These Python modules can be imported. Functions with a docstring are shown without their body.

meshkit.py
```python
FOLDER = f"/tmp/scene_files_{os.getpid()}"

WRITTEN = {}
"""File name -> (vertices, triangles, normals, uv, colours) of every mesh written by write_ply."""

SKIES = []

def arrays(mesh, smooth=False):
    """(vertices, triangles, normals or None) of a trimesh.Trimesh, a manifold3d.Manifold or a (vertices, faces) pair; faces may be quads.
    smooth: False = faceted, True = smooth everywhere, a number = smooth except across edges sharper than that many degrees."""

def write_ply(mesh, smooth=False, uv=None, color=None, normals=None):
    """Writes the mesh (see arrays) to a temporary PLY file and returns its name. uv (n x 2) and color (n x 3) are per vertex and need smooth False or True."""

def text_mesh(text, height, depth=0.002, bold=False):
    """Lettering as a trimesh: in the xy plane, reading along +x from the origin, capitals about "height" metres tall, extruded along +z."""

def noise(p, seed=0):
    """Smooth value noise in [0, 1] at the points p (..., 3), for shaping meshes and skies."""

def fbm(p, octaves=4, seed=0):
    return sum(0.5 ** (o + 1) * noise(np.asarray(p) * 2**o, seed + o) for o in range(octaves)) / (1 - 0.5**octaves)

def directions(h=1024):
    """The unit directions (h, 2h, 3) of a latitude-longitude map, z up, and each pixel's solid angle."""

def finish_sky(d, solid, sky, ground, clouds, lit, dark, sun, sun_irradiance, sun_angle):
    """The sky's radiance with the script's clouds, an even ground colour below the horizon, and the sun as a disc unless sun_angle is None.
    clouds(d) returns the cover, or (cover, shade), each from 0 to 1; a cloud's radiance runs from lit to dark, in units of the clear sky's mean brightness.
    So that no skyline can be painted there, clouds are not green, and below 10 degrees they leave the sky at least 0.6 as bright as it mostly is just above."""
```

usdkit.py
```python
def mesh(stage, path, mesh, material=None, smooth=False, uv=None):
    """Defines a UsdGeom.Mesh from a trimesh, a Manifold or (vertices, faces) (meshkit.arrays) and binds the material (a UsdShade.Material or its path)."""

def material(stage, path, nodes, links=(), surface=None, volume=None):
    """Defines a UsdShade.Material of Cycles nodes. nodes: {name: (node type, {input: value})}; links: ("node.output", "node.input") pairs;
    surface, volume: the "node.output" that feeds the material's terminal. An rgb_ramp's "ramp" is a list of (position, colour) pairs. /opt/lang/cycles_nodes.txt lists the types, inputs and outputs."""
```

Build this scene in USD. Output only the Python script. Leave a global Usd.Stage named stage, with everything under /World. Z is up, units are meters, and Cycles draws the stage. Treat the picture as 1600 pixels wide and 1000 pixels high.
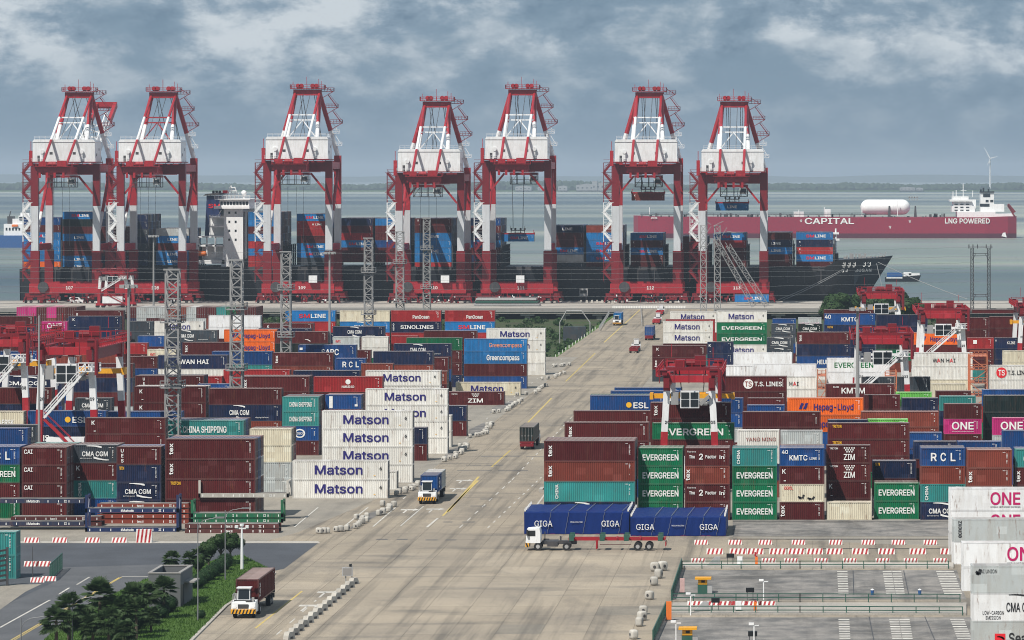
import math, random, itertools
import numpy as np, trimesh, usdkit, meshkit
from pxr import Usd, UsdGeom, UsdLux, UsdShade, Gf, Sdf, Vt

stage = Usd.Stage.CreateInMemory()
UsdGeom.SetStageUpAxis(stage, UsdGeom.Tokens.z)
UsdGeom.SetStageMetersPerUnit(stage, 1.0)
stage.DefinePrim('/World', 'Xform')
stage.DefinePrim('/World/Looks', 'Scope')

# ---------------------------------------------------------------- camera, sky, sun, exposure
F, CH, PX, PY = 6000.0, 46.4, 1270.0, 275.0      # a long lens on a high level camera, shifted
cam = UsdGeom.Camera.Define(stage, '/World/camera')
cam.AddTranslateOp().Set(Gf.Vec3d(0, 0, CH))
cam.AddRotateXYZOp().Set(Gf.Vec3f(90, 0, 0))
cam.CreateHorizontalApertureAttr(36.0)
cam.CreateFocalLengthAttr(36.0 * F / 1600)
cam.CreateHorizontalApertureOffsetAttr((800 - PX) / 1600 * 36.0)
cam.CreateVerticalApertureOffsetAttr(-(500 - PY) / 1600 * 36.0)
cam.CreateClippingRangeAttr(Gf.Vec2f(1.0, 200000.0))
cam.CreateExposureAttr(0.12)

SUN = np.array([-0.40, -0.64, 1.0]); SUN /= np.linalg.norm(SUN)
ELEV, ROT = math.asin(SUN[2]), math.atan2(SUN[0], SUN[1])
SKY_STRENGTH, SUN_INTENSITY = 0.066, 1.25
dome = UsdLux.DomeLight.Define(stage, '/World/sky')
dome.GetPrim().SetCustomDataByKey('kind', 'structure')
skym = usdkit.material(stage, '/World/Looks/sky_air', {
    'tc': ('texture_coordinate', {}),
    'sky': ('sky_texture', {'sky_type': 'single_scattering', 'sun_disc': False, 'sun_elevation': ELEV, 'sun_rotation': ROT,
                            'altitude': 50.0, 'air_density': 1.0, 'aerosol_density': 1.4, 'ozone_density': 1.5}),
    'map': ('mapping', {'mapping_type': 'point', 'scale': (1.0, 1.0, 1.9), 'location': (3.1, 0.4, 0.0)}),
    'n1': ('noise_texture', {'scale': 19.0, 'detail': 9.0, 'roughness': 0.60, 'distortion': 0.1}),
    'r1': ('rgb_ramp', {'ramp': [(0.38, (0, 0, 0)), (0.55, (1, 1, 1))]}),
    'n2': ('noise_texture', {'scale': 40.0, 'detail': 9.0, 'roughness': 0.60, 'distortion': 0.1}),
    'r2': ('rgb_ramp', {'ramp': [(0.36, (1.9, 3.0, 4.2)), (0.47, (3.5, 4.75, 6.0)), (0.60, (8.6, 9.4, 10.0))]}),
    'sep': ('separate_xyz', {}),
    'mr': ('map_range', {'from_min': 0.012, 'from_max': 0.034, 'to_min': 0.18, 'to_max': 1.0, 'clamp': True}),
    'mul': ('math', {'math_type': 'multiply'}),
    'base': ('mix_color', {'blend_type': 'mix', 'fac': 0.82, 'b': (2.45, 3.95, 5.6)}),
    'mix': ('mix_color', {'blend_type': 'mix'}),
    'bg': ('background_shader', {'strength': SKY_STRENGTH}),
}, [('tc.generated', 'map.vector'), ('map.vector', 'n1.vector'), ('map.vector', 'n2.vector'), ('n1.fac', 'r1.fac'), ('n2.fac', 'r2.fac'),
    ('tc.generated', 'sep.vector'), ('sep.z', 'mr.value'), ('r1.color', 'mul.value1'), ('mr.result', 'mul.value2'),
    ('sky.color', 'base.a'), ('mul.value', 'mix.fac'), ('base.result', 'mix.a'), ('r2.color', 'mix.b'), ('mix.result', 'bg.color')],
    surface='bg.background')
UsdShade.MaterialBindingAPI.Apply(dome.GetPrim()).Bind(skym)

sun = UsdLux.DistantLight.Define(stage, '/World/sun')
sun.CreateIntensityAttr(SUN_INTENSITY); sun.CreateAngleAttr(0.5); sun.CreateColorAttr(Gf.Vec3f(1.0, 0.95, 0.87))
sun.CreateNormalizeAttr(True)
zax = Gf.Vec3d(*map(float, SUN)); rot = Gf.Rotation(Gf.Vec3d(0, 0, 1), zax)
sun.AddOrientOp().Set(Gf.Quatf(rot.GetQuat()))

# ---------------------------------------------------------------- helpers
rng = random.Random(7)
def nth(n): return f"{n}{'th' if 10 < n % 100 < 14 else {1: 'st', 2: 'nd', 3: 'rd'}.get(n % 10, 'th')}"
_names = {}
def uname(parent, name):
    k = (parent, name); n = _names.get(k, -1) + 1; _names[k] = n
    return f'{parent}/{name}' if n == 0 else f'{parent}/{name}_{n:03d}'
def tag(p, label=None, cat=None, group=None, kind=None):
    p = p.GetPrim() if hasattr(p, 'GetPrim') else p
    for k, v in (('label', label), ('category', cat), ('group', group), ('kind', kind)):
        if v: p.SetCustomDataByKey(k, v)
    return p
def thing(name, label, cat, loc=(0, 0, 0), rz=0, group=None, kind=None):
    x = UsdGeom.Xform.Define(stage, uname('/World', name))
    x.AddTranslateOp().Set(Gf.Vec3d(*map(float, loc)))
    if rz: x.AddRotateZOp().Set(float(rz))
    tag(x, label, cat, group, kind); return str(x.GetPath())
class MB:
    'collects boxes, bars, tubes and loose faces into one mesh'
    def __init__(s): s.v = []; s.f = []; s.n = 0
    def add(s, v, f):
        v = np.asarray(v, float); f = np.asarray(f, int)
        if f.shape[1] == 4: f = np.vstack([f[:, [0, 1, 2]], f[:, [0, 2, 3]]])
        s.v.append(v); s.f.append(f + s.n); s.n += len(v); return s
    def box(s, x0, x1, y0, y1, z0, z1):
        v = [(x, y, z) for x in (x0, x1) for y in (y0, y1) for z in (z0, z1)]
        return s.add(v, [(0, 1, 3, 2), (4, 6, 7, 5), (0, 4, 5, 1), (2, 3, 7, 6), (0, 2, 6, 4), (1, 5, 7, 3)])
    def bar(s, a, b, w, h=None, up=(0, 0, 1)):
        a, b = np.asarray(a, float), np.asarray(b, float); h = w if h is None else h
        d = (b - a) / max(np.linalg.norm(b - a), 1e-9); up = np.asarray(up, float)
        if abs(d @ up) > .98: up = np.array([0, 1.0, 0])
        r = np.cross(d, up); r /= np.linalg.norm(r); u = np.cross(r, d)
        v = [p + r * i * w / 2 + u * j * h / 2 for p in (a, b) for i in (-1, 1) for j in (-1, 1)]
        return s.add(v, [(0, 1, 3, 2), (4, 6, 7, 5), (0, 4, 5, 1), (2, 3, 7, 6), (0, 2, 6, 4), (1, 5, 7, 3)])
    def tube(s, a, b, r0, r1=None, n=8):
        a, b = np.asarray(a, float), np.asarray(b, float); r1 = r0 if r1 is None else r1
        d = (b - a) / max(np.linalg.norm(b - a), 1e-9); up = np.array([0, 0, 1.0]) if abs(d[2]) < .95 else np.array([0, 1.0, 0])
        r = np.cross(d, up); r /= np.linalg.norm(r); u = np.cross(r, d)
        t = np.arange(n) * 2 * np.pi / n; c = np.cos(t)[:, None] * r + np.sin(t)[:, None] * u
        v = np.vstack([a + c * r0, b + c * r1, [a], [b]]); f = []
        for i in range(n):
            j = (i + 1) % n; f += [(i, j, n + j), (i, n + j, n + i), (j, i, 2 * n), (n + i, n + j, 2 * n + 1)]
        return s.add(v, f)
    def path(s, pts, r, n=6):
        for a, b in zip(pts[:-1], pts[1:]): s.tube(a, b, r, r, n)
        return s
    def quad(s, a, b, c, d): return s.add([a, b, c, d], [(0, 1, 2), (0, 2, 3)])
    def prism(s, poly, y0, y1):
        'polygon in xz, extruded along y'
        from shapely.geometry import Polygon
        m = trimesh.creation.extrude_polygon(Polygon(poly), 1.0, engine='earcut'); v = np.array(m.vertices)
        return s.add(np.stack([v[:, 0], y1 + (y0 - y1) * v[:, 2], v[:, 1]], 1), m.faces)
    def slab(s, poly, z0, z1):
        from shapely.geometry import Polygon
        m = trimesh.creation.extrude_polygon(Polygon(poly), z1 - z0, engine='earcut'); v = np.array(m.vertices); v[:, 2] += z0
        return s.add(v, m.faces)
    def tri(s, m, off=(0, 0, 0)): return s.add(np.asarray(m.vertices) + np.asarray(off), m.faces)
    def arr(s): return (np.vstack(s.v), np.vstack(s.f))
    def build(s, name, mat, parent='/World', smooth=False, label=None, kind=None):
        m = usdkit.mesh(stage, uname(parent, name), s.arr(), MAT[mat] if isinstance(mat, str) else mat, smooth=smooth)
        tag(m, label=label, kind=kind); return str(m.GetPath())
def single(name, mb, mat, label, cat, group=None, kind=None, smooth=False):
    p = mb.build(name, mat, smooth=smooth); tag(stage.GetPrimAtPath(p), label, cat, group, kind); return p
CLS = '/World/Kinds'
_k = stage.DefinePrim(CLS); _k.SetSpecifier(Sdf.SpecifierClass)
def kind_root(name):
    p = stage.DefinePrim(f'{CLS}/{name}', 'Xform'); return str(p.GetPath())
def inst(src, name, loc, label, cat, group=None, rz=0, scale=None):
    x = UsdGeom.Xform.Define(stage, uname('/World', name)); p = x.GetPrim()
    p.GetReferences().AddInternalReference(src); p.SetInstanceable(True)
    x.ClearXformOpOrder(); x.AddTranslateOp().Set(Gf.Vec3d(*map(float, loc)))
    if rz: x.AddRotateZOp().Set(float(rz))
    if scale: x.AddScaleOp().Set(Gf.Vec3f(*map(float, scale if np.ndim(scale) else (scale,) * 3)))
    tag(p, label, cat, group); return p
def G(px, py, z=0.0):
    'the point at height z that shows at photo pixel (px, py)'
    D = F * (CH - z) / (py - PY); return np.array([(px - PX) * D / F, D, z])
def Xat(px, D): return (px - PX) * D / F
def Zat(py, D): return CH - (py - PY) * D / F
_tc = {}
def text(t, h, w=None, bold=True, depth=0.012):
    k = (t, bold)
    if k not in _tc:
        m = meshkit.text_mesh(t, 1.0, 1.0, bold); _tc[k] = (np.array(m.vertices), np.array(m.faces))
    v, f = _tc[k]; v = v.copy(); wd = v[:, 0].max() - v[:, 0].min()
    v[:, 0] -= (v[:, 0].max() + v[:, 0].min()) / 2; v[:, 1] -= .5
    v[:, 0] *= (w / wd) if w else h; v[:, 1] *= h; v[:, 2] *= depth
    return v, f
def put_text(mb, t, x, y, z, h, w=None, bold=True, depth=0.012, up=False):
    'lettering that faces -y, centred at x, z'
    v, f = text(t, h, w, bold, depth)
    if up: v = np.stack([-v[:, 1], v[:, 0], v[:, 2]], 1)
    mb.add(np.stack([v[:, 0] + x, y - v[:, 2], v[:, 1] + z], 1), f)

# ---------------------------------------------------------------- materials
MAT = {}
def paint(name, rgb, rough=.5, var=.12, dirt=.25, dirtc=(.16, .13, .11), streak=True, rust=0, fade=0, spec=.4, metallic=0):
    d = tuple(dirtc); r, g, b = rgb
    nodes = {'geo': ('geometry', {}), 'oi': ('object_info', {}),
        'mp': ('mapping', {'mapping_type': 'point', 'scale': (1.3, 1.3, .22 if streak else 1.3)}),
        'n': ('noise_texture', {'scale': 1.1, 'detail': 6.0, 'roughness': .62}),
        'rp': ('rgb_ramp', {'ramp': [(.42, (0, 0, 0)), (.78, (dirt,) * 3)]}),
        'n2': ('noise_texture', {'scale': .35, 'detail': 3.0}),
        'hv': ('map_range', {'from_min': 0.0, 'from_max': 1.0, 'to_min': 1 - var * 1.4, 'to_max': 1 + var, 'clamp': True}),
        'nv': ('map_range', {'from_min': .3, 'from_max': .7, 'to_min': 1 - var * .7, 'to_max': 1 + var * .7, 'clamp': True}),
        'mm': ('math', {'math_type': 'multiply'}), 'sc': ('vector_math', {'vector_math_type': 'scale', 'math_type': 'scale', 'vector1': rgb}),
        'mix': ('mix_color', {'blend_type': 'mix', 'b': d}), 'p': ('principled_bsdf', {'roughness': rough, 'specular_ior_level': spec, 'metallic': metallic})}
    nodes['sc'] = ('vector_math', {'math_type': 'scale', 'vector1': rgb})
    links = [('geo.position', 'mp.vector'), ('mp.vector', 'n.vector'), ('n.fac', 'rp.fac'), ('geo.position', 'n2.vector'), ('n2.fac', 'nv.value'),
             ('oi.random', 'hv.value'), ('hv.result', 'mm.value1'), ('nv.result', 'mm.value2'), ('mm.value', 'sc.scale'), ('sc.vector', 'mix.a'), ('rp.color', 'mix.fac')]
    last = 'mix.result'
    if rust:
        nodes['n3'] = ('noise_texture', {'scale': 2.3, 'detail': 8.0, 'roughness': .7})
        nodes['r3'] = ('rgb_ramp', {'ramp': [(.575, (0, 0, 0)), (.70, (rust,) * 3)]})
        nodes['pw'] = ('white_noise_texture', {'dimensions': '3D'}); nodes['mpw'] = ('mapping', {'mapping_type': 'point', 'scale': (.82, 0.0, 1.1)}); nodes['fl'] = ('vector_math', {'math_type': 'floor'})
        nodes['rw'] = ('rgb_ramp', {'ramp': [(.90, (0, 0, 0)), (.91, (.22,) * 3), (1.0, (.34,) * 3)]}); nodes['mw'] = ('mix_color', {'blend_type': 'mix', 'b': tuple(min(.8, x * 1.5 + .03) for x in rgb)})
        links += [('geo.position', 'mpw.vector'), ('mpw.vector', 'fl.vector1'), ('fl.vector', 'pw.vector'), ('pw.value', 'rw.fac'), ('rw.color', 'mw.fac'), (last, 'mw.a')]; last = 'mw.result'
        nodes['mx2'] = ('mix_color', {'blend_type': 'mix', 'b': (.16, .065, .03)})
        links += [('mp.vector', 'n3.vector'), ('n3.fac', 'r3.fac'), ('r3.color', 'mx2.fac'), (last, 'mx2.a')]; last = 'mx2.result'
    links.append((last, 'p.base_color'))
    MAT[name] = usdkit.material(stage, f'/World/Looks/{name}', nodes, links, surface='p.BSDF'); return MAT[name]
def plain(name, rgb, rough=.5, metallic=0, spec=.4):
    MAT[name] = usdkit.material(stage, f'/World/Looks/{name}', {'n': ('noise_texture', {'scale': 3.0, 'detail': 3.0}), 'geo': ('geometry', {}),
        'm': ('map_range', {'from_min': .3, 'from_max': .7, 'to_min': .88, 'to_max': 1.1, 'clamp': True}), 'sc': ('vector_math', {'math_type': 'scale', 'vector1': rgb}),
        'p': ('principled_bsdf', {'roughness': rough, 'metallic': metallic, 'specular_ior_level': spec})},
        [('geo.position', 'n.vector'), ('n.fac', 'm.value'), ('m.result', 'sc.scale'), ('sc.vector', 'p.base_color')], surface='p.BSDF'); return MAT[name]
def ground(name, a, b, scale=.25, rough=.85, stain=.35, stainc=(.07, .065, .06), tyre=0, fine=6.0, smear=0.0):
    nodes = {'geo': ('geometry', {}), 'oi': ('object_info', {}), 'n': ('noise_texture', {'scale': scale, 'detail': 8.0, 'roughness': .6}), 'mx': ('mix_color', {'blend_type': 'mix', 'a': a, 'b': b}),
        'r0': ('map_range', {'from_min': .35, 'from_max': .65, 'to_min': 0.0, 'to_max': 1.0, 'clamp': True}),
        'mp': ('mapping', {'mapping_type': 'point', 'scale': (.16, .05, .2)}), 'n2': ('noise_texture', {'scale': 1.0, 'detail': 7.0, 'roughness': .65, 'distortion': .6}),
        'r2': ('rgb_ramp', {'ramp': [(.50, (0, 0, 0)), (.78, (stain,) * 3)]}), 'm2': ('mix_color', {'blend_type': 'mix', 'b': stainc}),
        'n4': ('noise_texture', {'scale': fine, 'detail': 4.0}), 'r4': ('map_range', {'from_min': .3, 'from_max': .7, 'to_min': .84, 'to_max': 1.12, 'clamp': True}),
        'rv': ('map_range', {'from_min': 0.0, 'from_max': 1.0, 'to_min': .90, 'to_max': 1.08, 'clamp': True}), 'mm': ('math', {'math_type': 'multiply'}),
        'sc': ('vector_math', {'math_type': 'scale'}), 'p': ('principled_bsdf', {'roughness': rough, 'specular_ior_level': .25})}
    nodes['mp5'] = ('mapping', {'mapping_type': 'point', 'scale': (.045, .17, .2)}); nodes['n5'] = ('noise_texture', {'scale': 1.0, 'detail': 6.0, 'roughness': .6}); nodes['r5'] = ('rgb_ramp', {'ramp': [(.54, (0, 0, 0)), (.72, (smear,) * 3)]}); nodes['m5'] = ('mix_color', {'blend_type': 'mix', 'b': stainc})
    links = [('geo.position', 'n.vector'), ('n.fac', 'r0.value'), ('r0.result', 'mx.fac'), ('geo.position', 'mp.vector'), ('mp.vector', 'n2.vector'), ('n2.fac', 'r2.fac'), ('mx.result', 'm5.a'), ('geo.position', 'mp5.vector'), ('mp5.vector', 'n5.vector'), ('n5.fac', 'r5.fac'), ('r5.color', 'm5.fac'), ('m5.result', 'm2.a'), ('r2.color', 'm2.fac'),
             ('geo.position', 'n4.vector'), ('n4.fac', 'r4.value'), ('oi.random', 'rv.value'), ('r4.result', 'mm.value1'), ('rv.result', 'mm.value2'), ('m2.result', 'sc.vector1'), ('mm.value', 'sc.scale'), ('sc.vector', 'p.base_color')]
    if tyre:
        nodes['mp3'] = ('mapping', {'mapping_type': 'point', 'scale': (.55, .012, .2)}); nodes['n3'] = ('noise_texture', {'scale': 1.0, 'detail': 5.0, 'roughness': .6})
        nodes['r3'] = ('rgb_ramp', {'ramp': [(.50, (0, 0, 0)), (.72, (tyre,) * 3)]}); nodes['m3'] = ('mix_color', {'blend_type': 'mix', 'b': (.06, .058, .056)})
        links = [l for l in links if l[1] != 'sc.vector1'] + [('geo.position', 'mp3.vector'), ('mp3.vector', 'n3.vector'), ('n3.fac', 'r3.fac'), ('r3.color', 'm3.fac'), ('m2.result', 'm3.a'), ('m3.result', 'sc.vector1')]
    MAT[name] = usdkit.material(stage, f'/World/Looks/{name}', nodes, links, surface='p.BSDF'); return MAT[name]
def leafy(name, a, b, trans=.3):
    MAT[name] = usdkit.material(stage, f'/World/Looks/{name}', {'geo': ('geometry', {}), 'n': ('noise_texture', {'scale': 1.6, 'detail': 4.0}), 'oi': ('object_info', {}),
        'r': ('map_range', {'from_min': .33, 'from_max': .67, 'to_min': 0.0, 'to_max': 1.0, 'clamp': True}), 'mx': ('mix_color', {'blend_type': 'mix', 'a': a, 'b': b}),
        'p': ('principled_bsdf', {'roughness': .6, 'specular_ior_level': .25}), 't': ('translucent_bsdf', {}), 'ms': ('mix_closure', {'fac': trans})},
        [('geo.position', 'n.vector'), ('n.fac', 'r.value'), ('r.result', 'mx.fac'), ('mx.result', 'p.base_color'), ('mx.result', 't.color'), ('p.BSDF', 'ms.closure1'), ('t.BSDF', 'ms.closure2')], surface='ms.closure'); return MAT[name]
# ---------------------------------------------------------------- material set
PAL = {  # container paint, linear base colour
 'M': (.080, .0115, .0125), 'B': (.185, .040, .026), 'R': (.33, .022, .024), 'O': (.72, .13, .014), 'U': (.006, .055, .20), 'Y': (.012, .15, .38),
 'N': (.008, .018, .058), 'T': (.032, .235, .225), 'G': (.002, .125, .052), 'W': (.70, .69, .65), 'C': (.62, .57, .44), 'A': (.42, .45, .45),
 'D': (.045, .058, .072), 'P': (.48, .022, .17), 'K': (.008, .018, .018), 'L': (.16, .55, .10), 'H': (.74, .75, .76)}
CNAME = {'M': 'maroon', 'B': 'red brown', 'R': 'bright red', 'O': 'orange', 'U': 'blue', 'Y': 'light blue', 'N': 'navy', 'T': 'teal', 'G': 'green', 'W': 'white',
         'C': 'cream', 'A': 'grey', 'D': 'slate grey', 'P': 'magenta', 'K': 'black green', 'L': 'lime green', 'H': 'pale grey'}
for k, c in PAL.items():
    lightc = k in 'WCAH'
    paint('box_' + CNAME[k].replace(' ', '_'), c, rough=.52, spec=.16 if not lightc else .4, var=.16 if not lightc else .07, dirt=.22 if not lightc else .34, dirtc=(.12, .075, .06) if not lightc else (.26, .19, .12), rust=.75 if lightc else .5)
    roofc = tuple(min(.7, x * .52 + y * .48) for x, y in zip(c, (.42, .36, .33)))
    paint('lid_' + CNAME[k].replace(' ', '_'), roofc, rough=.5, var=.22, dirt=.45, dirtc=(.22, .17, .14), streak=False, rust=.45)
    paint('rail_' + CNAME[k].replace(' ', '_'), tuple(x * .85 + .01 for x in c), rough=.45, var=.1, dirt=.4, dirtc=(.12, .075, .05), rust=.8 if lightc else .4)
INK = {'w': (.74, .74, .72), 'n': (.020, .014, .14), 'g': (.0, .14, .03), 'r': (.62, .012, .02), 'm': (.46, .008, .11), 'y': (.78, .42, .02), 'k': (.02, .02, .022), 'b': (.02, .12, .45), 'o': (.85, .30, .10), 'q': (.25, .045, .035), 'p':(.75,.5,.6)}
for k, c in INK.items(): plain('ink_' + {'w': 'white', 'n': 'indigo', 'g': 'green', 'r': 'red', 'm': 'magenta', 'y': 'yellow', 'k': 'black', 'b': 'blue', 'o': 'orange', 'q': 'brown', 'p': 'pink'}[k], c, .5)
INKM = {'w': 'ink_white', 'n': 'ink_indigo', 'g': 'ink_green', 'r': 'ink_red', 'm': 'ink_magenta', 'y': 'ink_yellow', 'k': 'ink_black', 'b': 'ink_blue', 'o': 'ink_orange', 'q': 'ink_brown', 'p': 'ink_pink'}
ground('road_concrete', (.355, .30, .23), (.275, .236, .188), scale=.05, stain=.62, stainc=(.115, .108, .10), tyre=.66, smear=.7); ground('patched_concrete', (.25, .22, .18), (.20, .18, .15), scale=.2, stain=.6, tyre=.5, smear=.5)
ground('yard_concrete', (.31, .28, .235), (.24, .22, .19), scale=.10, stain=.55, stainc=(.10, .09, .08), tyre=.2)
ground('quay_concrete', (.40, .37, .33), (.33, .31, .28), scale=.08, stain=.5, stainc=(.12, .11, .10))
ground('asphalt', (.072, .078, .090), (.056, .060, .070), scale=.15, stain=.3, stainc=(.035, .035, .037), tyre=.25)
ground('asphalt_worn', (.105, .108, .116), (.080, .083, .09), scale=.2, stain=.35, stainc=(.05, .05, .052), tyre=.2)
ground('lane_concrete', (.27, .25, .23), (.125, .122, .12), scale=.32, stain=.85, smear=.75, stainc=(.06, .058, .055), tyre=.3)
ground('grass_green', (.060, .115, .018), (.040, .085, .014), scale=.5, rough=.95, stain=.2, stainc=(.10, .09, .03), fine=9.0)
ground('mud_green', (.035, .062, .016), (.05, .052, .028), scale=.06, rough=.95, stain=.3, stainc=(.03, .028, .02))
ground('joint_dark', (.165, .145, .12), (.13, .115, .10), scale=.3)
paint('mark_white', (.52, .50, .46), rough=.8, var=.1, dirt=.75, dirtc=(.26, .235, .20), streak=False); paint('mark_yellow', (.50, .37, .10), rough=.8, var=.1, dirt=.75, dirtc=(.27, .24, .19), streak=False)
paint('crane_red', (.33, .012, .022), rough=.42, var=.05, dirt=.45, dirtc=(.13, .045, .04), rust=.3)
paint('crane_deep_red', (.175, .008, .015), rough=.42, var=.05, dirt=.35, dirtc=(.08, .03, .025))  # darker crane red; on the yard gantry tops it paints in their shading
paint('crane_white', (.72, .73, .74), rough=.4, var=.04, rust=.22, dirt=.4, dirtc=(.35, .32, .28))
paint('leg_shaded_white', (.50, .515, .54), rough=.4, var=.04, dirt=.3, dirtc=(.28, .26, .24)); paint('steel_grey', (.34, .34, .34), rough=.5, var=.08, dirt=.35)  # leg paint is crane white greyed to carry its shaded side
paint('galvanised', (.27, .27, .27), rough=.5, var=.06, dirt=.3, dirtc=(.20, .17, .14))
paint('dark_steel', (.045, .045, .05), rough=.55, var=.1, dirt=.3)
paint('safety_yellow', (.70, .33, .012), rough=.45, var=.06, dirt=.25)
paint('rack_orange', (.50, .15, .07), rough=.6, var=.08, dirt=.4); paint('safety_orange', (.75, .17, .02), rough=.45, var=.06, dirt=.2)
paint('fence_green', (.020, .085, .062), rough=.5, var=.08, dirt=.25)
paint('concrete_block', (.44, .42, .38), rough=.85, var=.12, dirt=.4, streak=False)
paint('concrete_grey', (.26, .25, .24), rough=.85, var=.06, dirt=.3)
paint('hut_grey', (.105, .11, .115), rough=.85, var=.03, dirt=.25, dirtc=(.08, .08, .08))
plain('glass_dark', (.012, .016, .02), .12, 0, .6); plain('rubber', (.015, .015, .016), .8); plain('screen_black', (.012, .013, .015), .3)
plain('wire_grey', (.22, .225, .23), .5); plain('barrier_red', (.33, .015, .02), .55); plain('barrier_white', (.66, .65, .62), .55)
paint('hull_black', (.010, .012, .017), rough=.4, var=.02, dirt=.3, dirtc=(.035, .033, .033)); paint('hull_red', (.25, .013, .038), rough=.45, var=.02, dirt=.2, dirtc=(.09, .02, .035))
paint('hull_shade_red', (.075, .012, .026), rough=.45, var=.02, dirt=.2, dirtc=(.04, .015, .02)); paint('hull_blue', (.02, .09, .26), rough=.45, var=.02, dirt=.2); paint('ship_white', (.78, .78, .78), rough=.45, var=.03, dirt=.25, dirtc=(.34, .33, .31)); paint('funnel_navy', (.008, .022, .085), rough=.4, var=.02, dirt=.15)  # the darker tanker red carries the shade on its lower hull
leafy('leaf_palm', (.034, .068, .026), (.070, .112, .042)); leafy('leaf_hedge', (.012, .038, .012), (.026, .062, .018), .2); leafy('leaf_tree', (.020, .050, .014), (.042, .082, .02)); leafy('leaf_far', (.020, .042, .016), (.035, .06, .022), .1)
plain('lamp_post_grey', (.16, .165, .17), .5); plain('bark', (.09, .07, .05), .9)

# ---------------------------------------------------------------- ground, road, water
def struct(name, mb, mat, smooth=False): p = mb.build(name, mat, smooth=smooth); tag(stage.GetPrimAtPath(p), kind='structure'); return p
Q0, Q1 = 1338.0, 1431.0                       # landside and water edge of the quay
RL, RR = -65.5, -34.0                         # road edges over the lowland
m = MB(); m.slab([(-420, 300), (140, 300), (140, 1075), (RR, 1075), (RR, Q0), (RL, Q0), (RL, 985), (-420, 985)], -6, 0); struct('yard_ground', m, 'yard_concrete')
m = MB(); m.slab([(-520, Q0), (220, Q0), (220, Q1), (-520, Q1)], -1.6, 0.0); quay = struct('quay', m, 'quay_concrete')
m = MB(); m.slab([(-520, 985), (RL, 985), (RL, Q0 + 30), (-520, Q0 + 30)], -6, -3.6); m.slab([(RR, 1075), (220, 1075), (220, Q0 + 30), (RR, Q0 + 30)], -6, -3.6); struct('lowland_ground', m, 'mud_green')
for k in range(58):                            # piers that carry the quay
    x = -512 + k * 12.5
    if RL - 4 < x < RR + 4: continue
    m = MB(); m.box(x - 2.4, x + 2.4, Q0 + .6, Q0 + 4, -2.4, -1.6); m.box(x - .9, x + .9, Q0 + 1.2, Q0 + 3.2, -3.6, -2.4); m.build('pier', 'concrete_grey', quay)
m = MB(); m.box(-520, 220, Q0 - .25, Q0 - .002, -1.0, .35); m.build('edge_beam', 'concrete_grey', quay)
m = MB()
for y in (1399.0, 1425.0):
    for d in (-.5, .5): m.box(-520, 220, y + d - .07, y + d + .07, 0.001, .09)
m.build('crane_rail', 'dark_steel', quay)
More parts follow.
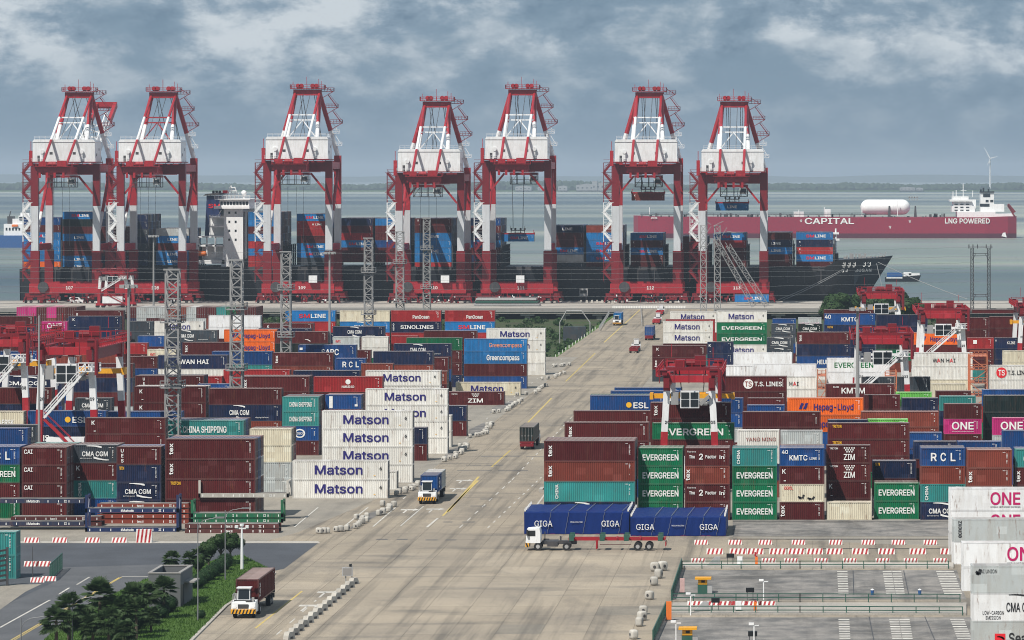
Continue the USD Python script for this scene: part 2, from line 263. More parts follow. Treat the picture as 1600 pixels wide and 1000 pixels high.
# open water out to the horizon
WZ = -4.0
def grid(xs, ys, z): 
    v = np.array([(x, y, z) for y in ys for x in xs]); nx = len(xs); f = [(j * nx + i, j * nx + i + 1, (j + 1) * nx + i + 1, (j + 1) * nx + i) for j in range(len(ys) - 1) for i in range(nx - 1)]
    return v, f
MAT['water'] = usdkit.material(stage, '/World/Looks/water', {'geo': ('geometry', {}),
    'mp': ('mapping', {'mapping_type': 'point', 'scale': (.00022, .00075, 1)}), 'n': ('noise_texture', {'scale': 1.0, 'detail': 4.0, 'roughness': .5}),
    'r': ('rgb_ramp', {'ramp': [(.38, (.028, .055, .075)), (.48, (.12, .15, .145)), (.57, (.33, .345, .28))]}),  # broad bands of cloud shadow put into the water colour as noise
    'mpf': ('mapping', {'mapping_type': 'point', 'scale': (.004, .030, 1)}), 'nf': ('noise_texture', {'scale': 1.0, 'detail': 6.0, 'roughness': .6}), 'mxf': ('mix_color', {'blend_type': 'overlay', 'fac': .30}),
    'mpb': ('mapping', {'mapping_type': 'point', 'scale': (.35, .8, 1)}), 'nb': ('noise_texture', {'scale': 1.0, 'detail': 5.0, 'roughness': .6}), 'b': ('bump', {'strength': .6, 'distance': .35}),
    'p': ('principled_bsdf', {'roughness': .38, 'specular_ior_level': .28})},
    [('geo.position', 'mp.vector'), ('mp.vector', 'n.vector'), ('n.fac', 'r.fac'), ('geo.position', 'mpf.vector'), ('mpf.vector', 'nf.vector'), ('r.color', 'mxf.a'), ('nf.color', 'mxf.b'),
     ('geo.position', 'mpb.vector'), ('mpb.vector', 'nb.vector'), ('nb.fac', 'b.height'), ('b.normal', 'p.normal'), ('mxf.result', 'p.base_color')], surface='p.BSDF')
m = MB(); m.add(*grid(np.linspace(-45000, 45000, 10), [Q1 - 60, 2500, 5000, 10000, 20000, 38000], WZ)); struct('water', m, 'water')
# raised quay skirt so that the water ends at the wall
m = MB(); m.box(-520, 220, Q1 - .6, Q1 - .01, -6, -1.6); m.build('quay_wall', 'concrete_grey', quay)

# the road of cast slabs: each slab a piece, joints recessed
def flat(poly, z): 
    from shapely.geometry import Polygon
    v, f = trimesh.creation.triangulate_polygon(Polygon(poly), engine='earcut'); return np.column_stack([v, np.full(len(v), z)]), f
ROADPOLY = [(-104, 372), (40, 372), (40, 470), (22, 478), (-31.5, 503), (-37.5, 545), (-37.5, 985), (RR, 1075), (RR, Q0), (RL, Q0), (RL, 985), (-60.2, 985), (-60.2, 580), (-67, 500), (-76, 455), (-86, 430)]
m = MB(); m.add(*flat(ROADPOLY, .004)); road = struct('road', m, 'joint_dark')
from shapely.geometry import Polygon, box as sbox
RP = Polygon(ROADPOLY)
bigs = MB()
def slab_piece(poly, name='slab'):
    if poly.is_empty or poly.area < .6: return
    for g in getattr(poly, 'geoms', [poly]):
        if g.geom_type != 'Polygon' or g.area < .6: continue
        c = list(g.exterior.coords)[:-1]; mm = MB(); mm.slab(c, .006, .024)
        if name: mm.build(name, 'patched_concrete' if rng.random() < .07 else 'road_concrete', road)
        else: bigs.add(*mm.arr())
SX, SY = 4.6, 8.4
count = 0
for j in range(118):
    y0 = 372 + j * SY
    for i in range(-24, 12):
        x0 = i * SX + (.0)
        p = sbox(x0 + .018, y0 + .04, x0 + SX - .018, y0 + SY - .04).intersection(RP)
        if p.is_empty: continue
        inview = -118 < x0 < 22
        if y0 < 480 and inview and count < 290: slab_piece(p); count += 1
        else: slab_piece(p, None)
p = bigs.build('far_slabs', 'road_concrete', road); tag(stage.GetPrimAtPath(p), kind='stuff')

# asphalt road, verge and patches in the lower left
gp = lambda *pts: [tuple(G(a, b)[:2]) for a, b in pts]
m = MB(); m.add(*flat(gp((-80, 849), (497, 849), (444, 889), (425, 893), (372, 870), (300, 884), (228, 902), (188, 902), (110, 945), (-30, 1030), (-80, 1010)), .028)); struct('asphalt_road', m, 'asphalt')
m = MB(); m.add(*flat(gp((95, 887), (318, 880), (245, 912), (130, 970), (60, 1012), (-80, 1060), (-80, 980), (0, 950), (95, 905)), .032)); struct('asphalt_lane', m, 'asphalt_worn')
m = MB(); m.add(*flat(gp((-80, 916), (65, 913), (40, 925), (0, 953), (-80, 985)), .036)); struct('concrete_apron', m, 'yard_concrete')
m = MB(); m.slab(gp((-80, 846), (497, 846), (500, 849), (-80, 849)), .0, .05); struct('kerb', m, 'quay_concrete')
VERGE = gp((378, 868), (424, 892), (428, 897), (352, 948), (296, 1004), (60, 1010), (112, 960), (228, 906), (300, 884))
m = MB(); m.slab(VERGE, .0, .12); struct('grass_verge', m, 'grass_green')
# kerb round the verge on its road side
m = MB()
kp = [G(a, b) for a, b in ((424, 892), (429, 897), (353, 948), (297, 1004))]
for a, b in zip(kp[:-1], kp[1:]): m.bar(a + [0, 0, .08], b + [0, 0, .08], .35, .18)
struct('verge_kerb', m, 'quay_concrete')
# grass blades as one mass
gr = random.Random(3); m = MB(); vs, fs = [], []
VP = Polygon(VERGE); bx = VP.bounds
for k in range(26000):
    x, y = gr.uniform(bx[0], bx[2]), gr.uniform(bx[1], bx[3])
    from shapely.geometry import Point
    if not VP.contains(Point(x, y)): continue
    a = gr.uniform(0, 6.28); w = .05; h = gr.uniform(.10, .28); n = len(vs)
    vs += [(x - w * math.cos(a), y - w * math.sin(a), .11), (x + w * math.cos(a), y + w * math.sin(a), .11), (x + gr.uniform(-.1, .1), y + gr.uniform(-.1, .1), .11 + h)]; fs.append((n, n + 1, n + 2))
m.add(vs, fs); leafy('leaf_grass', (.075, .15, .02), (.05, .11, .018), .35); single('grass', m, 'leaf_grass', None, None, kind='stuff')

# painted markings
def marking(name, pts, w, mat, dash=None, z=.030):
    m = MB(); P = [G(a, b) for a, b in pts]
    for a, b in zip(P[:-1], P[1:]):
        L = np.linalg.norm(b - a); d = (b - a) / L; r = np.array([d[1], -d[0], 0]) * w / 2; t = 0
        while t < L:
            e = min(L, t + (dash[0] if dash else L)); p, q = a + d * t, a + d * e
            m.quad(*(x + np.array([0, 0, z]) for x in (p - r, p + r, q + r, q - r))); t = e + (dash[1] if dash else 1)
    return struct(name, m, mat)
marking('road_marking', [(700, 800), (748, 745)], .35, 'mark_yellow'); marking('road_marking', [(703, 800), (751, 745)], .0001, 'mark_yellow') if 0 else None
for px0, py0, px1, py1 in ((692, 806, 747, 751), (768, 730, 797, 704), (825, 660, 862, 622), (884, 596, 930, 552), (944, 535, 1000, 484)): marking('road_marking', [(px0, py0), (px1, py1)], .32, 'mark_yellow')
for q in (0, 1): marking('road_marking', [(20 - 5 * q, 1002), (190 - 4 * q, 902 + q)], .16, 'mark_yellow', z=.040)
marking('road_marking', [(0, 981), (78, 938)], .22, 'mark_white', z=.040); marking('road_marking', [(92, 929), (108, 919)], .22, 'mark_white', z=.040); marking('road_marking', [(120, 914), (140, 902)], .22, 'mark_white', z=.040)
marking('road_marking', [(190, 901), (231, 901)], .5, 'mark_white', z=.040)
marking('road_marking', [(399, 982), (472, 924)], .22, 'mark_yellow'); marking('road_marking', [(432, 992), (494, 938)], .16, 'mark_white', (4, 6))
marking('road_marking', [(718, 825), (800, 750), (905, 640)], .18, 'mark_white', (4.5, 6)); marking('road_marking', [(762, 825), (850, 742)], .18, 'mark_white', (3, 4.5))
marking('road_marking', [(583, 823), (618, 793)], .2, 'mark_white'); marking('road_marking', [(535, 825), (575, 793)], .2, 'mark_white'); marking('road_marking', [(626, 822), (662, 791)], .2, 'mark_white'); marking('road_marking', [(667, 824), (684, 810)], .3, 'mark_white')
marking('road_marking', [(630, 780), (760, 655), (880, 560)], .18, 'mark_white', (4, 14)); marking('road_marking', [(820, 815), (853, 770)], .25, 'mark_white')
marking('road_marking', [(460, 824), (497, 793)], .2, 'mark_white')
for px, py in ((480, 947), (508, 926), (636, 797), (676, 796), (712, 764), (722, 751)):   # direction arrows
    c = G(px, py); m = MB(); z = .030
    m.quad(c + [-.12, -5, z], c + [.12, -5, z], c + [.12, 0, z], c + [-.12, 0, z]); m.add([c + [-.9, -.5, z], c + [.9, -.5, z], c + [.9, 1, z], c + [-.9, 1, z]], [(0, 1, 2), (0, 2, 3)]) ; m.add([c + [.9, -1.6, z], c + [1.7, .2, z], c + [.9, 2, z]], [(0, 1, 2)])
    struct('road_marking', m, 'mark_white')
# expansion joints and tyre-black repair strips across the road
for k, (px0, px1, py) in enumerate(((588, 606, 843), (620, 637, 843), (665, 684, 844), (696, 713, 844), (693, 707, 816), (722, 742, 816), (735, 760, 791), (750, 770, 780), (728, 752, 727), (760, 786, 727), (790, 812, 713), (714, 768, 735), (778, 825, 735), (752, 792, 714), (822, 866, 714), (848, 880, 690), (880, 905, 660))):
    a, b = G(px0, py), G(px1, py); m = MB(); m.quad(a + [0, -.5, .031], b + [0, -.5, .031], b + [0, .5, .031], a + [0, .5, .031]); struct('road_patch', m, 'asphalt_worn')
# ---------------------------------------------------------------- containers
W_, HS, HH = 2.44, 2.43, 2.715
LEN = {'2': 6.06, '4': 12.19, '5': 13.72}
LOGO = {   # text, x fraction, z fraction, height m, width as fraction of length or None, ink, bold
 'matson': [('Matson', .485, .52, 1.25, .50, 'n', True), ('6', .925, .60, .5, None, 'k', True), ('-', .86, .22, .5, None, 'y', True)],
 'ever': [('EVERGREEN', .5, .48, .78, .80, 'w', True)], 'everbig': [('EVERGREEN', .5, .46, .95, .73, 'w', True)],
 'everg': [('EVERGREEN', .43, .52, .95, .62, 'g', True)],
 'one': [('ONE', .50, .55, 1.15, .58, 'w', True), ('OCEAN NETWORK EXPRESS', .5, .17, .14, .58, 'w', False)],
 'onewhite': [('ONE', .565, .54, 1.45, .30, 'm', True), ('OCEAN NETWORK EXPRESS', .565, .16, .17, .30, 'k', False), ('ECO', .80, .55, .2, None, 'k', False)],
 'cma': [('CMA CGM', .48, .50, .62, .58, 'w', True), ('_swoosh', .46, .86, .16, .34, 'w', 1), ('_swoosh', .62, .20, .16, .34, 'w', 0), ('BETTER WAYS', .28, .24, .14, .26, 'w', False)],
 'cma4': [('CMA CGM', .42, .52, .80, .27, 'w', True), ('_swoosh', .42, .86, .2, .16, 'w', 1), ('_swoosh', .46, .16, .2, .16, 'w', 0), ('shipping the future', .73, .22, .22, .18, 'w', False)],
 'kmtc': [('KMTC', .42, .46, .68, .40, 'w', True), ('LINE', .75, .42, .3, .16, 'w', True), ('40', .12, .78, .5, None, 'w', True)],
 'kmtc4': [('KMTC', .5, .50, .95, .33, 'w', True), ('40', .07, .72, .9, None, 'w', True)],
 'zim': [('ZIM', .52, .34, .78, .25, 'w', True), ('_dots', .52, .74, .26, .24, 'w', 0), ('TRITON', .17, .82, .22, None, 'w', True)],
 'rcl': [('R', .30, .5, 1.05, .13, 'w', True), ('C', .51, .5, 1.05, .12, 'w', True), ('L', .73, .5, 1.05, .11, 'w', True)],
 'tex': [('^tex', .065, .5, .55, 1.5, 'w', True)], 'cai': [('CAI', .145, .76, .55, .19, 'w', True)],
 'ues': [('U', .13, .78, .45, None, 'w', True), ('E', .13, .5, .45, None, 'w', True), ('S', .13, .22, .45, None, 'w', True)],
 'hapag': [('Hapag-Lloyd', .61, .48, .95, .52, 'n', True), ('_flag', .21, .52, 1.0, .12, 'n', 0)],
 'esl': [('ESL', .675, .42, .9, .20, 'w', True), ('_disc', .515, .44, .9, .07, 'y', 0)],
 'china': [('CHINA SHIPPING', .5, .48, .72, .62, 'w', True)], 'chinab': [('CHINA SHIPPING', .5, .48, .95, .56, 'w', True)], 'chinav': [('^CHINA', .14, .5, .4, 1.9, 'w', True)],
 'smline': [('SM', .38, .5, .95, .22, 'r', True), ('LINE', .66, .5, .95, .30, 'w', True)],
 'pan': [('PanOcean', .60, .42, .85, .33, 'w', True), ('C', .93, .75, .5, None, 'w', False)],
 'sino': [('SINOLINES', .52, .5, .85, .66, 'w', True), ('^SINO', .05, .5, .3, 1.8, 'w', True)],
 'tsl': [('T.S. LINES', .73, .5, .75, .40, 'w', True), ('_disc', .44, .5, 1.75, .15, 'w', 0), ('TS', .44, .5, .9, .10, 'q', True)],
 'tslred': [('T.S. LINES', .50, .5, .78, .34, 'k', True), ('_disc', .235, .5, 2.0, .15, 'r', 0), ('TS', .235, .5, 1.0, .10, 'w', True)],
 'wanhai': [('WAN HAI', .52, .52, .85, .42, 'w', True)], 'wanhaik': [('W', .38, .42, .72, None, 'k', True), ('A', .44, .42, .72, None, 'r', True), ('N', .50, .42, .72, None, 'k', True), ('H', .59, .42, .72, None, 'k', True), ('A', .65, .42, .72, None, 'r', True), ('I', .70, .42, .72, None, 'k', True)],
 'yang': [('YANG MING', .56, .45, .52, .72, 'q', False)], 'heung': [('HEUNG-A', .58, .5, .95, .40, 'w', True)], 'kmm': [('KMTM', .40, .52, .95, .34, 'w', True), ('FLOR', .15, .78, .3, None, 'w', True)],
 'sarc': [('SARC', .55, .45, 1.2, .30, 'w', True), ('_sq', .05, .7, .5, .05, 'w', 0)],
 'factor': [('The', .16, .52, .42, .13, 'w', True), ('2', .36, .52, .75, .09, 'w', True), ('Factor', .58, .52, .42, .24, 'w', True), ('florens', .15, .80, .2, .2, 'w', False), ('in', .82, .5, .5, .1, 'w', True)],
 'oocl': [('OOCL', .20, .78, .40, .20, 'r', True), ('_splat', .48, .30, .6, .12, 'k', 0), ('_splat', .70, .22, .4, .14, 'k', 0)], 'redlogo': [('KMTC', .20, .56, .55, .18, 'r', True)],
 'yel': [('TRITON', .115, .80, .40, .11, 'y', True)], 'mark': [('K', .10, .7, .6, None, 'w', True), ('-', .12, .2, .6, None, 'w', True)], 'sqmark': [('_sq', .30, .62, .9, .14, 'w', 0)],
 'hex': [('_ring', .48, .5, 1.5, .30, 'w', 0), ('COSCO', .48, .5, .35, .26, 'w', True)], 'stripe': [('_sq', .16, .5, 2.0, .10, 'w', 0), ('_sq', .86, .28, .35, .08, 'w', 0)],
 'greencomp': [('Greencompass', .66, .5, .9, .52, 'o', False)], 'blob': [('Greencompass', .62, .5, 1.1, .52, 'w', True)], 'capital': [('CAPITAL', .52, .52, .75, .22, 'w', True)],
 'dia': [('_disc', .50, .66, .9, .05, 'w', 0), ('HAMBURG SUD', .5, .34, .4, .18, 'w', True)], 'texg': [('^ecnoxz', .07, .55, .5, 2.0, 'k', True)],
 'caik': [('CAI UNION', .13, .80, .36, .15, 'k', False), ('_splat', .055, .78, .6, .03, 'k', 0)],
 'lowc': [('LOW-CARBON', .175, .30, .36, .17, 'k', False), ('EMISSION', .175, .12, .36, .12, 'k', False), ('CMA CGM', .40, .50, .85, .24, 'k', True), ('_swoosh', .40, .86, .2, .2, 'k', 1)],
 'sea': [('Seaco', .42, .38, 1.0, .24, 'k', True), ('_sq', .23, .38, .9, .085, 'r', 0), ('_swoosh', .235, .34, .2, .06, 'w', 1)],
 'maersk': [('MAERSK', .5, .3, .8, .5, 'w', True)], 'ems': [('EMS', .18, .25, .9, .2, 'w', True)], 'swoosh': [('_swoosh', .62, .2, .3, .1, 'w', 1)], 'ktext': [('K', .06, .75, .35, None, 'w', True), ('K LINE', .62, .55, .6, .3, 'w', True)], 'pink': [('HEUNG-A LINE', .5, .3, .7, .8, 'p', True)],
 'smw': [('LINE', .5, .5, .9, .30, 'w', True)], '': [], None: [],
}
LDESC = {'matson': 'big indigo lettering', 'ever': 'bold white nine letter name', 'everbig': 'huge white nine letter name', 'everg': 'green nine letter name', 'one': 'large white square lettering', 'onewhite': 'magenta square lettering',
 'cma': 'white lettering between two swooshes', 'cma4': 'white lettering and swooshes', 'kmtc': 'slanted white letters', 'kmtc4': 'white four letter name', 'zim': 'white dots over three letters', 'rcl': 'three spaced white letters', 'tex': 'upright white lettering', 'cai': 'small white three letter mark',
 'ues': 'white letters running down its left', 'hapag': 'dark lettering beside a flag emblem', 'esl': 'yellow disc and white letters', 'china': 'white two word name', 'chinab': 'large white two word name', 'chinav': 'upright white name', 'smline': 'red and white lettering', 'pan': 'rounded white lettering',
 'sino': 'wide spaced white letters', 'tsl': 'white globe and lettering', 'tslred': 'red disc and black lettering', 'wanhai': 'outlined white lettering', 'wanhaik': 'black and red letters', 'yang': 'thin brown lettering', 'heung': 'white lettering', 'kmm': 'bold white block letters', 'sarc': 'large white lettering',
 'factor': 'white words either side of an emblem', 'oocl': 'small red lettering and black smears', 'redlogo': 'small red letters', 'yel': 'small yellow letters', 'mark': 'small white marks', 'sqmark': 'white square plate', 'hex': 'white round emblem', 'stripe': 'white upright bar', 'greencomp': 'faded orange lettering', 'blob': 'blurred pale lettering',
 'capital': 'small white capitals', 'dia': 'small white emblem', 'texg': 'black upright lettering', 'caik': 'small black mark', 'lowc': 'black lettering in two lines', 'sea': 'red emblem and black lettering', 'maersk': 'white lettering', 'ems': 'white letters at its foot', 'swoosh': 'one white swoosh', 'ktext': 'white lettering', 'pink': 'pink lettering', 'smw': 'white lettering', '': 'no lettering', None: 'no lettering'}

def logo_parts(logo, L, h, root):
    by = {}
    for t, xf, zf, th, wf, ink, b in LOGO[logo]:
        m = by.setdefault(ink, MB()); x, z = xf * L, zf * h; y = -.005 if ink != 'q' or 'tsl' not in str(logo) else -.02
        if t == 'TS': y = -.022
        w = wf * L if wf else None
        if t == '_swoosh':
            n = 9; pts = [(x + (i / n - .5) * w, z + (th * (1 - (2 * i / n - .2) ** 2 * .5) if b else -th * (1 - (1.8 - 2 * i / n) ** 2 * .5))) for i in range(n + 1)]
            for i in range(n):
                a, c = pts[i], pts[i + 1]; tw = .10 + .16 * (i / n if b else 1 - i / n); m.add([(a[0], y, a[1]), (c[0], y, c[1]), (c[0], y, c[1] + tw), (a[0], y, a[1] + tw)], [(0, 1, 2), (0, 2, 3)])
        elif t == '_disc' or t == '_ring':
            n = 20; a = np.arange(n) * 2 * np.pi / n; r0 = th / 2
            if t == '_disc': m.add([(x, y, z)] + [(x + r0 * np.cos(q), y, z + r0 * np.sin(q)) for q in a], [(0, 1 + i, 1 + (i + 1) % n) for i in range(n)])
            else:
                v = [(x + r * 1.2 * np.cos(q), y, z + r * np.sin(q)) for r in (r0 * .72, r0) for q in a]; m.add(v, [(i, (i + 1) % n, n + (i + 1) % n, n + i) for i in range(n)])
        elif t == '_sq': m.add([(x - w / 2, y, z - th / 2), (x + w / 2, y, z - th / 2), (x + w / 2, y, z + th / 2), (x - w / 2, y, z + th / 2)], [(0, 1, 2), (0, 2, 3)])
        elif t == '_dots':
            for r in range(3):
                for c in range(5 - r):
                    cx = x + (c - (4 - r) / 2) * .33; cz = z + (1 - r) * .26; m.add([(cx - .09, y, cz - .09), (cx + .09, y, cz - .09), (cx + .09, y, cz + .09), (cx - .09, y, cz + .09)], [(0, 1, 2), (0, 2, 3)])
        elif t == '_flag':
            for q in (0, 1):
                x0 = x + (q - 1) * w * .48; m.add([(x0, y, z - th * .45), (x0 + w * .30, y, z - th * .45), (x0 + w * .55, y, z + th * .5), (x0 + w * .25, y, z + th * .5)], [(0, 1, 2), (0, 2, 3)])
        elif t == '_splat':
            r2 = random.Random(len(logo)); 
            for q in range(5):
                cx, cz = x + r2.uniform(-.5, .5) * w, z + r2.uniform(-.4, .4) * th; m.add([(cx - .16, y, cz - .05), (cx + .1, y, cz - .16), (cx + .2, y, cz + .06), (cx - .05, y, cz + .17)], [(0, 1, 2), (0, 2, 3)])
        elif t.startswith('^'): put_text(m, t[1:], x, y, z, th, wf, b, up=True)
        else: put_text(m, t, x, y, z, th, w, b)
    for ink, m in by.items(): m.build('lettering' if t[0] != '_' else 'emblem', INKM[ink], root)

_protos = {}
def proto(L, h, col, logo, door=False):
    k = (L, h, col, logo)
    if k in _protos: return _protos[k]
    root = kind_root(f'box_kind_{len(_protos):03d}'); nm = CNAME[col].replace(' ', '_'); paintm = 'box_' + nm
    smooth = col in 'HA' and logo in ('onewhite', 'texg', 'caik', 'lowc', 'sea', 'wanhaik', 'everg', None) and L > 10
    m = MB(); pitch = .28; n = int((L - .4) / pitch); xs = [.16]; ys = [.02]; o = (L - .32 - n * pitch) / 2 + .16
    if not smooth:
        for i in range(n):
            b = o + i * pitch
            for dx, dy in ((0, .02), (.07, .02), (.12, .078), (.22, .078)): xs.append(b + dx); ys.append(dy)
    xs.append(L - .16); ys.append(.02)
    v = [(x, y, z) for z in (.14, h - .10) for x, y in zip(xs, ys)]; q = len(xs); m.add(v, [(i, i + 1, q + i + 1, q + i) for i in range(q - 1)]); m.build('side_panel', paintm, root)
    m = MB(); m.add([(.16, W_ - .02, .14), (L - .16, W_ - .02, .14), (L - .16, W_ - .02, h - .1), (.16, W_ - .02, h - .1)], [(0, 3, 2), (0, 2, 1)]); m.build('side_panel', paintm, root)
    m = MB(); e = [.16 + i * (W_ - .32) / 20 for i in range(21)]; v = [(.03 + .05 * (i % 2), y, z) for z in (.14, h - .1) for i, y in enumerate(e)]; m.add(v, [(i + 1, i, 21 + i, 22 + i) for i in range(20)]); m.build('end_panel', paintm, root)
    m = MB()
    for x in (0, L - .15):
        for y in (0, W_ - .15): m.box(x, x + .15, y, y + .15, 0, h)
    for z, t in ((0, .14), (h - .12, .11)):
        m.box(.15, L - .15, .004, .10, z, z + t); m.box(.15, L - .15, W_ - .10, W_ - .004, z, z + t); m.box(.004, .10, .15, W_ - .15, z, z + t); m.box(L - .10, L - .004, .15, W_ - .15, z, z + t)
    m.build('frame', 'rail_' + nm, root)
    m = MB(); m.box(.10, L - .10, .10, W_ - .10, h - .06, h - .02)
    nr = int(L / .6)
    for i in range(nr): m.box(.3 + i * .6, .3 + i * .6 + .28, .14, W_ - .14, h - .02, h + .006)
    m.build('roof', 'lid_' + nm, root)
    m = MB()
    for s in (0, 1):
        y0 = .155 + s * 1.07; m.box(L - .09, L - .045, y0, y0 + 1.06, .145, h - .125)
    d = m.build('door', paintm, root); m = MB()
    for y in (.42, .95, 1.5, 2.05): m.tube((L - .02, y, .12), (L - .02, y, h - .1), .028, n=5); m.box(L - .05, L + .01, y - .12, y + .12, .9, 1.0)
    m.build('lock_rod', 'galvanised', d)
    if logo: logo_parts(logo, L, h, root)
    if col not in 'WCH':                     # small number rows near the right end
        m = MB(); r2 = random.Random(len(_protos))
        for i in range(9): m.add([(L - .75 + a, -.004, h - .42 - i * .17 + c) for a, c in ((-.05, 0), (.07 + r2.random() * .12, 0), (.07, .07), (-.05, .07))], [(0, 1, 2), (0, 2, 3)]) if r2.random() < .8 else None
        for i in range(4): m.add([(L - 1.0 - i * .09 + a, -.004, h - .40 + c) for a, c in ((0, 0), (.06, 0), (.06, .08), (0, .08))], [(0, 1, 2), (0, 2, 3)])
        m.build('number_marking', 'ink_white', root)
    _protos[k] = root; return root

BOX = []      # every container: x0, y0 (front), z0, L, h, colour, logo, turned, where, row text, tier from top, stack id
def S(x0, ytop, k, typ, cols, n=1, where='', xr=None, D=None, hide=None, z0=0.0, pitch=2.76, turned=False, kmax=None):
    L = LEN[typ[0]]; h = HH if typ[1] == 'h' else HS
    if D is None: D = F * (CH - z0 - k * h) / (ytop - PY)
    X = Xat(x0, D) if xr is None else Xat(xr, D) - L
    sid = S.n; S.n += 1
    for r in range(n):
        for t in range(k):
            c = cols[t] if t < len(cols) else None
            if r or c is None: col, logo = S.r.choice('MMMMMBBNNUTAGRUW'), None
            else: col, logo = (c.split() + [None])[:2]
            BOX.append(dict(x=X, y=D + r * pitch, z=z0 + (k - 1 - t) * h, L=L, h=h, c=col, logo=logo, turned=False, where=where, tier=t, k=k, sid=(sid, r), row=r, known=c is not None and r == 0))
    return D
S.n = 0; S.r = random.Random(11)
LF, LM, LB = 'in the yard left of the road', 'in the yard left of the road', 'in the far rows left of the road'
RF = RM = 'in the yard right of the road'; RB = 'in the far rows right of the road'
# --- left of the road, near to far
S(258, 686, 4, '4h', ['M tex', 'M tex', 'M yel', 'M tex'], 3, LF)
S(182, 698, 4, '2s', ['M ues', 'N yel', 'N cma', 'N cma'], 2, LF); S(115, 695, 4, '2s', ['D cma', 'M mark', 'T chinav', 'U'], 2, LF, D=523.8)
S(34, 699, 4, '2s', ['M cai', 'M cai', 'M cai', 'M'], 4, LF); S(-39, 698, 4, '2s', ['U rcl', 'G ever', 'M', 'G'], 2, LF)
S(-22, 669, 4, '2s', ['U', 'N'], 1, LF); S(-6, 664, 4, '2s', ['D', 'D'], 1, LF)
S(133, 653, 4, '4s', ['M mark', 'M'], 1, LF); S(259, 657, 3, '4h', ['T chinab', 'T'], 3, LF)
S(43, 642, 4, '4s', ['U esl', 'N ems'], 1, LF); S(-24, 643, 4, '2s', ['C maersk', 'C'], 1, LF); S(167, 643, 3, '4h', ['U'], 1, LF)
S(209, 604, 4, '4h', ['M mark', 'M mark'], 2, LF); S(211, 587, 4, '4h', ['M ues', 'M'], 2, LF); S(326, 607, 4, '4h', ['M', 'N cma4', 'B'], 1, LF)
S(441, 620, 4, '2s', ['T china', 'T china', 'U hex', 'M'], 3, LF); S(508, 617, 4, '2s', ['U stripe', 'B'], 2, LF); S(390, 670, 4, '2s', ['C', 'C', 'A', 'A'], 2, LF)
S(457, 720, 2, '5h', ['W matson', 'W matson'], 1, LF); S(503, 642, 4, '5h', ['W matson'] * 3 + ['W'], 1, LF); S(571, 607.5, 4, '5h', ['W matson'] * 3 + ['W'], 1, LF)
S(580, 649, 2, '5h', ['W', 'W'], 1, LF); S(571, 579, 4, '5h', ['W matson', 'W'], 1, LF); S(648, 580, 4, '2s', ['B', 'M'], 1, LF)
S(694, 612, 1, '4h', ['M zim'], 1, LF); S(676, 634, 2, '2h', ['N', 'M'], 1, LF); S(609, 668, 2, '2h', ['N', 'M'], 1, LF); S(475, 738, 1, '5h', ['W'], 1, LF, D=568)
S(712, 597.5, 1, '5h', ['C matson'], 1, LF); S(760, 513, 4, '5h', ['W matson', 'W matson', 'W', 'W'], 1, LF); S(725, 529.5, 4, '5h', ['Y greencomp', 'Y blob', 'M', 'U'], 1, LF)
S(635, 528, 4, '4h', ['G', 'M', 'M'], 1, LB); S(615, 537, 4, '4h', ['N cma4', 'M'], 1, LB); S(583, 549, 4, '4h', ['N', 'B'], 1, LB); S(655, 559, 3, '2h', ['M', 'M'], 1, LB)
S(564, 568, 4, '2h', ['B', 'B'], 1, LB); S(490, 588.5, 4, '4h', ['R dia', 'M'], 1, LB); S(376, 588, 4, '4h', ['M tex', 'M'], 2, LB); S(349, 577.5, 4, '4h', ['R', 'M'], 1, LB); S(458, 579, 4, '4h', ['N swoosh', 'N'], 1, LB)
S(426, 551, 4, '4h', ['M tex', 'B', 'M'], 1, LB); S(524, 560, 4, '2s', ['U rcl', 'B'], 1, LB); S(466, 539, 4, '4h', ['U sarc', 'U'], 1, LB); S(536, 547, 3, '2h', ['M tex', 'M'], 1, LB)
S(520, 526, 4, '2s', ['A redlogo', 'W'], 1, LB); S(565, 526, 4, '2s', ['W mark', 'W'], 1, LB); S(611, 525, 4, '2s', ['R', 'R'], 1, LB); S(662, 517, 4, '4h', ['M', 'M'], 1, LB)
S(611, 485, 5, '4h', ['R pan', 'N sino', 'R'], 1, LB); S(695, 485, 5, '4h', ['R pan', 'Y smline', 'R'], 1, LB); S(531, 485, 5, '4h', ['C', 'Y cma4', 'R'], 1, LB); S(446, 485, 5, '4h', ['Y smline', 'R', 'N'], 1, LB)
S(520, 510, 4, '4h', ['N cma4', 'M'], 1, LB); S(411, 505, 4, '4h', ['M mark', 'M'], 1, LB); S(404, 513, 4, '4h', ['N', 'N'], 1, LB); S(429, 518, 4, '4h', ['M swoosh', 'K'], 1, LB)
S(350, 515, 4, '4h', ['O hapag', 'O hapag', 'M'], 1, LB); S(257, 516, 4, '4h', ['D cma4', 'N'], 1, LB); S(240, 502, 4, '4h', ['W matson', 'W'], 1, LB); S(198, 502, 5, '2s', ['D', 'D', 'N'], 1, LB); S(215, 525, 4, '2s', ['U', 'M'], 1, LB)
S(326, 493, 5, '4h', ['H', 'H', 'M'], 1, LB); S(115, 485, 5, '4h', ['M tex', 'M'], 1, LB); S(107, 494, 5, '4h', ['N mark', 'N', 'N'], 1, LB); S(-28, 494, 5, '4h', ['M', 'N', 'M'], 1, LB); S(65, 502, 5, '2s', ['P one', 'M', 'N'], 1, LB)
S(-5, 521.5, 4, '2s', ['B', 'M'], 1, LB); S(-40, 531, 4, '4h', ['M', 'M'], 1, LB); S(-33, 549, 4, '4h', ['U ktext', 'M', 'M'], 1, LB); S(78, 556, 4, '2s', ['B mark', 'M'], 1, LB); S(103, 530, 4, '4h', ['M', 'B'], 1, LB)
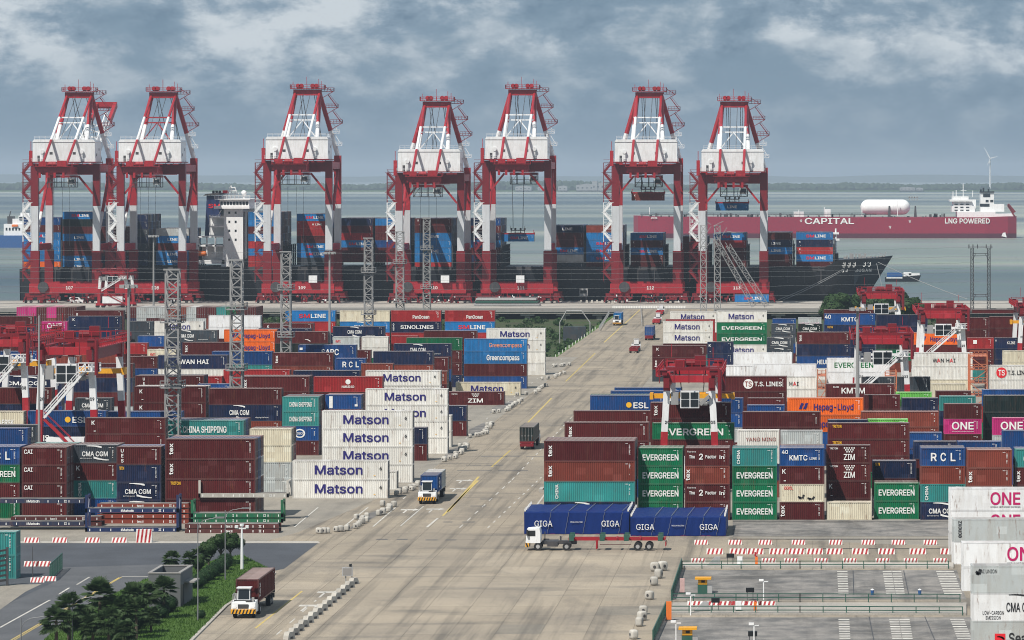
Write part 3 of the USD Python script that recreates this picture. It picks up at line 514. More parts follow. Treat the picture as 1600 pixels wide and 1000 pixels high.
S(187, 536, 4, '2s', ['R', 'M'], 1, LB); S(230, 546, 4, '2s', ['C redlogo', 'C'], 1, LB); S(285, 535, 4, '4h', ['M tex', 'M'], 1, LB); S(247, 555, 4, '5h', ['N wanhai', 'W'], 1, LB); S(199, 557, 4, '2s', ['M', 'U'], 1, LB)
S(331, 549, 4, '4h', ['U', 'T', 'M'], 1, LB); S(295, 588, 4, '2s', ['R', 'R'], 1, LF); S(309, 600, 4, '2s', ['U', 'U'], 1, LF)
S(-10, 587, 4, '4h', ['N cma', 'N'], 1, LF); S(-32, 606, 4, '4h', ['M', 'N', 'M'], 1, LF); S(117, 622, 4, '2s', ['D cma', 'N'], 1, LF); S(107, 568, 4, '4h', ['M', 'N', 'M'], 1, LF)
# --- right of the road, near to far
S(850, 689, 4, '4h', ['M tex', 'B tex', 'T chinav', 'N cma4'], 3, RF); S(997, 700, 4, '2s', ['G ever'] * 4, 2, RF); S(1070, 700, 4, '2s', ['M factor', 'B tex', 'M factor', 'M'], 2, RF)
S(1144, 700, 4, '2s', ['T chinav', 'G ever', 'G ever', 'G ever'], 2, RF); S(1218, 700, 4, '2s', ['U kmtc', 'M mark', 'C oocl', 'M tex'], 3, RF); S(1291, 699, 4, '2s', ['M zim', 'M zim', 'M mark', 'M'], 1, RF, D=523.2); S(1292, 786, 1, '2s', ['C'], 1, RF, D=517.6)
S(1366, 755, 2, '2s', ['G ever', 'G ever'], 2, RF); S(1363, 720, 3, '2s', ['N yel', 'M'], 1, RF); S(1438, 700, 4, '2s', ['U rcl', 'B', 'T chinav', 'N cma'], 2, RF); S(1511, 703, 4, '2s', ['B', 'B tex', 'B', 'M'], 2, RF); S(1586, 702, 4, '2s', ['T china', 'M tex', 'M', 'M'], 2, RF)
S(1293, 661, 4, '4s', ['M yel', 'M yel', 'M'], 1, RF); S(1152, 672, 4, '2s', ['W yang', 'W'], 1, RF); S(1219.5, 673, 4, '2s', ['A', 'A'], 1, RF); S(1160, 643.5, 4, '4s', ['M', 'M'], 1, RM)
S(1168, 622, 4, '2s', ['M'], 1, RM); S(1167, 633, 4, '2s', ['U'], 1, RM); S(1104, 622, 4, '2s', ['U', 'U'], 1, RM); S(1019, 661, 4, '4s', ['G everbig', 'M', 'M'], 1, RF); S(1016, 629, 5, '4s', ['M tex', 'M', 'M'], 1, RM)
S(882, 660, 4, '4h', ['M tex', 'M'], 1, RF); S(896, 642, 4, '4s', ['M', 'M'], 1, RM); S(922, 618, 4, '4h', ['U esl', 'U'], 2, RM); S(954, 611, 3, '4h', ['U'], 1, RM); S(960, 606, 3, '4h', ['U', 'U'], 1, RM)
S(1230, 622, 4, '4h', ['O hapag', 'O hapag', 'U'], 1, RM); S(1290, 600, 4, '4s', ['M kmm', 'M'], 1, RM); S(1350, 617, 4, '2s', ['M', 'M'], 1, RM); S(1345, 643, 4, '4s', ['B', 'B'], 1, RM); S(1356, 655, 4, '2s', ['L'], 1, RM); S(1293, 656, 4, '2s', ['N'], 1, RM)
S(1410, 676, 3, '2s', ['U', 'U'], 1, RF); S(1427, 694, 4, '2s', ['N'], 1, RF, D=530.5); S(1496, 692, 4, '2s', ['U'], 1, RF, D=530.5); S(1475, 631, 4, '2s', ['M', 'P one', 'M', 'M'], 1, RM); S(1409, 622, 4, '2s', ['N', 'N'], 1, RM); S(1400, 613, 4, '2s', ['L'], 1, RM)
S(1402, 589, 4, '2s', ['D', 'D'], 1, RM); S(1346, 589, 4, '2s', ['D', 'H'], 1, RM); S(1468, 619, 4, '2s', ['T'], 1, RM); S(1462, 611, 4, '2s', ['M'], 1, RM); S(1537, 618, 4, '4h', ['K', 'K', 'K'], 1, RM); S(1535, 609, 4, '4h', ['U'], 1, RM)
S(1551, 653, 3, '2h', ['P one', 'A'], 1, RM); S(1566, 673, 3, '4h', ['U esl', 'U'], 1, RF); S(1541, 571, 4, '4h', ['W tslred', 'W', 'W'], 1, RM); S(1567, 548, 4, '2s', ['C', 'C'], 1, RB)
S(1511, 528, 4, '2s', ['R sqmark', 'M', 'M'], 1, RB); S(1554, 528, 4, '2s', ['N ktext', 'N', 'N'], 1, RB); S(1534, 519, 4, '2s', ['U', 'N'], 1, RB); S(1463, 496, 5, '4h', ['M', 'M', 'M'], 1, RB); S(1546, 498, 5, '4h', ['M', 'M', 'M'], 1, RB, D=897)
S(1515, 490, 5, '4h', ['K capital', 'M'], 1, RB); S(1519, 484, 5, '4h', ['M', 'M'], 1, RB); S(1424, 520, 4, '4h', ['O hapag', 'M', 'M'], 1, RB); S(1425, 551, 4, '4h', ['W wanhaik', 'W', 'C'], 1, RB); S(1455, 600, 4, '2s', ['C', 'M'], 1, RM)
S(1120, 486, 5, '4h', ['W matson', 'G ever', 'G ever', 'W matson', 'T chinab'], 1, RB); S(1036, 502, 4, '4h', ['W matson', 'W matson', 'M'], 1, RB); S(1047, 487, 4, '4h', ['W matson', 'W'], 1, RB); S(1040, 499, 4, '4h', ['R', 'R'], 1, RB)
S(1019, 540, 3, '4h', ['M mark', 'M tex', 'D'], 1, RB); S(1105, 541, 3, '2h', ['N mark', 'N'], 1, RB, D=885); S(1146, 551, 4, '4s', ['H', 'H'], 1, RB); S(1178, 569, 4, '4s', ['H', 'W wanhaik', 'W'], 1, RM); S(1128, 571, 4, '2s', ['H', 'H'], 1, RM)
S(1122, 588, 4, '4h', ['M tsl', 'M'], 1, RM); S(1198, 527, 4, '2s', ['D cma', 'D cma'], 1, RB); S(1245, 519, 4, '4h', ['M tex', 'N', 'U heung'], 1, RB); S(1292, 560, 4, '4h', ['H everg', 'H', 'M'], 1, RB)
S(1288, 490, 5, '4h', ['U kmtc4', 'N yel', 'N'], 1, RB); S(1287, 484, 5, '4h', ['M'], 1, RB); S(1369, 492, 5, '4h', ['N', 'N', 'K'], 1, RB); S(1205, 506, 4, '2s', ['D cma', 'D'], 1, RB); S(1207, 498, 4, '2s', ['U'], 1, RB); S(1247, 506, 4, '2s', ['K cma', 'R'], 1, RB); S(1247, 496, 4, '2s', ['A pink'], 1, RB)
# --- the reefer stack at the lower right
GT = 'by the gate lanes'
S(1483, 763, 3, '4h', ['H onewhite', 'H onewhite', 'H'], 1, GT); S(1488, 811, 2, '4h', ['A texg', 'H'], 1, GT); S(1503, 848, 2, '4h', ['H onewhite', 'H'], 1, GT); S(1518, 884, 3, '4h', ['A caik', 'H lowc', 'A sea'], 1, GT)
# --- lower left corner
S(-57, 831, 2, '2h', ['T', 'T'], 1, LF)
# --- doors towards us: a row turned end on
for k in range(24):
    x = 26 + k * 15.6
    if 115 < x < 192: continue
    col = 'PPMPMM'[k] if k < 6 else 'AAABBAMMTGMMAAMMMHMM'[(k - 12) % 20]
    for t in range(2 if k >= 6 else 1):
        D = F * (CH - 5 * HH) / (480 - PY)
        BOX.append(dict(x=Xat(x, D), y=D, z=(4 - t) * HH, L=12.19, h=HH, c=col if t == 0 else S.r.choice('MMNBA'), logo=None, turned=True, where=LB, tier=t, k=5, sid=(9000 + k, 0), row=0, known=True))
    for t in range(2, 5) if k >= 6 else range(1, 5):
        BOX.append(dict(x=Xat(x, D), y=D, z=(4 - t) * HH, L=12.19, h=HH, c=S.r.choice('MMNBA'), logo=None, turned=True, where=LB, tier=t, k=5, sid=(9000 + k, 0), row=0, known=False))
# --- on the ship
SD = 1434.0; DECK = Zat(416.5, SD)
BAYS = [(37, 340, 7, '5', ['U', 'M', 'Y smline', 'Y smline', 'Y', 'Y', 'O']), (98, 331, 8, '4', ['Y smline', 'K', 'M', 'Y smw', 'M', 'M', 'Y smw', 'Y smw']), (152, 354, 6, '4', ['M', 'M', 'N', 'M', 'N', 'M']), (206, 335, 7, '2', ['N', 'N', 'D', 'N', 'D', 'N', 'N']),
 (244, 357, 5, '4', ['A', 'Y smw', 'M', 'Y smw', 'Y smw']), (388, 331, 8, '4', ['Y', 'Y', 'M sqmark', 'Y', 'R', 'Y', 'R', 'R']), (464, 334, 7, '4', ['Y smline', 'R ktext', 'R', 'M', 'Y smline', 'Y smline', 'D']), (531, 341, 6, '4', ['N', 'M', 'R', 'Y smline', 'M', 'M']),
 (586, 341, 6, '4', ['Y', 'M', 'M', 'U', 'M', 'M']), (648, 341, 7, '5', ['M mark', 'M', 'Y smw', 'Y', 'Y smw', 'Y', 'R']), (731, 341, 7, '4', ['U', 'M', 'N', 'Y smline', 'M', 'N', 'M']), (861, 352, 6, '4', ['N smw', 'M', 'M', 'Y smline', 'A', 'D']), (916, 352, 6, '5', ['B', 'Y', 'Y smline', 'Y smline', 'Y smline', 'M']),
 (985, 364, 5, '4', ['Y smline', 'M mark', 'Y smline', 'M', 'M']), (1055, 369, 4, '4', ['M', 'M', 'M', 'M']), (1115, 364, 5, '4', ['Y smline', 'R mark', 'M', 'M', 'M']), (1187, 363, 5, '4', ['M', 'N smw', 'Y smw', 'M', 'M']), (1244, 363, 5, '5', ['Y smline', 'N mark', 'R mark', 'Y smline', 'M'])]
for b, (x0, yt, k, t, cols) in enumerate(BAYS):
    step = 12.1 / F * SD
    for r in range(11):
        for q in range(k):
            col, logo = (cols[q].split() + [None])[:2] if r == 0 else (S.r.choice('MMMYNNBUA'), None)
            BOX.append(dict(x=Xat(x0, SD), y=SD + r * 2.6, z=Zat(yt, SD) - (q + 1) * 2.73, L=LEN[t], h=2.715, c=col, logo=logo, turned=False, where='ship', tier=q, k=k, sid=(8000 + b, r), row=r, known=r == 0, bay=b))

# --- which show: paint them far to near on a coarse picture
VIS = np.full((640, 1024), -1, int); sc_ = 1024 / 1600
def px(x, y, z): return ((PX + x * F / y) * sc_, (PY + (CH - z) * F / y) * sc_)
for i in sorted(range(len(BOX)), key=lambda i: -BOX[i]['y']):
    b = BOX[i]; lx, dy = (W_, b['L']) if b['turned'] else (b['L'], W_)
    x0, y0 = px(b['x'], b['y'], b['z'] + b['h']); x1, y1 = px(b['x'] + lx, b['y'], b['z']); u0, v0 = px(b['x'], b['y'] + dy, b['z'] + b['h']); u1, v1 = px(b['x'] + lx, b['y'] + dy, b['z'])
    cl = lambda a, n: int(np.clip(round(a), 0, n))
    VIS[cl(v0, 640):cl(v1, 640), cl(u0, 1024):cl(u1, 1024)] = i
    VIS[cl(y0, 640):cl(y1, 640), cl(x0, 1024):cl(x1, 1024)] = i
cnt = np.bincount(VIS[VIS >= 0].ravel(), minlength=len(BOX))
for i, b in enumerate(BOX): b['vis'] = int(cnt[i])
# collisions inform the builder only
order = sorted([i for i in range(len(BOX)) if BOX[i]['vis'] >= 6], key=lambda i: -BOX[i]['vis'] * (1.35 if BOX[i]['known'] else 1))[:318]
chosen = set(order)

# labels: look first, then tier, neighbours, place
ORD = ['first', 'second', 'third', 'fourth', 'fifth', 'sixth', 'seventh', 'eighth', 'ninth', 'tenth', 'eleventh', 'twelfth']
def look(b): return CNAME[b['c']] + (' with ' + LDESC[b['logo']] if LDESC[b['logo']] != 'no lettering' else '')
def size(b): return {6.06: 'short', 12.19: 'long', 13.72: 'extra long'}[b['L']]
bystack = {}
for i, b in enumerate(BOX): bystack.setdefault(b['sid'], {})[b['tier']] = i
def tierw(b): return 'topmost of its stack' if b['tier'] == 0 else ('bottom of its stack' if b['tier'] == b['k'] - 1 else f"{ORD[b['tier']]} from the top of its stack")
def short(j):
    c = BOX[j]; return f"{CNAME[c['c']]}" + (' lettered' if c['logo'] else ' plain')
def near(i, side):
    b = BOX[i]; best = None
    for j in chosen:
        c = BOX[j]
        if c['sid'] == b['sid'] or abs(c['y'] - b['y']) > 4 or abs(c['z'] - b['z']) > 1.5: continue
        d = c['x'] - b['x']
        if side * d > 0 and (best is None or abs(d) < best[0]): best = (abs(d), j)
    return best[1] if best and best[0] < 22 else None
def cands(i):
    b = BOX[i]; st = bystack[b['sid']]
    if b['where'] == 'ship':
        n = len(BAYS) - b['bay']; yield f"{CNAME[b['c']]} container on the ship, {'topmost' if not b['tier'] else ORD[b['tier']] + ' down'} in {ORD[n - 1] if n <= 12 else str(n) + 'th'} stack from the bow"; return
    if b['turned']: 
        yield f"{CNAME[b['c']]} container seen door end on in the far row left of the road, {tierw(b)}"
        yield f"{CNAME[b['c']]} door end on container, {tierw(b)}, place {b['sid'][0] - 8999} from left in far row"; return
    head = f"{CNAME[b['c']]} {size(b)} container" + (f" with {LDESC[b['logo']]}" if b['logo'] else '')
    yield f"{head}, {b['where']}"
    yield f"{head}, {tierw(b)}, {b['where']}"
    up, dn = st.get(b['tier'] - 1), st.get(b['tier'] + 1); nb = []
    if up is not None and up in chosen: nb.append(f"under a {look(BOX[up]) if len(look(BOX[up]).split()) < 6 else CNAME[BOX[up]['c']]} one")
    if dn is not None and dn in chosen: nb.append(f"on a {look(BOX[dn]) if len(look(BOX[dn]).split()) < 6 else CNAME[BOX[dn]['c']]} one")
    l, r = near(i, -1), near(i, 1)
    if l is not None: nb.append(f"right of a {short(l)} one")
    if r is not None: nb.append(f"left of a {short(r)} one")
    for q in nb: yield f"{head}, {q}"
    for q in nb: yield f"{CNAME[b['c']]} {size(b)} container, {tierw(b)}, {q}"
    for a, c in itertools.combinations(nb, 2): yield f"{CNAME[b['c']]} {size(b)} container, {a} and {c}"
    for a, c in itertools.combinations(nb, 2): yield f"{CNAME[b['c']]} container, {a} and {c}"
C = {i: [c for c in cands(i) if 4 <= len(c.replace(',', '').split()) <= 16] for i in order}
tally = {}
for i in order:
    for c in set(C[i]): tally[c] = tally.get(c, 0) + 1
used, LAB = set(), {}
for i in order:
    b = BOX[i]; lab = next((c for c in C[i] if tally[c] == 1 and c not in used), None)
    if lab is None:
        same = sorted((j for j in order if BOX[j]['c'] == b['c'] and BOX[j]['L'] == b['L'] and BOX[j]['where'] == b['where'] and BOX[j]['tier'] == b['tier'] and BOX[j]['turned'] == b['turned']), key=lambda j: BOX[j]['x'] / BOX[j]['y']); n = same.index(i) + 1
        o = lambda n: f"{n}{'th' if 10 < n % 100 < 14 else {1: 'st', 2: 'nd', 3: 'rd'}.get(n % 10, 'th')}"
        pl = {LF: 'left of the road', LB: 'far left of the road', RF: 'right of the road', RB: 'far right of the road', GT: 'by the gate lanes'}[b['where']]
        lab = f"{CNAME[b['c']]} {size(b)} {'topmost' if not b['tier'] else 'buried'} container, {o(n)} such from left, {pl}"
        if lab in used: lab = f"{CNAME[b['c']]} {size(b)} container {b['tier'] + 1} down, {o(n)} such from left, {pl}"
    q = 2
    while lab in used: lab = lab.replace('container', f'container of row {q}', 1) if q == 2 else lab.replace(f'row {q - 1}', f'row {q}'); q += 1
    used.add(lab); LAB[i] = lab
GRP = {LF: 'stacked containers left of the road', LB: 'stacked containers left of the road', RF: 'stacked containers right of the road', RB: 'stacked containers right of the road', GT: 'stacked containers by the gate', 'ship': 'containers stacked on the ship'}
rest = {}
rs = thing('stacked_containers', None, None, kind='stuff')
for i, b in enumerate(BOX):
    if i in chosen:
        rz = 0; loc = (b['x'], b['y'], b['z'])
        if b['turned']: loc, rz = (b['x'], b['y'] + b['L'], b['z']), -90
        inst(proto(b['L'], b['h'], b['c'], b['logo']), 'shipping_container', loc, LAB[i], 'container', GRP[b['where']], rz)
    elif b['vis'] > 0:
        loc = (b['x'], b['y'] + b['L'], b['z']) if b['turned'] else (b['x'], b['y'], b['z'])
        x = UsdGeom.Xform.Define(stage, uname('/World/stacked_containers', 'container')); x.GetPrim().GetReferences().AddInternalReference(proto(b['L'], b['h'], b['c'], b['logo'])); x.GetPrim().SetInstanceable(True)
        x.AddTranslateOp().Set(Gf.Vec3d(*map(float, loc)))
        if b['turned']: x.AddRotateZOp().Set(-90.0)
    else:
        lx, dy = (W_, b['L']) if b['turned'] else (b['L'], W_); m = rest.setdefault(b['c'], MB()); x, y, z = b['x'], b['y'], b['z']
        m.box(x, x + lx, y, y + dy, z, z + .13); m.box(x + .03, x + lx - .03, y + .03, y + dy - .03, z + .13, z + b['h'] - .1); m.box(x, x + lx, y, y + dy, z + b['h'] - .1, z + b['h'] - .01)
for c, m in rest.items(): m.build('container_stack', 'box_' + CNAME[c].replace(' ', '_'), rs)
# ---------------------------------------------------------------- ship to shore cranes
def split_tube(root, name, a, b, r, stops, n=8):
    'one member painted in lengths: stops = [(end fraction, material)]; the first length is the part, the others its sub-parts'
    a, b = np.array(a, float), np.array(b, float); t0 = 0; base = None
    for t1, mat in stops:
        m = MB(); m.tube(a + (b - a) * t0, a + (b - a) * t1, r, r, n); p = m.build(name if base is None else 'painted_length', mat, base or root); base = base or p; t0 = t1
def rail(m, pts, h=1.05, r=.035, step=2.0):
    for a, b in zip(pts[:-1], pts[1:]):
        a, b = np.array(a, float), np.array(b, float); L = np.linalg.norm(b - a); n = max(1, int(L / step))
        for z in (h, h * .55): m.bar(a + [0, 0, z], b + [0, 0, z], r * 2)
        for i in range(n + 1): q = a + (b - a) * i / n; m.bar(q, q + [0, 0, h], r * 2)
def sts(px0, dz, num, label, boom='out', trolley=-8, stair=-1, lean=0, hook=True):
    Y0 = 1399.0; root = thing('quay_crane', label, 'crane', (Xat(px0, Y0), Y0, 0), group='red and white quay cranes')
    GA = 26.0; zt = 51 + dz
    for sy, y in ((0, 0.0), (1, GA)):
        for sx in (-1, 1):
            x = sx * 11.2; w = 1.25
            m = MB(); m.box(x - w, x + w, y - 1.0, y + 1.0, 19.1, 35.5 + dz * .5); leg = m.build('leg', 'leg_shaded_white', root)
            m = MB(); m.box(x - w - .02, x + w + .02, y - 1.02, y + 1.02, 35.5 + dz * .5, zt + (2 if sy else 0)); m.build('leg_top', 'crane_red' if sy else 'crane_deep_red', leg)
            m = MB(); m.box(x - w - .3, x + w + .3, y - 1.1, y + 1.1, 7.2, 19.1); m.build('leg_base', 'crane_deep_red', leg)
        m = MB(); m.box(-13.2, 13.2, y - 1.2, y + 1.2, 3.7, 7.2); sill = m.build('sill_beam', 'crane_red', root)
        if sy == 0:
            m = MB(); put_text(m, num, 1.5, -1.22, 5.7, 1.05, None, True, .02); m.build('number', 'ink_white', sill)
        for sx in (-1, 1):
            m = MB(); x = sx * 11.2
            m.box(x - 3.6, x + 3.6, y - .7, y + .7, 2.3, 3.69)
            for q in (-1, 1): m.box(x + q * 2.4 - 1.6, x + q * 2.4 + 1.6, y - .6, y + .6, 1.2, 2.29); m.bar((x + q * 4.2, y - 1.1, .4), (x + q * 3.2, y - .9, 2.6), .35)
            bg = m.build('bogie', 'crane_deep_red', root); m = MB()
            for q in (-3.4, -1.5, 1.5, 3.4): m.tube((x + q, y - .35, .62), (x + q, y + .35, .62), .55, n=12)
            m.build('wheels', 'dark_steel', bg)
    m = MB()
    for x in (-11.2, 11.2): m.box(x - .9, x + .9, 1.0, GA - 1, 19.3, 21.6); m.box(x - 1.0, x + 1.0, 1.0, GA - 1, zt - 3, zt - .5)
    m.build('portal_tie', 'crane_red', root)
    m = MB(); m.box(-9.9, 9.9, -.9, .9, zt - 3.9, zt - .6); m.build('portal_beam', 'crane_deep_red', root); m = MB(); m.box(-9.9, 9.9, GA - .9, GA + .9, zt - 3.4, zt); m.build('portal_beam', 'crane_deep_red', root)
    for x in (-11.2, 11.2): split_tube(root, 'side_brace', (x, 1.2, 22.5), (x, GA - 1.2, zt - 3.5), .62, [(.42, 'crane_white'), (1, 'crane_red')])
    for sx in (-1, 1):                                   # haunches below the beam
        m = MB(); m.bar((sx * 9.8, 0, zt - 11), (sx * 4.6, 0, zt - 4.6), .7); m.build('knee_brace', 'crane_red', root)
    # girders, back platform
    for sx in (-1, 1):
        m = MB(); m.box(sx * 3.6 - .7, sx * 3.6 + .7, -22, GA + 4, zt - 4.2, zt - 1.2)
        m.build('girder', 'crane_red', root)
    m = MB(); m.box(-6, 6, -23.5, -22.01, zt - 3.4, zt - 1.4); m.box(-6.5, 6.5, -25, -21, zt - 1.38, zt - 1.2); m.box(-5, -2.5, -24, -22.6, zt - 1.19, zt + .6); m.box(1.5, 4.8, -24, -22.6, zt - 1.19, zt + .9); m.tube((-1.6, -23.4, zt - .2), (1.0, -23.4, zt - .2), .8, n=10)
    for x in (-4.6, -2, .8, 3.9): m.box(x - .4, x + .4, -25.0, -24.4, zt - 5.3, zt - 3.4)
    bp = m.build('back_platform', 'crane_red', root); m = MB(); rail(m, [(-6.5, -21, zt - 1.2), (-6.5, -25, zt - 1.2), (6.5, -25, zt - 1.2), (6.5, -21, zt - 1.2)], 1.6, .06, 1.6); m.build('handrail', 'crane_red', bp)
    # machinery house
    m = MB(); hx = 11.3; m.box(-hx, hx, -4, 8, zt + .6, zt + 7.7); house = m.build('machinery_house', 'crane_white', root)
    m = MB(); m.prism([(-hx - .15, zt + 7.7), (hx + .15, zt + 7.7), (hx - .5, zt + 8.7), (-hx + .5, zt + 8.7)], -4.2, 8.2); m.build('roof', 'crane_white', house)
    m = MB(); m.box(-hx - .6, hx + .6, -5.2, 9, zt + .2, zt + .59); m.build('house_deck', 'crane_deep_red', house)
    m = MB(); rail(m, [(-hx + .6, -3.9, zt + 8.7), (hx - .6, -3.9, zt + 8.7), (hx - .6, 7.8, zt + 8.7)], 1.2, .04, 1.8); rail(m, [(-hx - .5, 9, zt + .6), (-hx - .5, -5.1, zt + .6), (hx + .5, -5.1, zt + .6)], 1.1, .04, 2.4); m.build('handrail', 'crane_white', house)
    m = MB()
    for x in (-4.6, 3.8): m.box(x - .55, x + .55, -4.05, -3.9, zt + 3.2, zt + 4.1)
    m.box(hx - .01, hx + .05, -1.5, -.3, zt + 2.6, zt + 3.6); m.box(hx - .01, hx + .05, 3.5, 4.4, zt + 4.6, zt + 5.5); m.box(-9.6, -8.7, -4.05, -3.9, zt + .7, zt + 2.8); m.build('vent', 'dark_steel', house)
    m = MB()
    for x in (-7.8, 6.6): m.tube((x, -5.1, zt + 4.2), (x, -3.9, zt + 4.2), .75, n=12); m.box(x - .35, x + .35, -4.9, -4.0, zt + .8, zt + 3.5)
    m.build('cooling_duct', 'crane_white', house)
    # frame and stays
    za = 75.8 + dz
    for sx in (-1, 1):
        split_tube(root, 'frame_leg', (sx * 11.2, GA, zt + 2), (sx * 4.5, GA, za), .85, [(.40, 'crane_white'), (1, 'crane_red')])
        split_tube(root, 'frame_strut', (sx * 5.6, 9.4, zt + 6.5), (sx * 4.5, GA - .8, za - .5), .8, [(.42, 'crane_white'), (1, 'crane_red')])
        split_tube(root, 'back_stay', (sx * 4.3, -22.3, zt - 1.2), (sx * 4.5, GA - .5, za + .4), .52, [(.36, 'crane_red'), (.68, 'crane_white'), (1, 'crane_red')])
        m = MB(); m.tube((sx * 2.2, GA + 1.6, za), (sx * 2.2, 62, zt - 1), .13, n=5); m.tube((sx * 2.9, GA + 1.6, za), (sx * 2.9, 48, zt - 1), .11, n=5); m.tube((sx * 1.2, GA - 1.6, za), (sx * 1.2, -4, zt + 8.5), .10, n=5); m.build('stay_rope', 'dark_steel', root)
    m = MB(); zc = zt + 15; m.bar((-5.2, 12, zc), (5.2, 12, zc), .45); m.bar((-5.2, 12, zc + 1.9), (5.2, 12, zc + 1.9), .45)
    for sx in (-1, 1): m.bar((sx * 5, 11, zt + 8.6), (0, 12, zc), .35)
    m.build('cross_tie', 'crane_white' if dz or num in ('107', '112') else 'crane_red', root)
    m = MB(); m.box(-5.2, 5.2, GA - 1.2, GA + 1.2, za - .5, za + 1.7); head = m.build('head_beam', 'crane_red', root)
    m = MB(); m.box(-6.2, 6.4, GA - 2.4, GA + 2.4, za + 1.91, za + 2.1)
    for x in (-3.4, -2.2, 2.0, 3.4): m.tube((x, GA - 1.6, za + 3.0), (x, GA + .6, za + 3.0), .85, n=10); m.box(x - .5, x + .5, GA - 1.2, GA + .4, za + 2.1, za + 2.9)
    rail(m, [(-6.2, GA + 2.3, za + 2.1), (-6.2, GA - 2.3, za + 2.1), (6.4, GA - 2.3, za + 2.1), (6.4, GA + 2.3, za + 2.1)], 1.3, .07, 1.5)
    for x, h in ((-.3, 4.4), (-5.4, 2.6), (5.2, 2.9), (4.0, 3.6)): m.bar((x, GA, za + 2), (x, GA, za + 2 + h), .16)
    m.build('sheave_platform', 'crane_red', head)
    m = MB()                                             # stair platforms down the right leg of the frame
    for i, (z, x0) in enumerate(((za + 1.0, 5.4), (za - 5.0, 7.0), (za - 10.8, 8.6))):
        m.box(x0, x0 + 4.4, GA - 1.5, GA + .6, z - .12, z + .08); m.bar((x0, GA - 1.4, z - 2.6), (x0 + 4.2, GA - 1.4, z - .1), .22); rail(m, [(x0, GA - 1.4, z), (x0 + 4.4, GA - 1.4, z), (x0 + 4.4, GA + .5, z)], 1.3, .07, 1.1); (m.bar((x0 + 4.2, GA - 1, z), (x0 + .8, GA - 1, z + 4.6), .3), m.bar((x0 + 4.2, GA - 1, z + 1.1), (x0 + .9, GA - 1, z + 5.4), .12)) if i else m.bar((x0 + 4.0, GA - 1, z), (x0 + .8, GA - 1, z + 2.0), .2)
    m.build('stair_platform', 'crane_deep_red', root)
    m = MB()
    for i, z in enumerate((za - 14.5, za - 19)): x0 = 9.4 + i * .9; m.box(x0, x0 + 2.6, GA - 1.2, GA + .4, z - .1, z + .06); rail(m, [(x0, GA - 1.2, z), (x0 + 2.6, GA - 1.2, z)], 1.2, .06, 1); m.bar((x0 + 2.4, GA - .6, z), (x0 - .3, GA - .6, z + 4.4), .18)
    m.build('stair_platform', 'crane_white', root)
    # boom
    if boom == 'out':
        m = MB()
        for sx in (-1, 1): m.box(sx * 3.6 - .6, sx * 3.6 + .6, GA + 4.2, 74, zt - 4.0, zt - 1.6)
        for y in range(34, 76, 8): m.box(-3, 3, y - .25, y + .25, zt - 2.6, zt - 2.0)
        m.build('boom', 'crane_red', root)
    else:
        c, s = math.cos(math.radians(27)), math.sin(math.radians(27)); h0 = np.array([0, GA + 4, zt - 2.5])
        P = lambda x, l, u: h0 + np.array([x, l * c - u * s, l * s + u * c]); b = MB(); w = MB()
        for sx in (-1, 1):
            w.bar(P(sx * 3.6, 0, 0), P(sx * 3.6, 40, 0), 1.3, 2.2); b.bar(P(sx * 3.6, 40, 0), P(sx * 3.6, 56, 0), 1.3, 2.2)
            w.bar(P(sx * 3.6, 2, 4.5), P(sx * 2.6, 40, 4.0), .4)
            for l in range(2, 40, 5): w.bar(P(sx * 3.6, l, 0), P(sx * 3.4, l + 2.5, 4.4), .28); w.bar(P(sx * 3.6, l + 5, 0), P(sx * 3.4, l + 2.5, 4.4), .28)
        for l in range(0, 40, 5): w.bar(P(-3.6, l, 0), P(3.6, l + 5, 0), .3); w.bar(P(3.6, l, 0), P(-3.6, l + 5, 0), .3)
        b.bar(P(-3.8, 55.4, 0), P(3.8, 55.4, 0), 1.4, 2.2); b.bar(P(-4.4, 54, 1.9), P(4.4, 54, 1.9), .3)
        p = w.build('boom', 'crane_white', root); b.build('boom_tip', 'crane_red', p)
    # trolley with driver's cab
    m = MB(); y = trolley; m.box(-5.2, 5.2, y - 2.5, y + 2.5, zt - 5.2, zt - 4.3); tr = m.build('trolley', 'crane_deep_red', root); m = MB()
    for x in (-5, -2.6, 0, 2.6, 5):
        for yy in (y - 2.4, y + 2.4): m.bar((x, yy, zt - 8.6), (x, yy, zt - 5.2), .22)
    for z in (zt - 8.6, zt - 7.0): m.bar((-5, y - 2.4, z), (5, y - 2.4, z), .22); m.bar((-5, y + 2.4, z), (5, y + 2.4, z), .2)
    for x in (-5, 5): m.bar((x, y - 2.4, zt - 8.6), (x, y + 2.4, zt - 8.6), .2)
    m.box(-5, 5, y - 2.4, y + 2.4, zt - 8.75, zt - 8.62); m.bar((-5, y - 2.4, zt - 8.6), (-2.6, y - 2.4, zt - 5.3), .14); m.bar((5, y - 2.4, zt - 8.6), (2.6, y - 2.4, zt - 5.3), .14); m.build('cage', 'dark_steel', tr)
    m = MB(); m.box(2.2, 4.7, y - 2.2, y + .6, zt - 7.7, zt - 5.4); cab_ = m.build('cab', 'crane_white', tr); m = MB(); m.box(2.4, 4.5, y - 2.26, y - 2.19, zt - 7.2, zt - 5.9); m.build('cab_window', 'glass_dark', cab_)
    # stair tower up the left leg
    up, lo = MB(), MB(); x0, x1 = (stair * 12.6, stair * 15.6); z = 8.0; k = 0
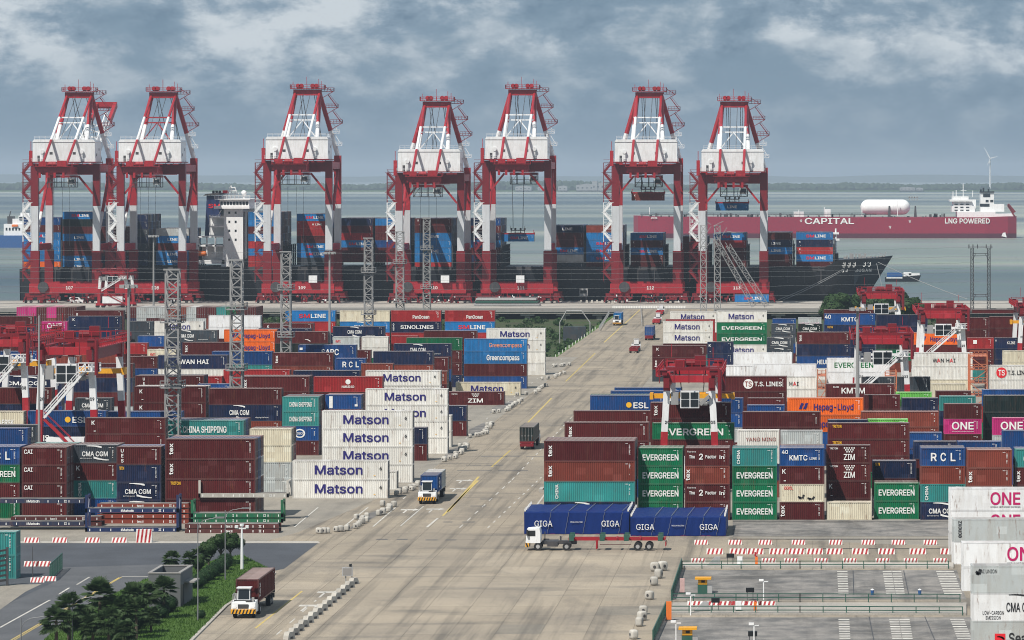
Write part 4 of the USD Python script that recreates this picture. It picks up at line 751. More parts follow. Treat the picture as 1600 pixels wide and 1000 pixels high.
    while z < zt - 1:
        mm = lo if 19 < z < 35.5 + dz * .5 else up; a, b = (x0, x1) if k % 2 == 0 else (x1, x0)
        mm.bar((a, -.9, z), (b, -.9, z + 3.6), .26, .7); mm.bar((a, .5, z), (b, .5, z + 3.6), .26, .7); mm.bar((a, -.9, z + 1.2), (b, -.9, z + 4.8), .16); mm.bar((a, -.9, z + .7), (b, -.9, z + 4.3), .12); mm.bar((x1, .6, z), (x1, .6, z + 3.6), .16); mm.bar((x0, -.9, z), (x0, -.9, z + 3.6), .16); mm.bar((x0, .6, z + 3.6), (x1, -.9, z + 3.6), .2); mm.bar((b, -1, z + 3.6), (a, -1, z + 2.2), .12); mm.box(min(b, b - .7), max(b, b + .7), -1.1, .7, z + 3.5, z + 3.65)
        mm.bar((x1, -1.0, z), (x1, -1.0, z + 3.6), .16); mm.bar((x0, -1.0, z + 1.1 + 3.6), (x1, -1.0, z + 1.1 + 3.6), .1); z += 3.6; k += 1
    p = up.build('stair', 'crane_deep_red', root); lo.build('stair_flight', 'crane_white', p)
    m = MB(); m.box(stair * 12.6 - .6, stair * 12.6 + .6, -1.2, .8, zt - 1, zt + 4.6); m.bar((stair * 12.6, -.8, zt + 4.6), (stair * 12.6, -.8, zt + 8), .22); m.build('lift_head', 'crane_red', root)
    rr_ = random.Random(int(num)); m = MB()
    for q in range(26):
        x = rr_.uniform(-13, 13); z = rr_.uniform(.1, 3.0); w = rr_.uniform(.3, 1.2); m.box(x, x + w, -1.9 - rr_.random(), -1.3, z, z + rr_.uniform(.3, 1.1))
    for q in range(10): x = rr_.uniform(-12, 11); m.bar((x, -1.5, .2), (x + rr_.uniform(-2, 2), -1.5, 3.9), .14)
    m.build('ground_gear', 'crane_deep_red', root); m = MB()
    for q in range(9): x = rr_.uniform(-13, 13); z = rr_.uniform(.3, 2.6); m.box(x, x + rr_.uniform(.2, .6), -2.1, -1.95, z, z + rr_.uniform(.2, .7))
    m.build('lamp_box', 'ship_white', root); m = MB(); m.tube((-8.0, -2.0, 6.0), (-8.0, -1.3, 6.0), 1.9, n=18); m.build('cable_reel', 'dark_steel', root)
    if num in ('109', '110', '111'): MB().box(4.2 - 4.4 * (num == '111'), 7.2 - 4.4 * (num == '111'), -2.9, -1.25, 7.6, 10.2).build('electrical_cabin', 'crane_white', root)
    return root
sts(103, 0, '107', 'leftmost quay crane, its boom raised behind it', 'up', -6)
sts(237, 0, '108', 'red and white quay crane left of the ship bridge, second from left')
sts(466, 1, '109', 'tall quay crane right of the ship bridge, third from left')
sts(672, -3.5, '110', 'shorter quay crane behind the lattice masts, fourth from left')
sts(808, 1, '111', 'tall quay crane lifting a blue container close above the deck, fifth from left', trolley=34)
sts(1010, 0, '112', 'quay crane with a red brown container hanging high, sixth from left', trolley=20)
sts(1145, -3.5, '113', 'rightmost quay crane, a blue container hanging from it', trolley=20)
# what hangs from the cranes
def hanging(pxc, ytop, Y, col, logo, lab, zrope, lab2):
    L = 12.19; z = Zat(ytop, Y) - HH; x = Xat(pxc, Y) - L / 2
    inst(proto(L, HH, col, logo), 'shipping_container', (x, Y, z), lab, 'container')
    r = thing('spreader', lab2, 'spreader', (x + L / 2, Y + 1.22, z + HH), group='crane spreaders')
    m = MB(); m.box(-6.1, 6.1, -1.1, -.7, .0, .45); m.box(-6.1, 6.1, .7, 1.1, .0, .45); m.box(-1.6, 1.6, -.7, .7, .05, .6)
    for s in (-1, 1): m.box(s * 6.1 - .2, s * 6.1 + .2, -1.2, 1.2, -.2, .7); m.bar((s * 5.9, 0, .5), (s * 5.9, 0, 1.6), .2)
    m.build('beam', 'crane_red', r); m = MB(); m.box(-2.6, 2.6, -1, 1, 1.3, 1.6)
    for x_ in (-2.5, -1, 1, 2.5): m.box(x_ - .3, x_ + .3, -1, 1, 1.6, 2.3); m.bar((x_, -.9, .4), (x_, -.9, 1.4), .25)
    for x_ in (-2.6, 2.6): m.bar((x_, -1, 1.5), (x_, -1, 3), .15)
    m.build('headblock', 'dark_steel', r); m = MB()
    for sx in (-1, 1):
        for sy in (-1, 1): m.tube((sx * 1.8, sy * .8, 2), (sx * 2.2, sy * 1.2, zrope - z - HH), .05, n=4)
    m.build('hoist_rope', 'dark_steel', r)
hanging(1012.5, 302, 1422, 'B', 'mark', 'red brown container hanging high under the sixth quay crane from left', 45, 'red spreader on the high hanging red brown container')
hanging(1144, 317.5, 1422, 'Y', 'smw', 'blue container hanging under the rightmost quay crane', 42, 'red spreader on the blue container under the rightmost crane')
hanging(809, 366, 1436, 'Y', 'smline', 'light blue container hanging over the empty hold of the ship', 46, 'red spreader low over the empty hold')
for pxc, Y in ((237, 1403), (103, 1403), (466, 1403), (672, 1403)):    # idle hoist ropes down to the quay side
    r = thing('hoist_rope', None, 'rope', (Xat(pxc, Y), Y, 0), group='idle hoist ropes'); tag(stage.GetPrimAtPath(r), {237: 'idle hoist ropes under the quay crane left of the ship bridge', 103: 'idle hoist ropes under the leftmost quay crane', 466: 'idle hoist ropes under the third quay crane from left', 672: 'idle hoist ropes under the fourth quay crane from left'}[pxc])
    m = MB()
    for x in (-2.4, .6, 3.2): m.tube((x, -10, 21), (x, -10, 42.5 if pxc != 672 else 39), .06, n=4)
    m.build('rope', 'dark_steel', r)

# ---------------------------------------------------------------- yard gantry cranes
def rtg(pxl, D, wb, label, span=23.5, sc=None, cab_y=6, spread=True, num='220', machine='mid', stairs=True, red_h=9.0):
    root = thing('yard_gantry_crane', label, 'crane', (Xat(pxl, D), D, 0), group='red and white yard gantry cranes'); z1 = 15.0; zt = 15.2
    if sc: UsdGeom.Xform(stage.GetPrimAtPath(root)).AddScaleOp().Set(Gf.Vec3f(*sc))
    for y in (0, span):
        for x in (0, wb):
            s = -1 if x == 0 else 1
            m = MB(); a, b = np.array((x + s * .35, y, red_h)), np.array((x, y, z1)); m.bar(a, b, .95, 1.1); leg = m.build('leg', 'crane_white', root)
            m = MB(); m.bar((x + s * .6, y, 1.3), (x + s * .35, y, red_h), 1.0, 1.12); m.build('leg_base', 'crane_red', leg)
            m = MB(); m.bar((x, y, z1), (x, y, zt + 2.6), 1.0, 1.12); m.build('leg_top', 'crane_red', leg)
        m = MB(); m.box(-1.6, wb + 1.6, y - .55, y + .55, 1.1, 2.1); m.build('sill_beam', 'crane_red', root)
        m = MB(); m.box(.4, wb - .4, y - .22, y + .22, 13.0, 13.45); m.build('tie_beam', 'crane_white', root)
        for x in (0, wb):
            [MB().tube((x + q, y - .3, .75), (x + q, y + .3, .75), .75, n=14).build('wheel', 'rubber', root) for q in (-1, 1)]
    for x in (0, wb):
        m = MB(); m.box(x - .42, x + .42, -2.2, span + 2.2, zt + .3, zt + 1.7); g = m.build('girder', 'crane_deep_red', root)
        m = MB(); s = -1 if x == 0 else 1; m.box(x + s * .6, x + s * 1.5, -2, span + 2, zt + 1.9, zt + 2.0); rail(m, [(x + s * 1.5, -2, zt + 2), (x + s * 1.5, span + 2, zt + 2)], 1.1, .05, 1.7); m.build('walkway', 'crane_red', g)
    m = MB(); m.box(-.4, wb + .4, -.5, .4, zt + 1.0, zt + 2.0); m.box(-.4, wb + .4, span - .4, span + .5, zt + 1.0, zt + 2.0); m.build('end_tie', 'crane_red', root)
    for y in (-1.5, span + 1.5):
        m = MB(); m.box(-1.2, .1, y - .6, y + .6, zt + 2.12, zt + 2.9); m.box(wb - .3, wb + 1.2, y - .6, y + .6, zt + 2.12, zt + 3.1)
        for q in range(5): m.bar((-1 + q * (wb + 2) / 4, y - 1, zt + 1), (-1 + q * (wb + 2) / 4, y - 1, zt + 3.3), .12)
        m.bar((-1.2, y - 1, zt + 3.3), (wb + 1.2, y - 1, zt + 3.3), .1); m.tube((wb + 1.2, y - 1.05, zt - 1.6), (wb + 1.2, y - 1.05, zt + 3), .3, n=8); m.build('machinery_platform', 'crane_deep_red', root)
    m = MB(); y = cab_y; m.box(-.6, wb + .6, y - 2.4, y + 2.4, zt + 2.15, zt + 2.6); tr = m.build('trolley', 'crane_deep_red', root)
    m = MB(); m.box(.8, 2.2, y - 1.6, y + .6, zt + 2.6, zt + 3.7); m.box(wb - 2.9, wb - 1.3, y - 1.8, y - .6, zt + 2.6, zt + 4.3); m.tube((wb * .5 - .9, y, zt + 3.2), (wb * .5 + .9, y, zt + 3.2), .55, n=10); m.tube((wb * .35, y + 1.6, zt + 3.0), (wb * .7, y + 1.6, zt + 3.0), .4, n=10); m.build('hoist_drive', 'crane_deep_red', tr)
    m = MB()
    for x in np.linspace(-.5, wb + .5, 7): m.bar((x, y - 2.3, zt + 2.5), (x, y - 2.3, zt + 3.6), .09); m.bar((x, y + 2.3, zt + 2.5), (x, y + 2.3, zt + 3.6), .09)
    m.bar((-.5, y - 2.3, zt + 3.6), (wb + .5, y - 2.3, zt + 3.6), .09); m.bar((.2, y, zt + 4), (.2, y, zt + 6), .08); m.bar((wb - .2, y, zt + 4), (wb - .2, y, zt + 5.5), .08); m.build('handrail', 'crane_red', tr)
    m = MB(); m.box(wb * .3, wb * .72, -1.2, .9, zt - 2.7, zt - .2); cb = m.build('driver_cab', 'crane_white', tr); m = MB()
    for a in (0, 1):
        for b in (0, 1): w0 = wb * .42; m.box(wb * .3 + .15 + a * (w0 / 2 - .02), wb * .3 + w0 / 2 - .06 + a * (w0 / 2 - .05), -1.27, -1.21, zt - 2.5 + b * 1.15, zt - 1.5 + b * 1.1)
    m.build('cab_window', 'glass_dark', cb)
    m = MB(); m.box(wb * .1, wb * .26, -1.4, -.4, zt - 2.2, zt - .4); m.bar((wb * .74, -.9, zt - 2.2), (wb * .95, -.9, zt - .9), .5); m.tube((wb * .74, -.8, zt - 2.0), (wb * .9, -.8, zt - 2.0), .35, n=8); m.build('cable_drum', 'galvanised', tr)
    if spread:
        m = MB(); c = wb / 2; z = 13.1; m.box(c - 6.1, c + 6.1, y - .9, y - .55, z, z + .65); m.box(c - 6.1, c + 6.1, y + .55, y + .9, z, z + .65); m.box(c - 2, c + 2, y - .6, y + .6, z + .1, z + .9)
        for s in (-1, 1): m.box(c + s * 6.1 - .25, c + s * 6.1 + .25, y - 1.2, y + 1.2, z - .15, z + .8)
        sp = m.build('spreader_beam', 'safety_yellow', tr); m = MB()
        for sx in (-1, 1):
            for sy in (-1, 1): m.tube((c + sx * 1.6, y + sy * .6, z + .9), (c + sx * 2.0, y + sy * .9, zt + 2.2), .045, n=4)
        m.build('hoist_rope', 'dark_steel', sp)
    m = MB(); m.box(.9, wb - .9, -1.5, .3, 2.2, 5.4); pu = m.build('power_unit', 'crane_white', root)
    if stairs:
        m = MB(); a, b = np.array((wb - .6, -.95, 14.2)), np.array((.6, -.95, 8.0))
        for dy in (0, .75): m.bar(a + [0, -dy, 0], b + [0, -dy, 0], .14, .3); m.bar(a + [0, -dy, 1.0], b + [0, -dy, 1.0], .09); m.bar(a + [0, -dy, .55], b + [0, -dy, .55], .07)
        for i in range(13): q = a + (b - a) * i / 12; m.box(q[0] - .16, q[0] + .16, q[1] - .75, q[1], q[2] - .04, q[2]); 
        for i in range(7): q = a + (b - a) * i / 6; m.bar(q + [0, -.75, 0], q + [0, -.75, 1.0], .08)
        m.box(wb - 1.6, wb + 1.5, -2.2, -.6, 14.0, 14.12); rail(m, [(wb - 1.6, -2.2, 14.1), (wb + 1.5, -2.2, 14.1), (wb + 1.5, -.6, 14.1)], 1.1, .06, .8); st = m.build('stair', 'crane_white', root)
        m = MB(); a, b = np.array((.6, -.95, 7.8)), np.array((wb - .4, -.95, 2.2))
        for dy in (0, .75): m.bar(a + [0, -dy, 0], b + [0, -dy, 0], .16, .34); m.bar(a + [0, -dy, 1.0], b + [0, -dy, 1.0], .08)
        m.build('stair_flight', 'crane_red', st)
    m = MB(); num = num or '7'; put_text(m, num, wb - .02, -.58, 10.4, .42, None, True, .02); put_text(m, num, .25, -.58, 10.4, .42, None, True, .02); m.build('number', 'ink_black', root)
    return root
rtg(1042, 562, 6.6, 'yard gantry crane nearest the road, its yellow spreader over maroon boxes', cab_y=14, stairs=False, num='205')
rtg(1342, 690, 8.3, 'yard gantry crane with white stairs, behind the orange lettered box', cab_y=12, num='223', spread=False)
rtg(1350, 945, 8.4, 'farthest yard gantry crane, standing before the dark trees', cab_y=10, num='216', stairs=False)
rtg(1442, 815, 8.4, 'yard gantry crane with red and white stairs above a white power unit', cab_y=16, num='225', spread=False)
rtg(1596, 860, 8.4, 'yard gantry crane cut by the right edge of the picture', cab_y=8, num='226')
rtg(66, 590, 7.6, 'yard gantry crane with white stairs beside the grey lamp post, left yard', cab_y=15, num='209', sc=(1, 1, 1.17))
rtg(-36, 625, 7.6, 'yard gantry crane at the far left edge of the yard', cab_y=9, num='208', stairs=True, sc=(1, 1, 1.15))

rtg(157, 1352, 8.8, 'low red and white gantry standing on the quay between the two leftmost quay cranes', cab_y=2, num='', stairs=True, spread=False, span=14, sc=(1.0, .9, .74))

# ---------------------------------------------------------------- lattice masts, lamp poles, wires
def lattice(m, base, top, w0, w1, step, t=.14, leg=.2):
    base, top = np.array(base, float), np.array(top, float); n = max(2, int(np.linalg.norm(top - base) / step)); d = (top - base) / np.linalg.norm(top - base)
    r = np.array([1.0, 0, 0]); r = r - d * (r @ d); r /= np.linalg.norm(r); u = np.cross(r, d); C_ = []
    for i in range(n + 1):
        c = base + (top - base) * i / n; w = (w0 + (w1 - w0) * i / n) / 2; C_.append([c + r * a * w + u * b * w for a, b in ((-1, -1), (1, -1), (1, 1), (-1, 1))])
    legs = [MB() for _ in range(4)]
    for i in range(n):
        for q in range(4):
            k = (q + 1) % 4; legs[q].bar(C_[i][q], C_[i + 1][q], leg); m.bar(C_[i][q], C_[i + 1][k] if i % 2 else C_[i + 1][k], t) if (i + q) % 2 else m.bar(C_[i][k], C_[i + 1][q], t); m.bar(C_[i + 1][q], C_[i + 1][k], t)
    return legs
MASTS = [(270, 600, 421, 2.1, 'lattice mast in front of the two word teal container, nearest of the row'), (370, 650, 406, 2.0, 'lattice mast second from left, right of the nearest one'), (447, 800, 393, 2.0, 'lattice mast behind the orange lettered boxes, third from left'),
         (576, 920, 372, 2.0, 'lattice mast left of the red lettered boxes, fourth from left'), (625, 1000, 362, 2.0, 'lattice mast before the fourth quay crane stairs, fifth from left'), (667, 1090, 341, 2.0, 'tallest lattice mast, before the right leg of the fourth quay crane')]
for x, D, yt, w, lab in MASTS:
    r = thing('lattice_mast', lab, 'mast', (Xat(x, D), D, 0), group='lattice masts left of the road'); m = MB(); zt = Zat(yt, D); base = 0 if D < 985 else -3.6
    legs = lattice(m, (0, 0, base), (0, 0, zt), w, w * .92, 1.5, .16, .24)
    for l in legs: l.build('leg', 'galvanised', r)
    m.build('bracing', 'galvanised', r); m = MB()
    for z in (zt * .42, zt * .74): m.box(-w * .8, w * .8, -w * .8, w * .8, z - .08, z + .08); rail(m, [(-w * .8, -w * .8, z), (w * .8, -w * .8, z), (w * .8, w * .8, z)], 1.1, .06, 1.2)
    m.bar((-w * .6, -w * .6, zt), (w * .6, -w * .6, zt), .25); m.build('platform', 'galvanised', r)
r = thing('lattice_crane', 'twin lattice tower crane with a slanting lattice jib before the rightmost quay crane', 'crane', (Xat(1110, 1100), 1100, 0)); k_ = 1100 / F
for dx in (-2.0, 2.0):
    m = MB(); legs = lattice(m, (dx, 0, 0), (dx, 0, Zat(352, 1100)), 1.8, 1.6, 1.9, .15, .22)
    for l in legs: l.build('leg', 'galvanised', r)
    m.build('bracing', 'galvanised', r)
m = MB()
for dx in (0, 3.6):
    legs = lattice(m, (1.5 + dx, -1, Zat(372 + dx * 3, 1100)), (12.5 + dx, -1, Zat(478, 1100)), 1.3, 1.3, 1.6, .12, .16)
    for l in legs: l.build('jib_chord', 'galvanised', r)
m.build('jib_bracing', 'galvanised', r); m = MB()
for q in range(14):
    a = rng.uniform(-3.5, 5); z = Zat(rng.uniform(350, 400), 1100); m.bar((a, -1.2, z), (a + rng.uniform(-3, 3), -1.2, z + rng.uniform(-2.5, 2.5)), .14)
m.build('head_gear', 'galvanised', r)
r = thing('power_pylon', 'pair of dark lattice posts joined by cross beams at the water side', 'pylon', (Xat(1532, 1325), 1325, 0)); m = MB(); m2 = MB()
for px_ in (1519, 1545):
    x = Xat(px_, 1325) - Xat(1532, 1325); legs = lattice(m, (x, 0, -3.6), (x, 0, Zat(388, 1325)), 1.1, 1.0, 1.5, .14, .2)
    for l in legs: l.build('leg', 'dark_steel', r)
for y_ in (396, 460): z = Zat(y_, 1325); m.bar((-2.8, 0, z), (2.8, 0, z), .2); m.bar((-2.8, 0, z - .8), (2.8, 0, z - .8), .15); m.bar((-2.8, 0, z - 2.4), (-1.6, 0, z), .14); m.bar((2.8, 0, z - 2.4), (1.6, 0, z), .14)
z = Zat(386, 1325)
for x in (-4, -2.6, -1, 2, 3.6): m.bar((x, 0, z - .5), (x, 0, z + .9), .3)
m.bar((-4.2, 0, z), (4.2, 0, z), .2); m.build('bracing', 'dark_steel', r)
for i, (ya, yb) in enumerate(((389, 392), (404, 406), (417, 416), (422, 424), (434, 431), (447, 446), (455, 462), (479, 470))):
    D0, D1 = 1000 + i * 9, 1290; a = np.array((Xat(-60, D0), D0, Zat(ya, D0))); b = np.array((Xat(1532, D1), D1, Zat(yb - 6, D1))); m = MB(); n = 22
    pts = [a + (b - a) * t - np.array([0, 0, 4 * 1.6 * t * (1 - t)]) for t in np.linspace(0, 1, n)]; m.path(pts, .035, 4)
    single('power_line', m, 'wire_grey', f"{['topmost', 'second', 'third', 'fourth', 'fifth', 'sixth', 'seventh', 'lowest'][i]} of the overhead wires crossing in front of the quay cranes", 'wire', 'overhead wires before the quay cranes')
def pole(name, px_, D, ytop, label, mat='galvanised', r0=.16, arm=0, head=None, z0=0, group=None):
    zt = Zat(ytop, D); t = thing(name, label, 'lamp post' if head or arm else 'pole', (Xat(px_, D), D, z0), group=group); m = MB(); m.tube((0, 0, 0), (0, 0, zt - z0), r0, r0 * .55, 8); m.build('post', mat, t); h = zt - z0
    if arm:
        m = MB(); pts = [(0, 0, h - 1.2)] + [(arm * (1 - math.cos(q)) * .55, 0, h - 1.2 + 1.25 * math.sin(q)) for q in np.linspace(.2, 1.57, 6)] + [(arm, 0, h + .22)]; m.path(pts, r0 * .5, 6); m.build('arm', mat, t)
        m = MB(); m.box(arm - .1, arm + .75, -.14, .14, h + .14, h + .30); m.build('lamp_head', mat, t)
    if head == 'cluster':
        m = MB(); m.tube((0, 0, h - .5), (0, 0, h - .25), .9, .9, 10)
        for q in range(8): a = q * .785; m.box(1.1 * math.cos(a) - .3, 1.1 * math.cos(a) + .3, 1.1 * math.sin(a) - .3, 1.1 * math.sin(a) + .3, h - .6, h - .1)
        m.build('lamp_head', mat, t)
    if head == 'camera':
        m = MB(); m.box(-.75, .75, -.1, .1, h - .35, h - .2); m.box(-.8, -.45, -.3, .2, h - .2, h + .1); m.box(.45, .8, -.3, .2, h - .2, h + .1); m.tube((0, 0, h), (0, 0, h + .25), .25, n=8); m.build('camera_arm', mat, t)
    return t
pole('flood_light', 201, 590, 444, 'tall grey light pole standing behind the left yard gantry crane', r0=.36, head='cluster')
pole('flood_light', 240, 1000, 367, 'light pole in front of the second quay crane from left', r0=.34, head='cluster', z0=-3.6)
pole('flood_light', 515, 880, 393, 'light pole between the third and fourth lattice masts', r0=.34, head='cluster')
pole('flood_light', 61, 560, 493, 'thin grey pole beside the left yard gantry crane leg', r0=.22, head=None)
pole('flood_light', 1340, 640, 480, 'light pole before the gantry crane with white stairs', r0=.40, head='cluster')
# ---------------------------------------------------------------- the container ship
r = thing('container_ship', 'long black hulled container ship moored along the quay behind the cranes', 'ship', (0, 0, 0)); YN, BEAM = 1432.4, 41.0
secs = [(28, .86, .80, 11.6), (44, .97, .9, 11.6), (90, 1, 1, 11.7), (500, 1, 1, 11.7), (1000, 1, 1, 11.7), (1240, 1, .97, 11.8), (1288, .99, .88, 12.2), (1310, .95, .74, 15.0), (1335, .82, .52, 15.3), (1360, .60, .28, 15.6), (1382, .30, .06, 15.9), (1397, .03, .01, 16.3)]
def hull_y(pxx, z):
    for a, b in zip(secs[:-1], secs[1:]):
        if a[0] <= pxx <= b[0]:
            t = (pxx - a[0]) / (b[0] - a[0]); d = a[1] + (b[1] - a[1]) * t; w = a[2] + (b[2] - a[2]) * t; zd = a[3] + (b[3] - a[3]) * t; s = np.clip((z - WZ) / (zd - WZ), 0, 1); return YN + BEAM / 2 * (1 - (w + (d - w) * s ** 2))
V = []; LV = 5
for sx, d, w, zd in secs:
    x = Xat(sx, YN)
    ring = []
    for q in range(LV): s = q / (LV - 1); z = WZ - 2 + (zd - WZ + 2) * s; xx = x - (14 * (1 - s) if sx > 1350 else 0); ring.append((xx, YN + BEAM / 2 * (1 - (w + (d - w) * s ** 2)), z))
    ring += [(p[0], 2 * YN + BEAM - p[1], p[2]) for p in reversed(ring)]; V.append(ring)
n = 2 * LV; m = MB(); fs = [(i * n + j, (i + 1) * n + j, (i + 1) * n + (j + 1) % n, i * n + (j + 1) % n) for i in range(len(secs) - 1) for j in range(n)]; m.add(np.array(V).reshape(-1, 3), fs)
m.add(V[0], [(0, i + 1, i + 2) for i in range(n - 2)]); hull = m.build('hull', 'hull_black', r, smooth=25)
m = MB(); xs = [Xat(s[0], YN) for s in secs[1:7]]; m.box(xs[0], xs[-1], YN - .12, YN - .02, 11.2, 11.75)
for q in range(60, 1290, 26): x = Xat(q, YN); m.box(x, x + .35, YN - .25, YN - .02, 6.5, 11.2) if q % 52 else None
m.build('rubbing_band', 'dark_steel', hull)
m = MB(); x = Xat(1316, YN)
for i, ch in enumerate('SM  BUSAN'):
    pxx = 1317 + i * 5.4
    if ch != ' ': put_text(m, ch, Xat(pxx, YN), hull_y(pxx, 11) - .35, 11.0, 1.1, .95, True, .05)
for i, pat in enumerate(('ㅇㅔ', 'ㅅ', 'ㅇㅁ', '', 'ㅂㅜ', 'ㅅㄴ')):    # the name in its own script, as strokes
    pxx = 1318 + i * 8; X0 = Xat(pxx, YN); y = hull_y(pxx, 13.4) - .4
    if not pat: continue
    z = 13.3
    for a, b in (((-.7, .2), (-.1, .8)), ((-.1, .8), (.3, .1)), ((-.6, -.4), (.5, -.4)), ((.6, -.6), (.6, .8)), ((-.3, -.9), (.4, -.9))): m.bar((X0 + a[0], y, z + a[1]), (X0 + b[0], y, z + b[1]), .2)
m.build('ship_name', 'ink_white', hull)
m = MB()
for b in BAYS: pass
edges = sorted({b[0] for b in BAYS}); lx = [Xat(b[0], SD) + LEN[b[3]] + .25 for b in BAYS]
for k, x in enumerate(lx):                                 # lashing bridges
    m = MB(); h = DECK + 7.8
    for y in np.linspace(SD + .2, SD + 36, 8): m.box(x, x + .5, y, y + .5, DECK - 1.2, h); 
    for z in (DECK + 2.6, DECK + 5.2, h): m.box(x - .1, x + .7, SD, SD + 37, z, z + .15)
    m.bar((x + .2, SD, DECK - 1), (x + .2, SD, h + 2), .3); m.build('lashing_bridge', 'dark_steel', r)
m = MB(); m.box(Xat(60, YN), Xat(1290, YN), YN + .8, YN + BEAM - 2, 11.7, DECK - .12)
for q in range(60, 1290, 14): x = Xat(q, YN); m.box(x, x + .5, YN + .1, YN + .6, 11.7, DECK + .1)
m.build('hatch_deck', 'dark_steel', r)
# bridge tower
X_ = lambda p: Xat(p, 1440); Z_ = lambda p: Zat(p, 1440)
m = MB(); m.prism([(X_(346), Z_(418)), (X_(381), Z_(418)), (X_(381), Z_(326)), (X_(351), Z_(326)), (X_(351), Z_(390))], 1438, 1470); tw = m.build('bridge_tower', 'ship_white', r)
m = MB()
for py_ in (334, 348, 362, 376):
    for pxx in (358, 368): m.box(X_(pxx), X_(pxx) + .7, 1437.9, 1438.05, Z_(py_), Z_(py_) + .8)
m.build('porthole', 'glass_dark', tw)
m = MB(); m.box(X_(337), X_(392), 1436, 1472, Z_(326), Z_(322)); m.box(X_(345), X_(391), 1437, 1471, Z_(322), Z_(312)); m.box(X_(338), X_(393), 1436, 1472, Z_(312), Z_(310.5)); br = m.build('bridge', 'ship_white', r)
m = MB()
for i in range(9): pxx = 346.5 + i * 4.9; m.box(X_(pxx), X_(pxx + 3.6), 1436.85, 1437.02, Z_(320), Z_(315))
m.build('bridge_window', 'glass_dark', br)
m = MB(); rail(m, [(X_(338), 1436, Z_(310.5)), (X_(393), 1436, Z_(310.5))], 1.2, .07, 1.4); m.tube((X_(375), 1450, Z_(310)), (X_(375), 1450, Z_(304)), .35, n=8); m.tri(trimesh.creation.icosphere(2, 1.1), (X_(375), 1450, Z_(302)))
for pxx, t in ((349, 300), (355, 290), (361, 294), (366, 302)): m.bar((X_(pxx), 1450, Z_(310)), (X_(pxx), 1450, Z_(t)), .3)
for a, b, z in ((348, 366, 304), (350, 364, 299), (352, 362, 294)): m.box(X_(a), X_(b), 1449, 1451, Z_(z), Z_(z) + .35)
m.bar((X_(349), 1449, Z_(304)), (X_(355), 1449, Z_(290)), .2); m.bar((X_(366), 1449, Z_(304)), (X_(361), 1449, Z_(292)), .2); m.build('radar_mast', 'ship_white', br)
m = MB(); m.prism([(X_(316), Z_(370)), (X_(330), Z_(370)), (X_(340), Z_(370)), (X_(342), Z_(306)), (X_(319), Z_(306))], 1446, 1458); fu = m.build('funnel', 'funnel_navy', r)
m = MB(); m.prism([(X_(314), Z_(306)), (X_(345), Z_(304)), (X_(340), Z_(301)), (X_(318), Z_(303))], 1445, 1459); 
for pxx in (327, 332, 337): m.tube((X_(pxx), 1450, Z_(303)), (X_(pxx), 1450, Z_(298)), .5, n=8)
m.build('funnel_cap', 'dark_steel', fu); m = MB(); put_text(m, 'SM', X_(331), 1445.95, Z_(322), 1.5, 4.4, True, .04); m.build('emblem', 'ink_red', fu)
m = MB(); m.box(X_(342), X_(350), 1449, 1452, Z_(302), Z_(297.5)); m.build('flag', 'ink_red', fu)
m = MB()
for z in (341, 355): m.box(X_(328), X_(351), 1438, 1462, Z_(z), Z_(z) + .5); rail(m, [(X_(328), 1438, Z_(z)), (X_(351), 1438, Z_(z))], 1.2, .07, 1.2)
for z in (370, 384): m.box(X_(310), X_(351), 1437.6, 1464, Z_(z) - .25, Z_(z) + .3)
for pxx in (310.5, 323.5, 337, 350): m.box(X_(pxx), X_(pxx) + .5, 1437.6, 1438.2, Z_(400), Z_(370))
m.box(X_(328), X_(329.5), 1438, 1439, Z_(370), Z_(336)); m.bar((X_(340), 1438, Z_(341)), (X_(347), 1438, Z_(328)), .25); m.box(X_(326), X_(351), 1443, 1464, Z_(370), Z_(341)); m.box(X_(382), X_(386), 1440, 1470, Z_(404), Z_(330)); m.box(X_(308), X_(352), 1438, 1440, Z_(412), Z_(406)); m.box(X_(315), X_(350), 1441, 1466, Z_(412), Z_(385)); m.build('deck_frame', 'ship_white', r)
m = MB(); c = trimesh.creation.capsule(2.6, 1.0, count=[10, 10]); c.apply_transform(trimesh.transformations.rotation_matrix(math.pi / 2, [0, 1, 0])); m.tri(c, (X_(315) - 0, 1437.6, Z_(396))); m.build('lifeboat', 'safety_orange', r, smooth=True)
m = MB(); y = hull_y(1305, 12) + 9; x = Xat(1306, 1445); m.tube((x, 1450, 13), (x, 1450, Zat(357, 1450)), .5, .3, 8); m.box(x - 1.6, x + 1.2, 1449, 1451, Zat(366, 1450), Zat(363, 1450)); m.box(x - 1.2, x + 1.4, 1449, 1451, Zat(376, 1450), Zat(373, 1450)); m.build('fore_mast', 'ship_white', r)
m = MB(); m.box(Xat(1302, 1445), Xat(1310, 1445), 1440, 1460, 13, Zat(396, 1445)); m.build('fore_house', 'dark_steel', r)
m = MB()
for pxx in np.linspace(1318, 1378, 14): a = Xat(pxx, 1450); h = rng.uniform(.6, 2.0); m.box(a, a + rng.uniform(.4, 1.6), 1448, 1450, 15.0, 15.3 + h)
m.bar((Xat(1381, 1452), 1452, 15.5), (Xat(1384, 1452), 1452, Zat(394, 1452)), .25); m.bar((Xat(1374, 1452), 1452, Zat(395, 1452)), (Xat(1384, 1452), 1452, Zat(400, 1452)), .2); m.build('deck_gear', 'galvanised', r)
